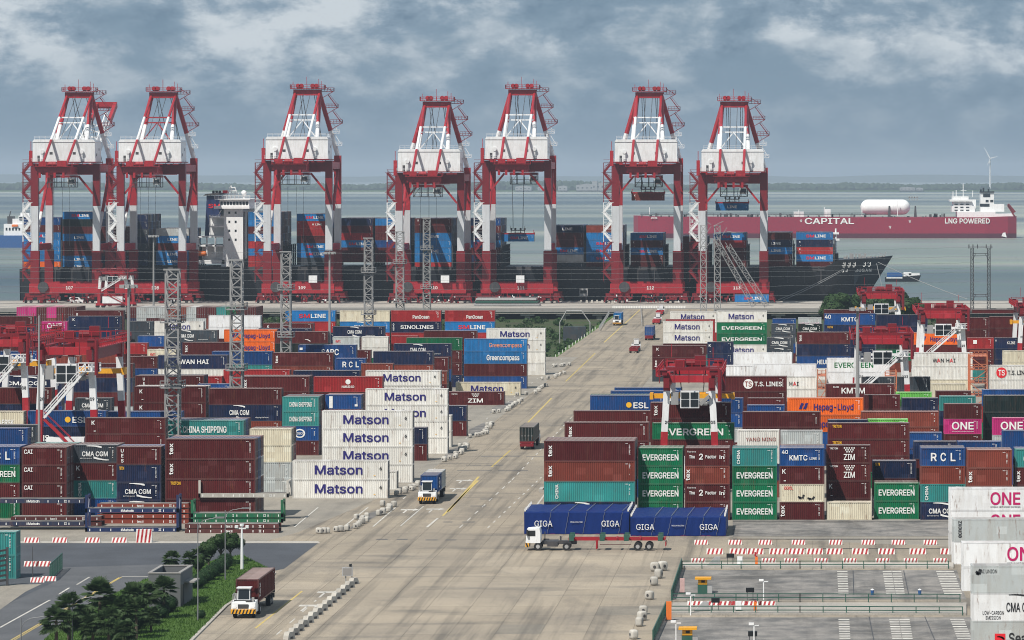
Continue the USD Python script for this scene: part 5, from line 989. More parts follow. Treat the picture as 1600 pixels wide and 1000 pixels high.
for i, (a, b) in enumerate((((1322, 418), (1216, 472)), ((1320, 421), (1224, 472)), ((1370, 412), (1384, 472)), ((1372, 410), (1512, 460)))):
    pa = np.array((Xat(a[0], 1436), 1436 if i < 2 else 1440, Zat(a[1], 1436))); pb = np.array((Xat(b[0], 1424), 1424 if i != 3 else 1428, .5 if i != 3 else .6)); m = MB(); m.path([pa + (pb - pa) * t - np.array([0, 0, 1.2 * 4 * t * (1 - t) * .5]) for t in np.linspace(0, 1, 9)], .11, 5)
    single('mooring_line', m, 'wire_grey', f"{['upper slanting mooring line by the ship name', 'lower slanting mooring line by the ship name', 'steep mooring line under the ship bow', 'long mooring line running ahead of the bow'][i]}", 'rope', 'mooring lines at the bow')
m = MB(); 
# hatch covers piled on the quay, barrier row, quay clutter
hc = thing('hatch_cover', 'pile of long grey green hatch covers on the quay edge', 'hatch cover', (Xat(740, 1372), 1372, 0)); 
for k in range(3):
    m = MB(); z = k * .95; m.box(0 + k * .4, 23.5 - k * .6, 0, 8, z + .15, z + .8); m.box(.5, 23 - k, .5, 7.5, z, z + .15); m.build('cover', 'fence_green' if k % 2 else 'steel_grey', hc)
blk = kind_root('quay_block'); m = MB(); m.prism([(-.5, 0), (.5, 0), (.3, 1.0), (-.3, 1.0)], -.6, .6); m.build('block', 'concrete_block', blk)
for i, (pxx, py_) in enumerate([(908, 473), (917, 473), (925, 473), (933, 473), (941, 473), (949, 473), (957, 474), (965, 474)]): inst(blk, 'concrete_block', G(pxx, py_), f'small grey block in the row on the quay before the ship, {ORD[i]} from left', 'block', 'row of grey blocks on the quay')
m = MB()
for i in range(44): pxx = 958 + i * 2.6; g = G(pxx, 481.5); m.box(g[0] - .22, g[0] + .22, g[1] - .2, g[1] + .2, 0, .8)
p = single('road_stud', m, 'barrier_white', None, None, kind='stuff')
g = G(912, 472); t = thing('control_booth', 'small dark booth on the quay left of the road head', 'booth', (g[0], g[1], 0)); m = MB(); m.box(-1.5, 1.5, -1, 1, 2.2, 5.0); m.build('cabin', 'steel_grey', t); m = MB(); m.box(-1.2, 1.2, -1.06, -.99, 3.2, 4.4); m.build('window', 'glass_dark', t); m = MB(); m.box(-1.2, -.8, -.8, .8, 0, 2.2); m.box(.8, 1.2, -.8, .8, 0, 2.2); m.build('stand', 'dark_steel', t)
inst(proto(12.19, HH, 'Y', 'smline'), 'shipping_container', (Xat(1148, 1374), 1374, 1.3), 'light blue container on a trailer on the quay below the rightmost crane', 'container')

# ---------------------------------------------------------------- tanker at anchor
TD = 3117.0; tx = lambda p: Xat(p, TD); tz = lambda p: Zat(p, TD)
r = thing('tanker', 'long dark red tanker lying out on the water with a white gas tank on deck', 'ship', (0, 0, 0))
secs2 = [(988, .05, 337), (996, .6, 337.5), (1012, .95, 338.5), (1040, 1, 339), (1300, 1, 339.5), (1540, 1, 339.5), (1575, .9, 338), (1589, .72, 338)]
V = []
for sx, d, yt in secs2: x = tx(sx); V.append([(x, TD + 24 * (1 - d), WZ - 2), (x, TD + 24 * (1 - d), tz(yt)), (x, TD + 24 * (1 + d), tz(yt)), (x, TD + 24 * (1 + d), WZ - 2)])
m = MB(); m.add(np.array(V).reshape(-1, 3), [(i * 4 + j, (i + 1) * 4 + j, (i + 1) * 4 + (j + 1) % 4, i * 4 + (j + 1) % 4) for i in range(len(secs2) - 1) for j in range(4)]); m.add(V[0], [(0, 1, 2), (0, 2, 3)]); m.add(V[-1], [(0, 2, 1), (0, 3, 2)]); hull = m.build('hull', 'hull_red', r); m = MB(); V2 = [[(p[0], p[1] + (-.15 if q == 0 else .15), p[2]) for q, p in enumerate((v[0], (v[1][0], v[1][1], 1.5)))] for v in V[2:]]; m.add(np.array(V2).reshape(-1, 3) - [0, .08, 0], [(i * 2, (i + 1) * 2, (i + 1) * 2 + 1, i * 2 + 1) for i in range(len(V2) - 1)]); m.build('boot_band', 'hull_shade_red', hull)  # lower band: darker red that paints the shaded lower hull
m = MB(); put_text(m, 'CAPITAL', tx(1296), TD - .15, tz(345.3), 4.6, tx(1334) - tx(1257), True, .1); put_text(m, 'LNG POWERED', tx(1511.5), TD - .15, tz(345.2), 3.9, tx(1546) - tx(1476), True, .1); put_text(m, 'AFSTONE', tx(1022), TD - .15, tz(340.5), 1.5, tx(1026) - tx(1016), True, .1)
for p_, q in ((1251, 345), (1390, 355), (1421, 346), (1081, 346), (1100, 345)): m.box(tx(p_), tx(p_) + .8, TD - .2, TD - .05, tz(q + 2), tz(q - 2)); m.box(tx(p_) - .7, tx(p_) + 1.3, TD - .2, TD - .05, tz(q - .4), tz(q - 1.2))
m.build('ship_name', 'ink_white', hull)
m = MB(); m.add([(tx(1565), TD + 1, tz(369)), (tx(1573), TD + 1, tz(371)), (tx(1571), TD + 1, tz(363)), (tx(1567), TD + 1, tz(364))], [(0, 1, 2), (0, 2, 3)]); m.build('rudder_mark', 'ship_white', hull)
m = MB(); c = trimesh.creation.capsule((1438 - 1384) * TD / F, 12 * TD / F, count=[20, 20]); c.apply_transform(trimesh.transformations.rotation_matrix(math.pi / 2, [0, 1, 0])); c.apply_translation((tx(1384), TD + 20, tz(324))); m.tri(c); tk = m.build('gas_tank', 'ship_white', r, smooth=True)
m = MB()
for p_ in (1390, 1431): m.prism([(tx(p_ - 2.5), tz(340)), (tx(p_ + 2.5), tz(340)), (tx(p_ + 1), tz(322)), (tx(p_ - 1), tz(322))], TD + 12.9, TD + 14)
m.build('saddle', 'dark_steel', tk); m = MB()
for p_ in (1422, 1426, 1430, 1434): m.bar((tx(p_), TD + 20, tz(314)), (tx(p_), TD + 20, tz(307)), .5); 
m.bar((tx(1420), TD + 20, tz(309)), (tx(1436), TD + 20, tz(309)), .5); m.build('valve_gear', 'galvanised', tk)
m = MB(); rr = random.Random(5)
for q in range(90):
    p_ = rr.uniform(1000, 1480); h = rr.uniform(1, 6); 
    if 1370 < p_ < 1452: h *= .4
    m.box(tx(p_), tx(p_ + rr.uniform(.5, 4)), TD + 6, TD + 8, tz(339.5), tz(339.5 - h))
m.bar((tx(1000), TD + 7, tz(335.5)), (tx(1370), TD + 7, tz(335.5)), .5); m.bar((tx(1000), TD + 7, tz(333)), (tx(1370), TD + 7, tz(333)), .35); m.build('deck_pipes', 'dark_steel', r)
m = MB()
for p_, h in ((1014, 14), (1347, 16), (1403, 24), (1288, 14), (1293, 11), (1248, 10)): m.bar((tx(p_), TD + 10, tz(338)), (tx(p_), TD + 10, tz(338 - h)), .6)
m.box(tx(1240), tx(1256), TD + 10, TD + 20, tz(339), tz(331)); m.box(tx(1288), tx(1298), TD + 10, TD + 20, tz(339), tz(327)); m.build('deck_mast', 'ship_white', r)
m = MB(); m.box(tx(1496), tx(1556), TD + 6, TD + 40, tz(340), tz(331)); m.box(tx(1488), tx(1524), TD + 8, TD + 36, tz(331), tz(322)); m.box(tx(1490), tx(1520), TD + 8, TD + 36, tz(322), tz(315)); m.box(tx(1485), tx(1518), TD + 6, TD + 38, tz(315), tz(312)); m.box(tx(1489), tx(1514), TD + 8, TD + 30, tz(312), tz(307)); m.box(tx(1533), tx(1554), TD + 10, TD + 28, tz(331), tz(301)); m.box(tx(1554), tx(1570), TD + 10, TD + 20, tz(331), tz(319)); m.box(tx(1556), tx(1586), TD + 6, TD + 30, tz(340), tz(334)); hs = m.build('deckhouse', 'ship_white', r)
m = MB(); m.box(tx(1532), tx(1554.5), TD + 9, TD + 29, tz(301), tz(299))
for a, b in ((1534, 296), (1538, 293.5), (1546, 295)): m.tube((tx(a), TD + 16, tz(299)), (tx(a), TD + 16, tz(b)), .7, n=6)
for a, b, c_, d in ((1537, 308, 1548, 302.5), (1541, 316, 1545.5, 312.5), (1548, 316, 1553, 312.5), (1532, 323, 1547, 318.5)): m.box(tx(a), tx(c_), TD + 9.8, TD + 10.02, tz(b), tz(d))
for k in range(4):
    for a in range(3): m.box(tx(1492 + a * 9), tx(1497 + a * 9), TD + 7.8, TD + 8.02, tz(329.5 - k * 4.6), tz(327.8 - k * 4.6))
m.build('window', 'glass_dark', hs); m = MB()
for a, b in ((1490, 299), (1495, 297), (1506, 287), (1521, 298)): m.bar((tx(a), TD + 14, tz(308)), (tx(a), TD + 14, tz(b)), .5)
m.bar((tx(1502), TD + 14, tz(298)), (tx(1511), TD + 14, tz(298)), .4); m.box(tx(1518), tx(1526), TD + 12, TD + 14, tz(330), tz(312)); m.build('radar_mast', 'ship_white', hs)
m = MB(); m.bar((tx(1586), TD + 6, tz(338)), (tx(1575), TD + 6, tz(321)), 1.2); m.add([(tx(1574), TD + 5.4, tz(320)), (tx(1577), TD + 5.4, tz(318)), (tx(1588), TD + 5.4, tz(331)), (tx(1584), TD + 5.4, tz(333))], [(0, 1, 2), (0, 2, 3)]); m.build('free_fall_boat', 'crane_deep_red', r)

# small ship at the left edge and pilot boat
SD2 = 2700.0; sx2 = lambda p: Xat(p, SD2); sz2 = lambda p: Zat(p, SD2)
r = thing('cargo_ship', 'blue hulled cargo ship with white bridge at the far left edge', 'ship', (0, 0, 0)); m = MB(); m.prism([(sx2(-70), WZ - 1), (sx2(88), WZ - 1), (sx2(92), sz2(368)), (sx2(-70), sz2(368))], SD2, SD2 + 18); m.build('hull', 'hull_blue', r)
m = MB(); m.box(sx2(5), sx2(36), SD2 + 2, SD2 + 16, sz2(368), sz2(350)); m.box(sx2(18), sx2(36), SD2 + 3, SD2 + 15, sz2(350), sz2(342)); m.box(sx2(28), sx2(46), SD2 + 2, SD2 + 16, sz2(342), sz2(337)); m.box(sx2(30), sx2(44), SD2 + 4, SD2 + 14, sz2(337), sz2(333)); d = m.build('deckhouse', 'ship_white', r)
m = MB(); [m.box(sx2(8 + 5 * k), sx2(10.5 + 5 * k), SD2 + 1.8, SD2 + 2.02, sz2(360), sz2(356)) for k in range(5)]; m.box(sx2(29), sx2(45), SD2 + 1.8, SD2 + 2.02, sz2(341), sz2(339)); m.build('window', 'glass_dark', d); m = MB(); m.box(sx2(9), sx2(18), SD2 + 5, SD2 + 12, sz2(350), sz2(338)); m.bar((sx2(12), SD2 + 6, sz2(338)), (sx2(14), SD2 + 6, sz2(330)), .6); m.build('funnel', 'dark_steel', r)
m = MB(); m.box(sx2(18), sx2(27), SD2 + 1, SD2 + 2, sz2(354), sz2(351)); m.build('lifeboat', 'safety_orange', r)
BD = 1830.0; bx_ = lambda p: Xat(p, BD); bz = lambda p: Zat(p, BD)
r = thing('harbour_boat', 'small dark harbour boat with white wheelhouse off the ship bow', 'boat', (0, 0, 0)); m = MB(); m.prism([(bx_(1383), WZ - .5), (bx_(1434), WZ - .5), (bx_(1439), bz(430.5)), (bx_(1436), bz(430)), (bx_(1411), bz(432)), (bx_(1383), bz(433))], BD, BD + 5); m.build('hull', 'hull_black', r); m = MB(); m.box(bx_(1386), bx_(1410), BD + .6, BD + 4.4, bz(433), bz(426)); m.build('deck_house', 'hull_blue', r); m = MB(); m.box(bx_(1412), bx_(1424), BD + .8, BD + 4, bz(432), bz(425.5)); m.box(bx_(1424), bx_(1437), BD + .5, BD + 1, bz(431), bz(426.5)); m.box(bx_(1385), bx_(1410), BD - .1, BD + .02, bz(435), bz(433.2)); w_ = m.build('wheelhouse', 'ship_white', r); m = MB(); m.box(bx_(1420), bx_(1424.2), BD + .7, BD + .82, bz(429.5), bz(427)); m.build('window', 'glass_dark', w_)

# ---------------------------------------------------------------- far shore
def crowns(name, pts, mat, kind='stuff'):
    ico = trimesh.creation.icosphere(1, 1.0); V0 = np.array(ico.vertices); F0 = np.array(ico.faces); m = MB(); r2 = np.random.default_rng(4)
    for x, y, z, w, h in pts: v = V0 * (1 + r2.uniform(-.28, .28, (len(V0), 1))) * (w, w, h) + (x, y, z + h * .7); m.add(v, F0)
    return single(name, m, mat, None, None, kind=kind)
rr = random.Random(9); pts = []
CO = 12400.0
for k in range(4200):
    p_ = rr.uniform(-60, 1660); y = CO + rr.uniform(0, 900); big = .5 + 1.1 * meshkit.fbm(np.array([[p_ * .011, 3.3, 0]]), 4)[0]
    x = Xat(p_, y); h = rr.uniform(7, 14) * big * (1.0 if 480 < p_ < 1460 or rr.random() < .8 else .6); pts.append((x, y, 0, rr.uniform(7, 16), h))
crowns('far_trees', pts, 'leaf_far')
m = MB(); m.box(Xat(-120, 12300), Xat(1750, 12300), 12300, 15000, -5, .8); struct('far_shore', m, 'grass_green')
m = MB(); xs = np.linspace(-16000, 7000, 240); v = []; ridge = 30 + 34 * meshkit.fbm(np.column_stack([xs * .0011, xs * 0, xs * 0 + 5]), 5)
for i, x in enumerate(xs): v += [(x, 30000, -5), (x, 30400, ridge[i]), (x, 34000, ridge[i] * .9), (x, 34500, -5)]
m.add(v, [(i * 4 + j, (i + 1) * 4 + j, (i + 1) * 4 + j + 1, i * 4 + j + 1) for i in range(239) for j in range(3)]); struct('far_hills', m, 'leaf_far')
fb = [(900, 935, 287, 'long low white hall'), (925, 945, 283, 'pair of white blocks'), (872, 886, 290, 'low white shed'), (1406, 1430, 292, 'low white sheds'), (840, 858, 291, 'small pale shed'), (1432, 1442, 293, 'small white house'), (956, 961, 287, 'thin pale tower'), (805, 830, 290, 'long pale roof'), (618, 628, 292, 'small grey shed')]
for i, (a, b, t, l) in enumerate(fb):
    y = 12290 - i * 3; x0, x1 = Xat(a, y), Xat(b, y); zt = Zat(t, y); g = thing('far_building', f'{l} on the far shore ' + ['below the sixth quay crane', 'right of the long hall', 'left of the long hall', 'right of the white gas tank', 'right of the fifth quay crane', 'beside the low white sheds', 'behind the sixth crane leg', 'behind the fifth quay crane', 'left of the fourth quay crane'][i], 'building', (x0, y, 0)); w = x1 - x0
    m = MB()
    if i == 1: m.box(0, w * .4, 0, 40, 0, zt); m.box(w * .5, w, 0, 40, 0, zt * .85)
    else: m.prism([(0, 0), (w, 0), (w, zt * .8), (w * .5, zt), (0, zt * .8)], 0, 40)
    b_ = m.build('wall', 'galvanised', g); m = MB(); n_ = max(2, int(w / 12))
    for k in range(n_): m.box(w * (k + .3) / n_, w * (k + .6) / n_, -.4, -.1, zt * .3, zt * .5)
    m.build('window', 'glass_dark', g)
WD = 12500.0; r = thing('wind_turbine', 'white wind turbine on the far shore behind the tanker deckhouse', 'wind turbine', (Xat(1547, WD), WD, 0)); hz = Zat(247.5, WD); m = MB(); m.tube((0, 0, 0), (0, 0, hz), 3.4, 2.2, 14); m.build('tower', 'crane_white', r, smooth=40); m = MB(); m.box(-2.6, 2.6, -6, 5, hz - 2.5, hz + 2.5); m.tube((0, -9, hz), (0, -6, hz), 1.2, 2.6, 10); m.build('nacelle', 'crane_white', r)
for a in (118, 14, 246):
    m = MB(); c, s = math.cos(math.radians(a)), math.sin(math.radians(a)); L = 41 if a == 118 else 24
    d = np.array([c, 0, s]); q = np.array([-s, 0, c]); o = np.array([0, -8.5, hz]); m.add([o - q * 1.6, o + q * 1.6, o + d * L * .3 + q * 2.4, o + d * L + q * .5, o + d * L - q * .3, o + d * L * .3 - q * 1.0] + [x + np.array([0, .8, 0]) for x in (o - q * 1.6, o + q * 1.6, o + d * L * .3 + q * 2.4, o + d * L + q * .5, o + d * L - q * .3, o + d * L * .3 - q * 1.0)], [(0, 1, 2), (0, 2, 5), (5, 2, 3), (5, 3, 4), (6, 8, 7), (6, 11, 8), (11, 9, 8), (11, 10, 9), (1, 7, 8), (1, 8, 2), (2, 8, 9), (2, 9, 3), (0, 5, 11), (0, 11, 6), (5, 4, 10), (5, 10, 11)]); m.build('blade', 'crane_white', r)
# ---------------------------------------------------------------- port trucks
def each_wheel(t, xs, w, r, tw):
    for x in xs:
        for s in (-1, 1): p = MB().tube((x, s * w - tw / 2, r), (x, s * w + tw / 2, r), r, n=16).build('wheel', 'rubber', t); MB().tube((x, s * (w + tw / 2 + .001), r), (x, s * (w + tw / 2 + .03), r), r * .5, n=10).build('hub', 'steel_grey', p)
def chassis(t, x0, x1, mat, rear_wheels, z=1.05):
    m = MB()
    for s in (-1, 1): m.box(x0, x1, s * .5 - .09, s * .5 + .09, z - .05, z + .32)
    for x in np.linspace(x0 + .3, x1 - .3, 9): m.box(x - .06, x + .06, -.42, .42, z, z + .22)
    for x in (x0 + .05, x0 + 3.1, x0 + (x1 - x0) * .5, x1 - .25): m.box(x - .1, x + .1, -1.2, 1.2, z + .1, z + .34)
    m.box(x1 - 3.6, x1 - 3.4, -.7, -.5, .15, z); m.box(x1 - 3.6, x1 - 3.4, .5, .7, .15, z)
    m.box(x0 + 4.3, x1 - 3.8, -.95, -.88, .55, .62); m.box(x0 - .12, x0, -1.15, 1.15, .55, 1.1); m.build('trailer_frame', mat, t)
    each_wheel(t, rear_wheels, .92, .5, .5)
def tractor(t, x, kind='half'):
    'forward is +x; x is the front bumper'
    if kind == 'half':
        m = MB(); m.prism([(x - 1.9, .62), (x - .05, .62), (x, 1.0), (x - .1, 1.62), (x - 1.0, 1.8), (x - 1.9, 1.8)], -1.25, 1.25); hood = m.build('body', 'crane_white', t)
        m = MB(); m.prism([(x - 2.1, 1.8), (x - 1.0, 1.8), (x - 1.15, 3.05), (x - 2.1, 3.05)], -.75, .55); m.box(x - 2.2, x - .95, -.85, .65, 3.05, 3.15); c = m.build('cab', 'crane_white', t)
        m = MB(); m.add([(x - .985, -.68, 1.92), (x - .985, .48, 1.92), (x - 1.125, .48, 2.95), (x - 1.125, -.68, 2.95)], [(0, 1, 2), (0, 2, 3)]); m.box(x - 2.0, x - 1.25, -.775, -.755, 1.95, 2.9); m.box(x - 2.0, x - 1.25, .555, .575, 1.95, 2.9); m.build('windscreen', 'glass_dark', c)
        m = MB(); m.box(x - .5, x + .12, -1.28, 1.28, .5, .98); b = m.build('bumper', 'safety_yellow', t); m = MB()
        for k in range(7): y = -1.2 + k * .36; m.add([(x + .125, y, .5), (x + .125, y + .17, .5), (x + .125, y + .34, .98), (x + .125, y + .17, .98)], [(0, 1, 2), (0, 2, 3)])
        m.build('bumper_stripe', 'ink_black', b)
        m = MB()
        for s in (-1, 1): m.box(x + .0, x + .04, s * .95 - .2, s * .95 + .2, 1.06, 1.28)
        m.build('headlight', 'ship_white', hood); m = MB(); m.box(x - .02, x + .03, -.55, .55, 1.05, 1.5); m.box(x - 1.05, x - .7, -1.1, 1.1, 1.802, 1.83); m.box(x - .6, x - .3, .2, .9, 1.75, 1.8); m.build('grille', 'dark_steel', hood)
        m = MB(); m.box(x - 1.6, x - 1.55, -1.25, -.8, 1.8, 2.5); m.bar((x - 1.9, -1.2, 1.8), (x - 1.9, -1.2, 2.5), .05); m.bar((x - .4, -1.2, 1.6), (x - .4, -1.2, 2.4), .05); m.bar((x - .4, -1.2, 2.4), (x - 1.9, -1.2, 2.5), .05); m.box(x - .45, x - .35, .85, 1.1, 1.7, 2.2); m.build('guard_rail', 'galvanised', t)
        m = MB(); m.box(x - 5.6, x - 1.9, -.5, .5, .7, 1.15); m.box(x - 3.2, x - 2.3, -1.2, -.6, .5, 1.2); m.box(x - 3.2, x - 2.3, .6, 1.2, .5, 1.2); m.build('tractor_frame', 'dark_steel', t)
        ws = (x - 1.0, x - 4.4)
    else:
        m = MB(); m.prism([(x - 1.75, .95), (x, .95), (x + .02, 1.85), (x - .12, 2.7), (x - 1.65, 2.78), (x - 1.75, 2.2)], -1.24, 1.24); c = m.build('cab', 'crane_white', t)
        m = MB(); m.add([(x + .024, -1.1, 1.86), (x + .024, 1.1, 1.86), (x - .095, 1.05, 2.62), (x - .095, -1.05, 2.62)], [(0, 1, 2), (0, 2, 3)])
        for s in (-1, 1): m.box(x - 1.15, x - .25, s * 1.245 - .01, s * 1.245 + .01, 1.8, 2.5)
        m.box(x + .021, x + .04, -.9, .9, 1.2, 1.75); m.build('windscreen', 'glass_dark', c)
        m = MB(); m.box(x - .35, x + .1, -1.25, 1.25, .45, .95); b = m.build('bumper', 'safety_yellow', t); m = MB()
        for k in range(6): y = -1.2 + k * .42; m.add([(x + .105, y, .45), (x + .105, y + .2, .45), (x + .105, y + .38, .95), (x + .105, y + .18, .95)], [(0, 1, 2), (0, 2, 3)])
        for s in (-1, 1): m.add([(x - .3, s * 1.255, .45), (x - .1, s * 1.255, .45), (x + .08, s * 1.255, .95), (x - .12, s * 1.255, .95)], [(0, 1, 2), (0, 2, 3)] if s < 0 else [(0, 2, 1), (0, 3, 2)])
        m.build('bumper_stripe', 'ink_black', b)
        m = MB()
        for s in (-1, 1): m.box(x - .1, x + .06, s * .95 - .2, s * .95 + .2, 1.0, 1.22)
        m.build('headlight', 'ship_white', c); m = MB(); m.box(x - 1.7, x - 1.66, -1.26, -1.245, 1.0, 2.6); m.box(x - 1.25, x - 1.22, -1.255, -1.24, 1.0, 2.6); m.box(x - 1.7, x - 1.2, -1.256, -1.24, 1.05, 1.4); m.build('door_seam', 'dark_steel', c)
        m = MB(); m.box(x - .25, x - .05, -1.6, -1.3, 1.9, 2.6); m.box(x - .25, x - .05, 1.3, 1.6, 1.9, 2.6); m.build('mirror', 'ink_black', c)
        m = MB(); m.box(x - 6.2, x - 1.9, -.5, .5, .75, 1.15); m.tube((x - 3.9, -.85, .85), (x - 2.7, -.85, .85), .38, n=10); m.box(x - 2.7, x - 2.0, -1.1, -.6, .6, 1.3); m.box(x - 3.9, x - 2.6, .6, 1.15, .5, 1.1); m.bar((x - 2.2, -.6, 1.1), (x - 2.2, -.6, 2.2), .12); m.bar((x - 4.2, 0, 1.2), (x - 4.2, 0, 1.7), .2); m.build('tractor_frame', 'dark_steel', t)
        ws = (x - 1.45, x - 5.0)
    each_wheel(t, ws, .98, .5, .36)
def truck(px_, py_, rz, label, kind='half', frame='crane_deep_red', loads=(), total=15.2, name='port_truck', D=None):
    'px, py: ground point under the front bumper centre (rear when driving away)'
    g = G(px_, py_); t = thing(name, label, 'truck', (g[0], g[1], .03), rz, 'port trucks on the road' if name == 'port_truck' else None); fx = 0.0
    if rz == 90: fx = total
    tractor(t, fx, kind); x1 = fx - 2.9; x0 = fx - total; chassis(t, x0, x1, frame, (x0 + 1.6, x0 + 3.0)); 
    for (L, col, logo, off, lab, door) in loads:
        px0 = fx - total + .1 + off; z = 1.42
        if rz == -90: loc, r2 = (g[0] + W_ / 2, g[1] - px0 - L if 0 else g[1] - px0 - L, z), 90      # forward is -y
        elif rz == 90: loc, r2 = (g[0] - W_ / 2, g[1] + px0 + L, z), -90                              # forward is +y
        if rz == -90: loc = (g[0] + W_ / 2, g[1] - (px0 + L), z)
        inst(proto(L, HS, col, logo), 'shipping_container', loc, lab, 'container', None, r2)
    return t
truck(380, 967, -90, 'white cabbed port truck with striped bumper carrying the maroon container by the grass', loads=[(12.19, 'M', 'tex', 0, 'maroon container on the truck beside the grass verge', 0)], frame='dark_steel')
truck(667, 788, -90, 'white cabbed port truck carrying a blue and a grey container', loads=[(6.06, 'A', None, 0, 'pale grey container at the rear of the truck on the road', 0), (6.06, 'U', 'hex', 6.1, 'blue container behind the white cab of the truck on the road', 0)], frame='dark_steel')
truck(823, 703, 90, 'port truck driving away under a black green container', loads=[(12.19, 'K', None, 0, 'black green container seen from its door end on the road', 1)], frame='crane_deep_red')
truck(964, 509, -90, 'distant white cabbed truck coming off the road head', loads=[(12.19, 'Y', None, 0, 'light blue container on the distant oncoming truck', 0)], frame='dark_steel')
truck(1014, 532, 90, 'distant port truck driving away under a blue container', loads=[(12.19, 'U', None, 0, 'blue container on the distant truck driving away', 1)], frame='crane_deep_red')
truck(990, 552, 90, 'distant empty trailer with dark tractor on the road', frame='crane_deep_red')
truck(1025, 507, 90, 'nearer of two distant empty red trailers at the road head', frame='crane_red'); truck(1030, 493, 90, 'farther of two distant empty red trailers at the road head', frame='crane_red')
g = G(822, 861); t = thing('flatbed_truck', 'white cabbed truck pulling an empty red skeletal trailer past the blue covered loads', 'truck', (g[0], g[1] + 1.3, .03), 180)
tractor(t, 0, 'full'); chassis(t, -17.2, -5.2, 'crane_red', (-15.2, -13.8), 1.25); m = MB()
for x in (-5.6, -9.4, -12.4, -16.6): m.box(x - .35, x + .35, -1.2, 1.2, 1.58, 1.62); m.box(x - .3, x + .3, 1.0, 1.22, 1.2, 2.05); m.box(x - .3, x + .3, -1.22, -1.0, 1.2, 2.05)
m.build('twist_lock', 'fence_green', t)
# ---------------------------------------------------------------- blue covered loads
def cover(pxa, pxb, pybot, h, w, label, logo_w):
    a = G(pxa, pybot); b = G(pxb, pybot); L = b[0] - a[0]; r = thing('covered_load', label, 'cargo', (a[0], a[1], .03), group='blue covered loads'); n, q = 30, 10; rs = np.random.default_rng(3)
    m = MB(); xs = np.linspace(0, L, n); f = lambda x, z: .07 * math.sin(x * 2.1 + z * 1.3) + .05 * math.sin(x * 5.7 - z)
    rows = [[(x, f(x, z) - .05, z) for x in xs] for z in np.linspace(.05, h - .1, 7)] + [[(x, .08 + y, h + .10 * math.sin(x * 1.1 + y) * math.sin(y * .9) + .05 * math.sin(x * 3.3 + y * 2)) for x in xs] for y in np.linspace(.1, w, 12)]
    nx = n; V = [p for r_ in rows for p in r_]; m.add(V, [(i * nx + j, i * nx + j + 1, (i + 1) * nx + j + 1, (i + 1) * nx + j) for i in range(len(rows) - 1) for j in range(nx - 1)])
    for x in (0, L): m.add([(x, 0, .05), (x, w, .05), (x, w, h), (x, 0.05, h)], [(0, 1, 2), (0, 2, 3)])
    m.add([(0, w + .08, 0), (L, w + .08, 0), (L, w + .08, h), (0, w + .08, h)], [(0, 2, 1), (0, 3, 2)]); cov = m.build('tarpaulin', 'tarp_blue', r, smooth=40)
    m = MB()
    for x in (.14, .83) if logo_w else (.17, .83): put_text(m, 'GIGA', x * L + (.2 if x < .5 else -.1), -.24, h * .48, .74, 2.3, False, .03)
    put_text(m, 'MODULAR SOLUTIONS', L * .5, -.22, h * .55, .16, 1.6, False, .02); m.build('lettering', 'ink_white', cov); m = MB()
    for x in np.linspace(L * .22, L * .9, 5): m.bar((x, -.16, .1), (x + .5, -.14, h), .03); m.bar((x + .5, .05, h + .12), (x + 1.0, w, h + .14), .05)
    m.build('lashing', 'wire_grey', r); m = MB()
    for x in (.12, L - .12):
        for y in np.linspace(.1, w - .2, 6): m.box(x - .1, x + .1, y - .12, y + .12, h + .05, h + .38)
    m.build('corner_pad', 'barrier_white', r)
    m = MB(); m.box(.05, L - .05, .0, w, -.0, .06); m.build('flat_base', 'crane_deep_red', r); return r
paint('tarp_blue', (.003, .020, .125), rough=.5, spec=.2, var=.06, dirt=.15, dirtc=(.012, .03, .12))
cover(819, 983, 835, 2.9, 11, 'blue covered load with grey lettering, left one behind the red trailer', 0); cover(985, 1134, 838, 2.5, 13.5, 'blue covered load with white lettering, right one in front of the green containers', 1)
r = thing('flat_rack', 'pale flat rack frame lying on the left blue covered load', 'flat rack', (Xat(842, 525), 525, 2.99)); m = MB(); m.box(0, 12.2, 0, .3, .1, .5); m.box(0, 12.2, 3.4, 3.7, .1, .5)
for x in (0, 3, 9.6, 11.6): m.box(x, x + .5, 0, 3.7, .5, .62)
m.build('frame', 'concrete_block', r); m = MB(); m.box(.4, 11.8, .4, 3.3, .12, .4); m.build('deck', 'box_red_brown', r)
# ---------------------------------------------------------------- flat racks, lower left
def flatrack(pxa, py_, L, col, levels, label, texts=('Matson',), ends=(1, 1), deckc='lane_concrete'):
    a = G(pxa, py_); r = thing('flat_rack', label, 'flat rack', (a[0], a[1], 0), group='stacked flat racks left of the road')
    for i, z in enumerate(levels):
        m = MB(); m.box(0, L, 0, .22, z, z + .55); m.box(0, L, W_ - .22, W_, z, z + .55)
        for x in np.linspace(.4, L - .4, 14): m.box(x - .05, x + .05, .22, W_ - .22, z + .1, z + .4)
        fr = m.build('side_beam', col, r); m = MB(); m.box(.2, L - .2, .22, W_ - .22, z + .5, z + .57); m.build('deck', deckc, fr)
        m = MB(); put_text(m, texts[min(i, len(texts) - 1)], L * .46, -.012, z + .27, .32, None, True, .01); put_text(m, 'II', L * .8, -.012, z + .27, .3, None, True, .01)
        for x in np.linspace(.6, L - .6, 9): m.box(x - .05, x + .05, -.01, -.002, z + .1, z + .4)
        m.build('lettering', 'ink_white', fr)
    top = levels[-1] + 2.3
    for k, x in enumerate((0, L - .3)):
        if not ends[k]: continue
        m = MB(); m.box(x, x + .3, 0, .3, levels[0], top); m.box(x, x + .3, W_ - .3, W_, levels[0], top); m.box(x + .05, x + .25, .3, W_ - .3, top - .4, top - .1); m.bar((x + .15, .3, levels[0] + .6), (x + .15, W_ - .3, top - .5), .12); m.build('end_wall', col, r)
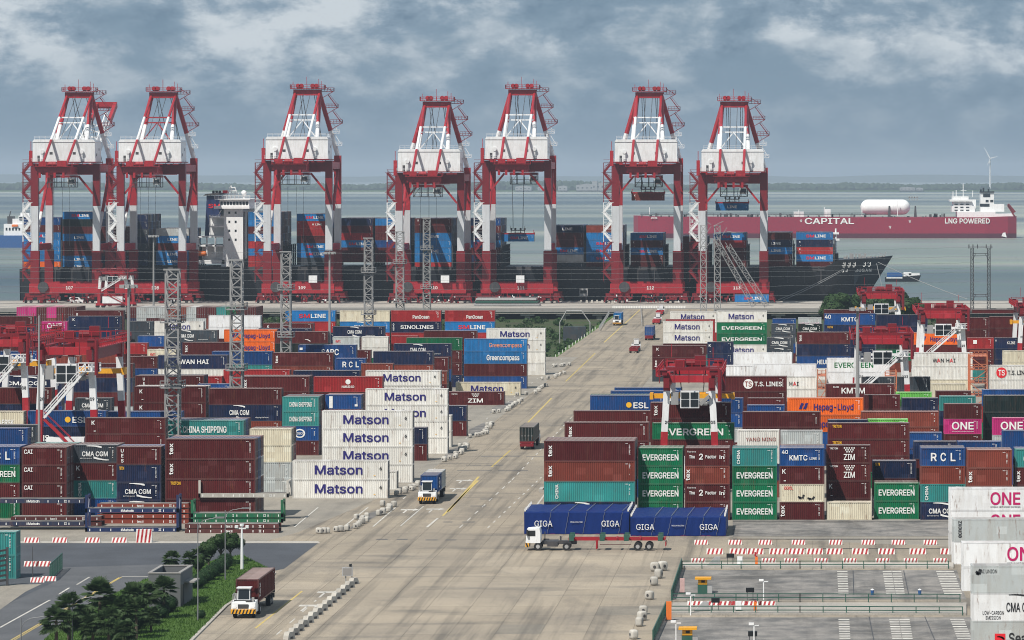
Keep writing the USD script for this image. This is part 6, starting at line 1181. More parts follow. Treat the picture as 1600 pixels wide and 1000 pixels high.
flatrack(133, 831, 12.19, 'funnel_navy', (0, 2.5), 'indigo flat rack stack with end posts, middle of the three front stacks', ('Matson',))
flatrack(-14, 828, 12.19, 'rail_navy', (.55, 3.5), 'dark flat rack stack at the left edge of the yard', ('Matson',), (1, 0)); flatrack(17, 822, 12.0, 'rail_maroon', (0, .7), 'low maroon flat rack pair in front of the small white lettered maroon containers', ('tex',), (0, 0)); flatrack(10, 806, 12.19, 'rail_navy', (2.9, 4.2), 'dark flat racks raised behind the left edge stack', ('Matson',), (1, 1))
flatrack(289, 833, 12.19, 'rail_maroon', (0, .62), 'maroon flat rack pair at the foot of the tall maroon stack', ('tex',), (0, 0)); flatrack(300, 826, 11.6, 'rail_green', (1.3, 2.1), 'green ended flat racks before the tall maroon stack', ('',), (1, 1)) if 0 else None
flatrack(298, 824, 12.19, 'rail_green', (.6, 1.3), 'green ended flat racks before the tall maroon stack', ('I',), (1, 1)); flatrack(310, 812, 12.19, 'concrete_block', (3.0,), 'pale flat rack on tall posts before the tall maroon stack', ('I',), (1, 1)); flatrack(152, 818, 12.19, 'box_red_brown', (0, .7, 1.4, 2.1), 'rusty brown flat racks stacked behind the indigo one', ('tex',), (0, 0))
# a dark frame at the very left edge in the corner
g = G(0, 920); r = thing('stacking_frame', 'dark slatted steel frame beside the teal containers in the lower left corner', 'frame', (g[0] - 4, g[1], 0)); m = MB()
for z in np.linspace(.2, 3.6, 7): m.bar((0, 0, z), (4.2, 3, z + .5), .22)
for x in np.linspace(0, 4.2, 5): m.bar((x, x * .7, 0), (x, x * .7, 3.9 + x * .12), .25)
m.build('slats', 'dark_steel', r)
# ---------------------------------------------------------------- barriers and blocks
sb = kind_root('striped_barrier'); m = MB(); L = 2.0; m.add([(0, -.28, 0), (L, -.28, 0), (L, .28, 0), (0, .28, 0), (.02, -.1, .85), (L - .02, -.1, .85), (L - .02, .1, .85), (.02, .1, .85)], [(0, 1, 5, 4), (2, 3, 7, 6), (4, 5, 6, 7), (1, 2, 6, 5), (3, 0, 4, 7)]); m.build('body', 'barrier_white', sb); m = MB()
for k in range(4):
    x = .06 + k * .5; m.add([(x, -.285, .01), (x + .24, -.285, .01), (min(L - .03, x + .42), -.106, .84), (x + .18, -.106, .84)], [(0, 1, 2), (0, 2, 3)]); m.add([(x + .18, -.1, .853), (min(L - .03, x + .42), -.1, .853), (min(L - .03, x + .46), .1, .853), (x + .22, .1, .853)], [(0, 1, 2), (0, 2, 3)])
m.build('stripe', 'barrier_red', sb)
def barrier_row(spots, lab, grp, sc=1.0, alone=None):
    for i, (pxx, py_) in enumerate(spots):
        g = G(pxx, py_); inst(sb, 'striped_barrier', (g[0], g[1], .03), f'{lab}, {ORD[i]} from left', 'barrier', grp, scale=(sc, 1.2, sc * .78))
barrier_row([(38, 848), (82, 848), (133, 848), (175, 848)], 'low red and white striped barrier on the kerb below the flat racks', 'striped barriers on the kerb', .95); g = G(213, 848); inst(sb, 'striped_barrier', (g[0], g[1], .03), 'tallest red and white striped barrier on the kerb, rightmost one', 'barrier', None, scale=(1.0, 1.4, 2.0))
barrier_row([(p, 851) for p in (1085, 1138, 1185, 1237, 1295, 1346, 1393, 1443)], 'low striped barrier in the farthest row, before the container front row', 'striped barriers, farthest row', .85)
barrier_row([(p, 866) for p in (1104, 1140, 1167, 1202, 1231, 1260, 1291, 1331, 1372, 1421, 1469)], 'bold striped barrier in the middle row', 'striped barriers, middle row', 1.02)
barrier_row([(p, 880) for p in (1080, 1190, 1225, 1272, 1317, 1368, 1412, 1458)], 'low striped barrier in the row just behind the upper gate island', 'striped barriers, gate row', .85)
barrier_row([(p, 949) for p in (1074, 1098, 1122, 1140, 1163, 1184)], 'striped barrier on the island between the two gate lanes', 'striped barriers between the lanes', .95)
barrier_row([(p, 885) for p in (38, 56)], 'pale striped barrier behind the green corner fence', 'striped barriers behind the corner fence', .9); barrier_row([(48, 910), (66, 908)], 'striped barrier at the foot of the green corner fence', 'striped barriers before the corner fence', .8)
cb = kind_root('kerb_block'); b = trimesh.creation.icosphere(2, 1); v = np.array(b.vertices); v = np.sign(v) * np.abs(v) ** .55 * np.array([.42, .34, .42]); m = MB(); m.add(v + [0, 0, .42], b.faces); p_ = m.build('block', 'concrete_block', cb, smooth=40); m = MB(); m.tube((0, -.36, .42), (0, .36, .42), .14, n=8); m.build('lifting_eye', 'dark_steel', cb)
def blocks(pts, n, lab, grp, jit=0, sc=1.0, seed=1):
    r2 = random.Random(seed); P = [G(*p) for p in pts]; seg = [np.linalg.norm(b - a) for a, b in zip(P[:-1], P[1:])]; tot = sum(seg)
    for i in range(n):
        s = tot * i / max(1, n - 1); k = 0
        while k < len(seg) - 1 and s > seg[k]: s -= seg[k]; k += 1
        q = P[k] + (P[k + 1] - P[k]) * s / seg[k]; inst(cb, 'concrete_block', (q[0] + r2.uniform(-jit, jit), q[1] + r2.uniform(-jit, jit) * 2, .03), f'{lab}, {nth(i + 1)} along', 'block', grp, rz=r2.uniform(0, 180), scale=sc * r2.uniform(.9, 1.12))
lb = kind_root('lane_block'); m = MB(); m.prism([(-.75, 0), (.75, 0), (.55, .55), (.25, .95), (-.45, .95), (-.65, .5)], -.42, .42); m.build('block', 'concrete_block', lb); m = MB(); m.box(-.3, .3, -.44, -.425, .05, .35); m.build('slot', 'dark_steel', lb)
a, b = G(452, 999), G(553, 913)
for i in range(15): q = a + (b - a) * (i / 14) ** 1.05; inst(lb, 'lane_block', (q[0], q[1], .03), f'white concrete block in the long slanting foreground row, {nth(15 - i)} from the sign post', 'block', 'slanting row of lane blocks', rz=58, scale=.78)
for i, (pxx, py_, s) in enumerate(((1023, 893, 1.3), (1035, 892, 1.35), (1029, 904, 1.3), (1022, 915, 1.2), (1015, 937, 1.15), (1005, 960, 1.1), (1003, 970, 1.2), (999, 979, 1.15), (990, 999, 1.15))): q = G(pxx, py_); inst(cb, 'concrete_block', (q[0], q[1], .03), f'rough white block in the row beside the green gate fence, {nth(i + 1)} from its far end', 'block', 'white blocks beside the gate fence', rz=i * 37, scale=s)
ISL = [([(494, 834), (513, 834)], 4, 'on the yard corner beside the flat racks'), ([(528, 832), (541, 829)], 4, 'on the corner just right of the flat racks'), ([(551, 827), (568, 818), (574, 810), (560, 811)], 8, 'round the first island end left of the road'), ([(594, 806), (606, 799), (613, 793), (598, 792)], 9, 'round the second island end left of the road'), ([(622, 774), (640, 768), (650, 760)], 10, 'left of the blue truck'),
       ([(693, 722), (712, 716), (724, 706)], 8, 'beyond the blue truck'), ([(716, 700), (732, 699), (722, 705)], 7, 'by the second Matson row'.replace('Matson', 'white container')), ([(736, 684), (752, 682), (762, 676)], 8, 'near the small maroon stack'), ([(762, 673), (771, 665), (764, 667)], 7, 'at the island tip by the maroon pair'), ([(772, 646), (790, 644), (803, 636)], 9, 'below the lone maroon container'), ([(800, 637), (814, 628)], 6, 'right of the lone maroon container'), ([(808, 619), (836, 616), (850, 605)], 10, 'below the tall white stack'), ([(847, 594), (866, 592), (882, 584)], 9, 'right of the tall white stack'), ([(866, 574), (888, 572)], 6, 'farthest up the road')]
for i, (pts, n, w) in enumerate(ISL): blocks(pts, n, f'small white kerb block {w}', f'white kerb blocks {w}', .35, .95, i)
# drain and rubbish strips: island pads
for i, pp in enumerate((((545, 828), (572, 816), (588, 806), (606, 792), (566, 806)), ((690, 720), (722, 706), (726, 696), (700, 704)), ((732, 684), (770, 665), (757, 660), (732, 672)), ((765, 646), (806, 632), (800, 626), (770, 636)))): m = MB(); m.add(*flat(gp(*pp), .034)); struct('island_pad', m, 'lane_concrete')
# ---------------------------------------------------------------- sign post, hut, poles
g = G(545, 913); t = thing('sign_post', 'grey box sign on twin posts at the head of the slanting block row', 'sign', (g[0], g[1], 0)); m = MB(); m.bar((-.35, 0, 0), (-.35, 0, 2.0), .12); m.bar((.35, 0, 0), (.35, 0, 2.2), .12); m.build('post', 'galvanised', t); m = MB(); m.box(-.75, .45, -.2, .1, .95, 1.95); b_ = m.build('sign_box', 'steel_grey', t); m = MB(); m.box(-.65, .35, -.215, -.201, 1.05, 1.85); m.build('panel', 'concrete_grey', b_); m = MB(); m.tube((.2, 0, 2.0), (.2, 0, 2.3), .16, n=10); m.build('beacon', 'screen_black', t)
D = 412.0; x0, x1 = Xat(232, D), Xat(282, D); t = thing('guard_hut', 'small grey flat roofed hut with parapet beside the palm row', 'building', (x0, D, 0)); w, h, dp = x1 - x0, 3.75, 8.0
m = MB(); m.box(0, w, 0, .25, 0, h); m.box(0, .25, .25, dp, 0, h); m.box(w - .25, w, 2.4, dp, 0, h); m.box(w - .25, w, .25, 2.4, 2.4, h); m.box(.25, w - .25, dp - .25, dp, 0, h); m.box(.25, w - .25, .25, dp - .25, 2.9, 3.05); wl = m.build('wall', 'hut_grey', t); m = MB(); m.box(-.06, w + .06, -.06, .31, h, h + .12); m.box(-.06, .31, .31, dp + .06, h, h + .12); m.box(w - .31, w + .06, .31, dp + .06, h, h + .12); m.box(.31, w - .31, dp - .31, dp + .06, h, h + .12); m.build('coping', 'concrete_grey', wl); m = MB(); m.box(.3, w - .3, .3, dp - .3, 3.06, 3.12); m.build('roof', 'dark_steel', t); m = MB(); m.box(w - .14, w - .06, .5, 2.2, 0, 2.35); m.build('door', 'dark_steel', t); m = MB(); m.box(w + .002, w + 1.1, 2.4, 6, 2.5, 2.65); m.build('canopy', 'concrete_grey', t)
pole('street_lamp', 352, 440, 797, 'tall lamp post with an arm beside the white camera mast', arm=2.0, r0=.085, mat='lamp_post_grey', group='street lamps by the grass'); pole('street_lamp', 309, 400, 812, 'lamp post standing in front of the hut', arm=2.0, r0=.085, mat='lamp_post_grey', group='street lamps by the grass'); pole('street_lamp', 113, 378, 935, 'lamp post rising from the palms', arm=2.3, r0=.085, mat='lamp_post_grey', group='street lamps by the grass'); pole('street_lamp', 33, 376, 966, 'lamp post on the asphalt at the lower left edge', arm=2.6, r0=.085, mat='lamp_post_grey', group='street lamps by the grass')
pole('camera_mast', 378, 452, 822, 'white mast with cameras above the maroon truck', mat='crane_white', r0=.20, head='camera'); pole('fence_pole', 51, 440, 854, 'thin dark pole by the green corner fence', mat='dark_steel', r0=.06)
for pxx, py_, h in ((441, 822, 3.3), (645, 768, 4), (775, 700, 5), (798, 665, 5), (1100, 880, 2.5)): pass
# ---------------------------------------------------------------- fences and gate lanes
def fence(name, pts, label, h=1.15, mat='fence_green', step=2.2, mesh=False, grp=None):
    P = [G(*p) for p in pts]; t = thing(name, label, 'fence', (0, 0, .03), group=grp)
    m = MB()
    for a, b in zip(P[:-1], P[1:]):
        for z in ((h, h * .55) if not mesh else (h, .15)): m.bar(a + [0, 0, z], b + [0, 0, z], .09)
    m.build('rail', mat, t); m2 = MB()
    for a, b in zip(P[:-1], P[1:]):
        L = np.linalg.norm(b - a); n = max(1, int(L / step))
        for i in range(n + 1): q = a + (b - a) * i / n; m = MB(); m.bar(q, q + [0, 0, h + .05], .10); m.build('post', mat, t)
        if mesh:
            k = int(L / .45)
            for i in range(k): q = a + (b - a) * i / k; m2.bar(q + [0, 0, .15], q + [0, 0, h], .035)
            for z in np.linspace(.3, h - .1, 6): m2.bar(a + [0, 0, z], b + [0, 0, z], .03)
    if mesh: m2.build('wire_panel', mat, t)
fence('corner_fence', [(78, 908), (97, 890)], 'green mesh fence at the corner of the asphalt road', 1.9, mesh=True); 
fence('gate_fence', [(1066, 889), (1250, 889), (1482, 889)], 'green rail along the upper gate island', .9); fence('gate_fence', [(1065, 888), (1049, 938)], 'green mesh fence closing the left end of the upper gate lane', 1.1, mesh=True)
fence('gate_fence', [(1050, 941), (1250, 941), (1500, 942)], 'green rail along the back of the middle gate island', .9); fence('gate_fence', [(1042, 961), (1250, 961), (1504, 962)], 'green rail along the front of the middle gate island', .9); fence('gate_fence', [(1041, 958), (1020, 1004)], 'green mesh fence closing the left end of the lower gate lane', 1.2, mesh=True)
ix = lambda p, y: Xat(p, F * CH / (y - PY))
for pp in (((1068, 889), (1066, 882), (1490, 882), (1490, 889)), ((1046, 962), (1052, 945), (1510, 945), (1510, 962))): m = MB(); m.slab(gp(*pp), .03, .26); struct('gate_island', m, 'quay_concrete')
for k, pp in enumerate((((1063, 891), (1495, 891), (1510, 937), (1048, 937)), ((1040, 965), (1530, 965), (1560, 1010), (1018, 1010)))): m = MB(); m.add(*flat(gp(*pp), .034)); struct('gate_lane', m, 'lane_concrete')
m = MB(); m.add(*flat(gp((1145, 812), (1500, 812), (1500, 838), (1145, 838)), .030)); struct('rail_strip', m, 'lane_concrete')
for py_ in (816, 843, 858): m = MB(); a, b = G(1145, py_), G(1500, py_); m.box(a[0], b[0], a[1] - .12, a[1] + .12, .03, .09); struct('crane_track', m, 'dark_steel')
for i, (xa, xb, ya, yb) in enumerate(((1308, 1324, 892, 930), (1379, 1393, 892, 930), (1394, 1408, 892, 930), (1462, 1490, 892, 930), (1310, 1327, 967, 1004), (1389, 1404, 967, 1004), (1405, 1421, 967, 1004), (1484, 1506, 967, 1004))):
    sh = 14 if xa > 1450 else (6 if xa > 1370 else 2); n = 10
    t = thing('lane_hatching', None, None, (0, 0, 0), kind='structure')
    for k in range(n):
        f0 = (k + .18) / n; f1 = (k + .62) / n; m = MB(); y0, y1 = ya + (yb - ya) * f0, ya + (yb - ya) * f1
        m.add([G(xa + sh * f0, y0) + [0, 0, .04], G(xb + sh * f0, y0) + [0, 0, .04], G(xb + sh * f1, y1) + [0, 0, .04], G(xa + sh * f1, y1) + [0, 0, .04]], [(0, 2, 1), (0, 3, 2)]); m.build('stripe', 'mark_white', t)
for i, (a, b) in enumerate((((1333, 892), (1334, 930)), ((1358, 964), (1366, 1004)), ((1445, 964), (1462, 1004)), ((1412, 892), (1420, 930)))): m = MB(); P, Q = G(*a), G(*b); m.quad(P + [-.05, 0, .042], P + [.05, 0, .042], Q + [.05, 0, .042], Q + [-.05, 0, .042]); struct('lane_joint', m, 'dark_steel')
def furniture(px_, py_, label, parts, cat, name, grp=None, rz=0):
    g = G(px_, py_); t = thing(name, label, cat, (g[0], g[1], .26 if py_ in (886, 958) else .034), rz, grp)
    for nm, mat, fn in parts: m = MB(); fn(m); m.build(nm, mat, t)
W = lambda *bs: (lambda m: [m.box(*b) for b in bs])
for px_, py_, w in ((1098, 927, 'in the upper gate lane'), (1074, 1008, 'in the lower gate lane')):
    furniture(px_, py_, f'yellow topped kiosk {w}', [('base', 'fence_green', W((-.55, .5, -.4, .4, 0, 1.0))), ('cabinet', 'steel_grey', W((.52, 1.05, -.4, .35, 0, .85))), ('head', 'safety_yellow', W((-.5, .5, -.45, .4, 1.0, 1.55))), ('canopy', 'safety_yellow', W((-.85, .95, -.75, .75, 1.55, 1.75))), ('screen', 'screen_black', W((-.15, .25, -.47, -.452, 1.2, 1.45)))], 'kiosk', 'kiosk', 'yellow topped kiosks')
for px_, py_, w in ((1182, 886, 'on the upper gate island'), (1180, 958, 'on the middle gate island')): furniture(px_, py_, f'orange post {w}', [('post', 'safety_orange', W((-.16, .16, -.16, .16, 0, .95))), ('cap', 'barrier_red', W((-.1, .1, -.1, .1, .95, 1.1)))], 'post', 'marker_post', 'orange marker posts')
furniture(1045, 970, 'large orange slab post at the corner of the lower gate lane', [('post', 'safety_orange', W((-.28, .28, -.12, .12, 0, 2.0))), ('foot', 'dark_steel', W((-.4, .4, -.2, .2, 0, .1)))], 'post', 'marker_post'); furniture(1066, 927, 'pale pink slab post by the upper lane fence', [('post', 'pale_pink', W((-.26, .26, -.12, .12, 0, 1.65))), ('foot', 'dark_steel', W((-.4, .4, -.2, .2, 0, .1)))], 'post', 'marker_post') if 0 else None
plain('pale_pink', (.50, .33, .31), .6)
furniture(1066, 927, 'pale pink slab post by the upper lane fence', [('post', 'pale_pink', W((-.26, .26, -.12, .12, 0, 1.65))), ('foot', 'dark_steel', W((-.4, .4, -.2, .2, 0, .1)))], 'post', 'marker_post')
for px_, py_, w in ((1116, 886, 'on the upper gate island'), (1097, 958, 'on the middle gate island')): furniture(px_, py_, f'grey wedge shaped deflector {w}', [('body', 'steel_grey', lambda m: m.prism([(-.8, 0), (.7, 0), (.7, .95), (.1, .95)], -.4, .4)), ('plate', 'dark_steel', W((-.8, .75, -.45, .45, 0, .05)))], 'deflector', 'lane_deflector', 'grey deflectors')
for px_, py_, w in ((1156, 886, 'on the upper gate island'), (1154, 958, 'on the middle gate island')): furniture(px_, py_, f'white cabinet {w}', [('cabinet', 'crane_white', W((-.32, .32, -.3, .3, .05, 1.0))), ('door', 'ship_white', W((-.27, .27, -.32, -.302, .1, .92)))], 'cabinet', 'cabinet', 'white cabinets on the gate islands')
for px_, py_, w in ((1141, 886, 'on a frame over the upper gate island'), (1118, 958, 'on a frame over the middle gate island'), (1172, 938, 'in the upper gate lane'), (1176, 1008, 'in the lower gate lane')): furniture(px_, py_, f'black screen {w}', [('leg', 'dark_steel', W((-.35, -.28, -.04, .04, 0, .9))), ('leg', 'dark_steel', W((.28, .35, -.04, .04, 0, .9))), ('screen', 'screen_black', W((-.45, .45, -.12, .1, .85, 1.35)))], 'screen', 'display_screen', 'black lane screens')
for px_, py_, w in ((1079, 962, 'left end of the middle gate island'), (1193, 940, 'in the middle of the upper gate lane front'), (1056, 1008, 'beside the lower lane kiosk'), (1367, 1008, 'at the lower edge by the hatched strip') if 0 else (1178, 1012, 'at the lower edge of the lower gate lane')): furniture(px_, py_, f'white camera post {w}', [('post', 'crane_white', W((-.06, .06, -.06, .06, 0, 2.1))), ('arm', 'crane_white', W((-.06, .5, -.05, .05, 2.1, 2.2))), ('camera', 'ship_white', W((-.5, .0, -.14, .14, 2.2, 2.42)))], 'post', 'camera_post', 'white camera posts at the gate')
for px_, w in ((1363, 'left one by the hatching'), (1437, 'right one nearer the white stack')): furniture(px_, 930, f'small blue cone capped bin, {w}', [('bin', 'hull_blue', lambda m: m.tube((0, 0, 0), (0, 0, .55), .16, .2, 10)), ('lid', 'ship_white', lambda m: m.tube((0, 0, .55), (0, 0, .68), .22, .05, 10))], 'bin', 'litter_bin', 'small blue bins')
furniture(1180, 884, 'thin mast with striped sign behind the upper gate island', [('post', 'galvanised', W((-.04, .04, -.04, .04, 0, 1.6))), ('plate', 'barrier_red', W((-.1, .1, -.06, -.04, 1.1, 1.6)))], 'sign', 'lane_sign')
# orange reefer racks between the stacks
for px_, D, w, lab in ((1529, 720, 3.2, 'orange steel service rack beside the red disc lettered white container'), (1284, 745, 1.6, 'narrow reddish service rack beside the green lettered white container'), (1392, 745, 2.2, 'small orange service rack right of the green lettered white container')):
    t = thing('service_rack', lab, 'rack', (Xat(px_, D), D, 0)); h = Zat(555 if w > 3 else 580, D); m = MB()
    for x in (-w / 2, w / 2):
        for y in (0, 4, 8): m.box(x - .1, x + .1, y - .1, y + .1, 0, h)
    m.build('column', 'rack_orange', t); m = MB(); z = 0; k = 0
    while z < h - 2.4: m.box(-w / 2, w / 2, 0, 8, z + 2.5, z + 2.6); m.bar((-w / 2, -.1, z + .1), (w / 2, -.1, z + 2.5), .14) if k % 2 else m.bar((w / 2, -.1, z + .1), (-w / 2, -.1, z + 2.5), .14); rail(m, [(-w / 2, -.05, z + 2.6), (w / 2, -.05, z + 2.6)], 1.0, .06, .8); z += 2.5; k += 1
    m.build('landing', 'rack_orange', t)
# ---------------------------------------------------------------- plants
rp = np.random.default_rng(12)
def palm_kind(name, nf, R, droop, trunk_h):
    k = kind_root(name); m = MB(); m.tube((0, 0, 0), (0, 0, trunk_h), .14, .10, 8); m.build('trunk', 'bark', k); vs, fs = [], []
    for i in range(nf):
        a = rp.uniform(0, 6.28); e = rp.uniform(-.75, 1.4); d = np.array([math.cos(a) * math.cos(e), math.sin(a) * math.cos(e), math.sin(e)]); c = np.array([0, 0, trunk_h + rp.uniform(-.25, .1)]); st = c + d * R * rp.uniform(.35, .5); side = np.cross(d, [0, 0, 1.0]); side /= np.linalg.norm(side); up = np.cross(side, d)
        n = len(vs); up = up + rp.normal(size=3) * .35; vs += list(np.array([c - side * .02, c + side * .02, st])); fs.append((n, n + 1, n + 2))
        for q in np.linspace(-1.25, 1.25, 12):      # fan of leaflets
            l = d * math.cos(q) + side * math.sin(q); L = R * .55 * rp.uniform(.8, 1.1); tip = st + l * L - np.array([0, 0, droop * L * .5]) + up * .02; n = len(vs); mid = st + l * L * .5; w = np.cross(l, up) * .085; vs += [st, mid - w, tip, mid + w]; fs += [(n, n + 1, n + 2), (n, n + 2, n + 3)]
    m = MB(); m.add(np.array(vs), fs); m.build('crown', 'leaf_palm', k); return k
palms = [palm_kind('fan_palm_a', 48, 1.4, .5, 2.1), palm_kind('fan_palm_b', 54, 1.3, .7, 1.7), palm_kind('fan_palm_c', 44, 1.35, .35, 2.6)]
PAL_ = [(268, 900, .85, 'lone fan palm standing behind the grey hut'), (218, 962, 1.25, 'fan palm at the left front corner of the hut'), (246, 968, 1.15, 'fan palm just in front of the hut'), (200, 972, 1.2, 'fan palm left of the hut, fourth in the row'), (165, 985, 1.3, 'fan palm in the middle of the dense palm row'), (146, 992, 1.45, 'tall fan palm in front of the yellow line'), (182, 993, 1.2, 'low fan palm in the front of the palm row'), (122, 1004, 1.3, 'fan palm next to the lamp post'), (98, 1010, 1.35, 'fan palm at the lower end of the row'), (78, 1016, 1.25, 'lowest fan palm of the row'), (226, 990, .95, 'fan palm at the edge of the grass, before the hut'), (296, 905, .8, 'fan palm right of the hut roof'), (312, 896, .9, 'fan palm behind the lamp post'), (135, 1012, 1.2, 'fan palm behind the lower hedge'), (203, 1000, 1.1, 'fan palm beside the lower hedge balls'), (160, 1014, 1.2, 'fan palm at the bottom of the row'), (184, 1018, 1.1, 'fan palm leaning over the lower hedge')]
for i, (a, b, s, l) in enumerate(PAL_): g = G(a + (10 if b > 955 else 0), b); inst(palms[i % 3], 'fan_palm', (g[0], g[1], .1), l, 'palm', 'fan palms along the verge', rz=i * 71, scale=s * 1.06)
def leaf_ball(name, n, mat, trunk=0, flat=1.0, size=.16, lob=None):
    k = kind_root(name); vs, fs = [], []; 
    if trunk: m = MB(); m.tube((0, 0, 0), (0, 0, trunk + .3), .13, .08, 8); [m.tube((0, 0, trunk * .7), (math.cos(q) * .7, math.sin(q) * .7, trunk + .5), .07, .03, 6) for q in (0, 1.6, 3.1, 4.7)]; m.build('trunk', 'bark', k)
    lobes = lob or [(0, 0, 0, 1.0)]
    for i in range(n):
        lx, ly, lz, lr = lobes[rp.integers(len(lobes))]; d = rp.normal(size=3); d /= np.linalg.norm(d); r = lr * (rp.uniform(.72, 1.0)) * (1 + .14 * math.sin(d[0] * 7 + d[2] * 5) * math.cos(d[1] * 6)); c = np.array([lx, ly, lz]) + d * r * np.array([1, 1, flat]) + [0, 0, trunk + flat]; t = np.cross(d, rp.normal(size=3)); t /= np.linalg.norm(t); b = np.cross(d, t) + d * rp.uniform(-.5, .7); q = len(vs); w = size * rp.uniform(.6, 1.3); vs += [c - t * w, c + b * w * .6, c + t * w, c - b * w * .6]; fs += [(q, q + 1, q + 2), (q, q + 2, q + 3)]
    for lx, ly, lz, lr in lobes:
        ic = trimesh.creation.icosphere(2, lr * .8); v = np.array(ic.vertices) * np.array([1, 1, flat]) + [lx, ly, lz + trunk + flat]; q = len(vs); vs += list(v); fs += [tuple(x + q) for x in ic.faces]
    m = MB(); m.add(np.array(vs), fs); m.build('crown', mat, k); return k
hedge = leaf_ball('hedge_ball', 2600, 'leaf_hedge', 0, .85, .075); trees = [leaf_ball('round_tree_a', 3000, 'leaf_tree', 1.6, .8, .13, [(0, 0, 0, 1.0), (.9, .2, -.2, .8), (-.8, .3, -.1, .75), (.1, -.6, .3, .7), (.3, .5, .5, .6)]), leaf_ball('round_tree_b', 3000, 'leaf_tree', 1.2, .9, .13, [(0, 0, 0, .9), (.7, -.3, .4, .7), (-.6, .1, .5, .7), (0, .4, .9, .6)])]
m0 = stage.GetPrimAtPath(hedge)
HB = [(252, 968, .95), (238, 975, 1.0), (226, 980, 1.0), (214, 985, 1.0), (203, 990, 1.05), (192, 996, 1.05), (180, 1003, 1.1), (318, 914, .95), (327, 908, 1.0), (335, 902, 1.0), (343, 897, 1.0), (350, 892, 1.0), (352, 886, .95), (309, 921, 1.0), (263, 958, 1.1)]
HBL = ['hedge ball in front of the hut wall', 'second hedge ball from the hut in the lower hedge', 'third hedge ball from the hut in the lower hedge', 'fourth hedge ball from the hut in the lower hedge', 'fifth hedge ball from the hut in the lower hedge', 'sixth hedge ball from the hut in the lower hedge', 'lowest hedge ball of the lower hedge', 'second hedge ball right of the lamp post before the hut', 'third hedge ball of the upper hedge', 'fourth hedge ball of the upper hedge', 'fifth hedge ball of the upper hedge', 'sixth hedge ball of the upper hedge', 'topmost hedge ball below the round tree', 'hedge ball at the foot of the lamp post before the hut', 'hedge ball pressed against the corner of the hut']
for (a, b, s), l in zip(HB, HBL): g = G(a, b); inst(hedge, 'hedge_ball', (g[0], g[1], .08), l, 'shrub', 'clipped hedge balls', rz=a, scale=s)
for a, b, s, l, k in ((345, 884, 1.15, 'broad round tree right of the hut under the lamp arm', 0), (326, 890, 1.0, 'dark round tree left of the broad one', 1), (360, 880, 1.05, 'round tree beside the white camera mast', 0), (310, 905, .8, 'small round tree behind the lamp post', 1)): g = G(a, b); inst(trees[k], 'round_tree', (g[0], g[1], .08), l, 'tree', 'round trees on the verge', rz=a, scale=s)
g = G(309, 968); inst(hedge, 'low_shrub', (g[0] + .3, g[1], .1), 'small shrub at the foot of the lamp post on the grass', 'shrub', scale=.55)
# dark trees and scrub on the lowland
for a, D, yt, s, l in ((1312, 1180, 452, 8.5, 'dark tree left of the farthest gantry crane'), (1300, 1215, 466, 7, 'low dark tree at the left of the far tree clump'), (1335, 1210, 449, 8, 'dark tree directly behind the farthest gantry crane left leg'), (1372, 1190, 455, 9, 'broad dark tree under the farthest gantry crane'), (1398, 1220, 452, 8, 'dark tree beneath the farthest gantry crane right leg'), (1420, 1200, 460, 6.5, 'dark tree right of the farthest gantry crane')):
    zt = Zat(yt, D) + 3.6; k = trees[int(a) % 2]; sc = zt / (3.9 if k == trees[1] else 3.6); inst(k, 'far_tree', (Xat(a, D), D, -3.6), l, 'tree', 'dark trees behind the far gantry crane', rz=a, scale=(sc * 1.05, sc, sc))
rr = random.Random(21); PP = [(870, 553), (930, 515), (948, 497), (700, 499), (690, 556)]
scrub = MB(); ic = leaf = None; vs, fs = [], []
def scrub_at(x, y, z, s):
    for i in range(40):
        d = rp.normal(size=3); d /= np.linalg.norm(d); c = np.array([x, y, z + s * .5]) + d * s * np.array([1, 1, .6]) * rp.uniform(.6, 1); t = np.cross(d, rp.normal(size=3)); t /= np.linalg.norm(t); b = np.cross(d, t); q = len(vs); w = s * rp.uniform(.12, .3); vs.extend([c - t * w, c + b * w, c + t * w, c - b * w]); fs.extend([(q, q + 1, q + 2), (q, q + 2, q + 3)])
for i in range(900):
    y = 990 + 330 * rr.random() ** 1.3; side = rr.random() < .75
    x = rr.uniform(-210, RL - 1.5) if side else rr.uniform(RR + 2, 70); 
    if meshkit.noise(np.array([[x * .05, y * .02, 1.0]]))[0] < .36: continue
    if not side and y < 1080: y += 90
    scrub_at(x, y, -3.6, rr.uniform(.8, 2.6))
m = MB(); m.add(np.array(vs), fs); single('scrub', m, 'leaf_tree', None, None, kind='stuff')
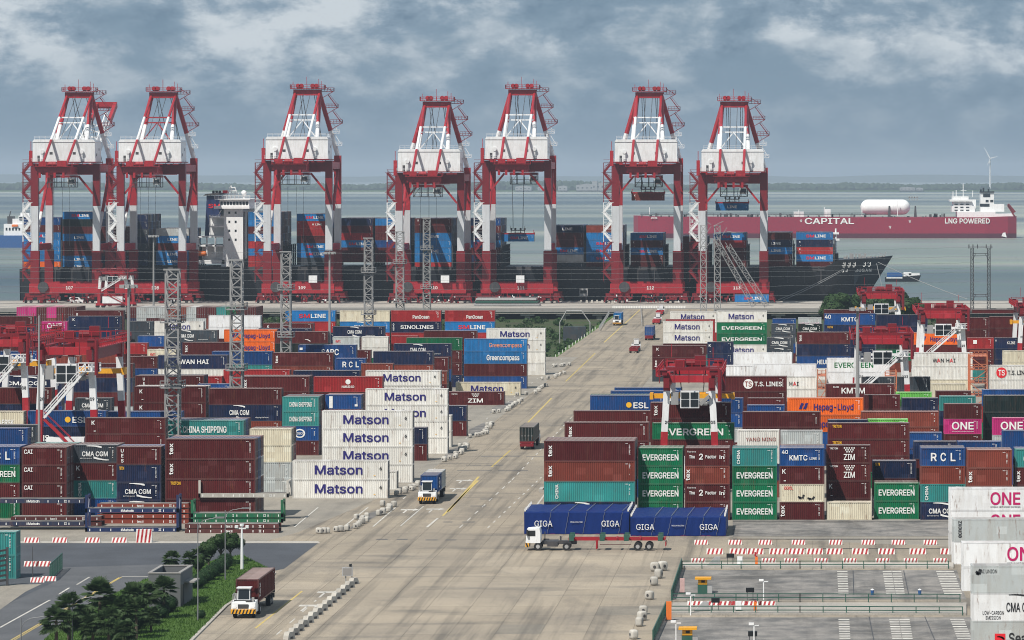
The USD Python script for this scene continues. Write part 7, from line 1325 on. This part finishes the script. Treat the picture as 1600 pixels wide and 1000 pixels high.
# sloping green bank beside the road and its reflector posts
m = MB(); m.add([(RL - .05, 986, -.1), (RL - .05, 1330, -.1), (RL - 7, 1330, -3.62), (RL - 7, 986, -3.62)], [(0, 1, 2), (0, 2, 3)]); m.add([(-300, 985.1, -.1), (RL, 985.1, -.1), (RL, 993, -3.62), (-300, 993, -3.62)], [(0, 1, 2), (0, 2, 3)]); struct('road_bank', m, 'grass_green')
rpst = kind_root('reflector_post'); m = MB(); m.box(-.1, .1, -.1, .1, 0, .9); m.build('post', 'barrier_white', rpst)
for i in range(14): y = 995 + i * 14; inst(rpst, 'reflector_post', (RL - 1.2, y, -.75), f'small white marker post on the green road bank, {nth(i + 1)} from its near end', 'post', 'white marker posts on the road bank')
fence('bridge_rail', [(952, 491), (947, 500), (936, 517)], 'grey railing along the left edge of the road head', 1.3, 'steel_grey', 4); fence('bridge_rail', [(1001, 482), (1003, 510)], 'grey railing along the right edge of the road head', 1.3, 'steel_grey', 6)
g = G(882, 548, -3.6); t = thing('pump_house', 'slate grey shed with arched frame standing in the green lowland', 'building', (g[0] - 3, g[1] + 40, -3.6)); m = MB(); m.box(0, 6.5, 0, 5, 0, 5.2); b_ = m.build('wall', 'box_slate_grey', t); m = MB(); m.path([(-1, 0, 0), (-1, 0, 6.5), (1, 0, 10), (5.5, 0, 10), (8, 0, 6.5), (8, 0, 0)], .16, 5); m.build('arch_frame', 'steel_grey', t); m = MB(); m.box(2.2, 4.2, -.06, .01, .2, 3); m.build('door', 'dark_steel', b_)
g = G(120, 474); t = thing('parked_van', 'small white van on the quay below the leftmost crane', 'van', (g[0], g[1], .02)); m = MB(); m.prism([(-2.6, .35), (2.6, .35), (2.6, 1.2), (1.6, 1.35), (.9, 2.2), (-2.4, 2.3), (-2.6, 1.9)], -.9, .9); b_ = m.build('body', 'ship_white', t); m = MB(); m.box(-2.2, .7, -.92, -.905, 1.45, 2.0); m.build('window', 'glass_dark', b_); m = MB(); [m.tube((x, s * .8 - .1, .35), (x, s * .8 + .1, .35), .35, n=12) for x in (-1.6, 1.6) for s in (-1, 1)]; m.build('wheels', 'rubber', t)
# ---------------------------------------------------------------- the air
HAZE = 5.6e-5
MAT['haze_air'] = usdkit.material(stage, '/World/Looks/haze_air', {'v': ('principled_volume', {'color': (.74, .86, .98), 'density': HAZE, 'anisotropy': .2})}, [], volume='v.volume')
m = MB(); m.box(-24000, 24000, -600, 42000, -7.5, 175); single('haze', m, 'haze_air', None, None, kind='stuff')
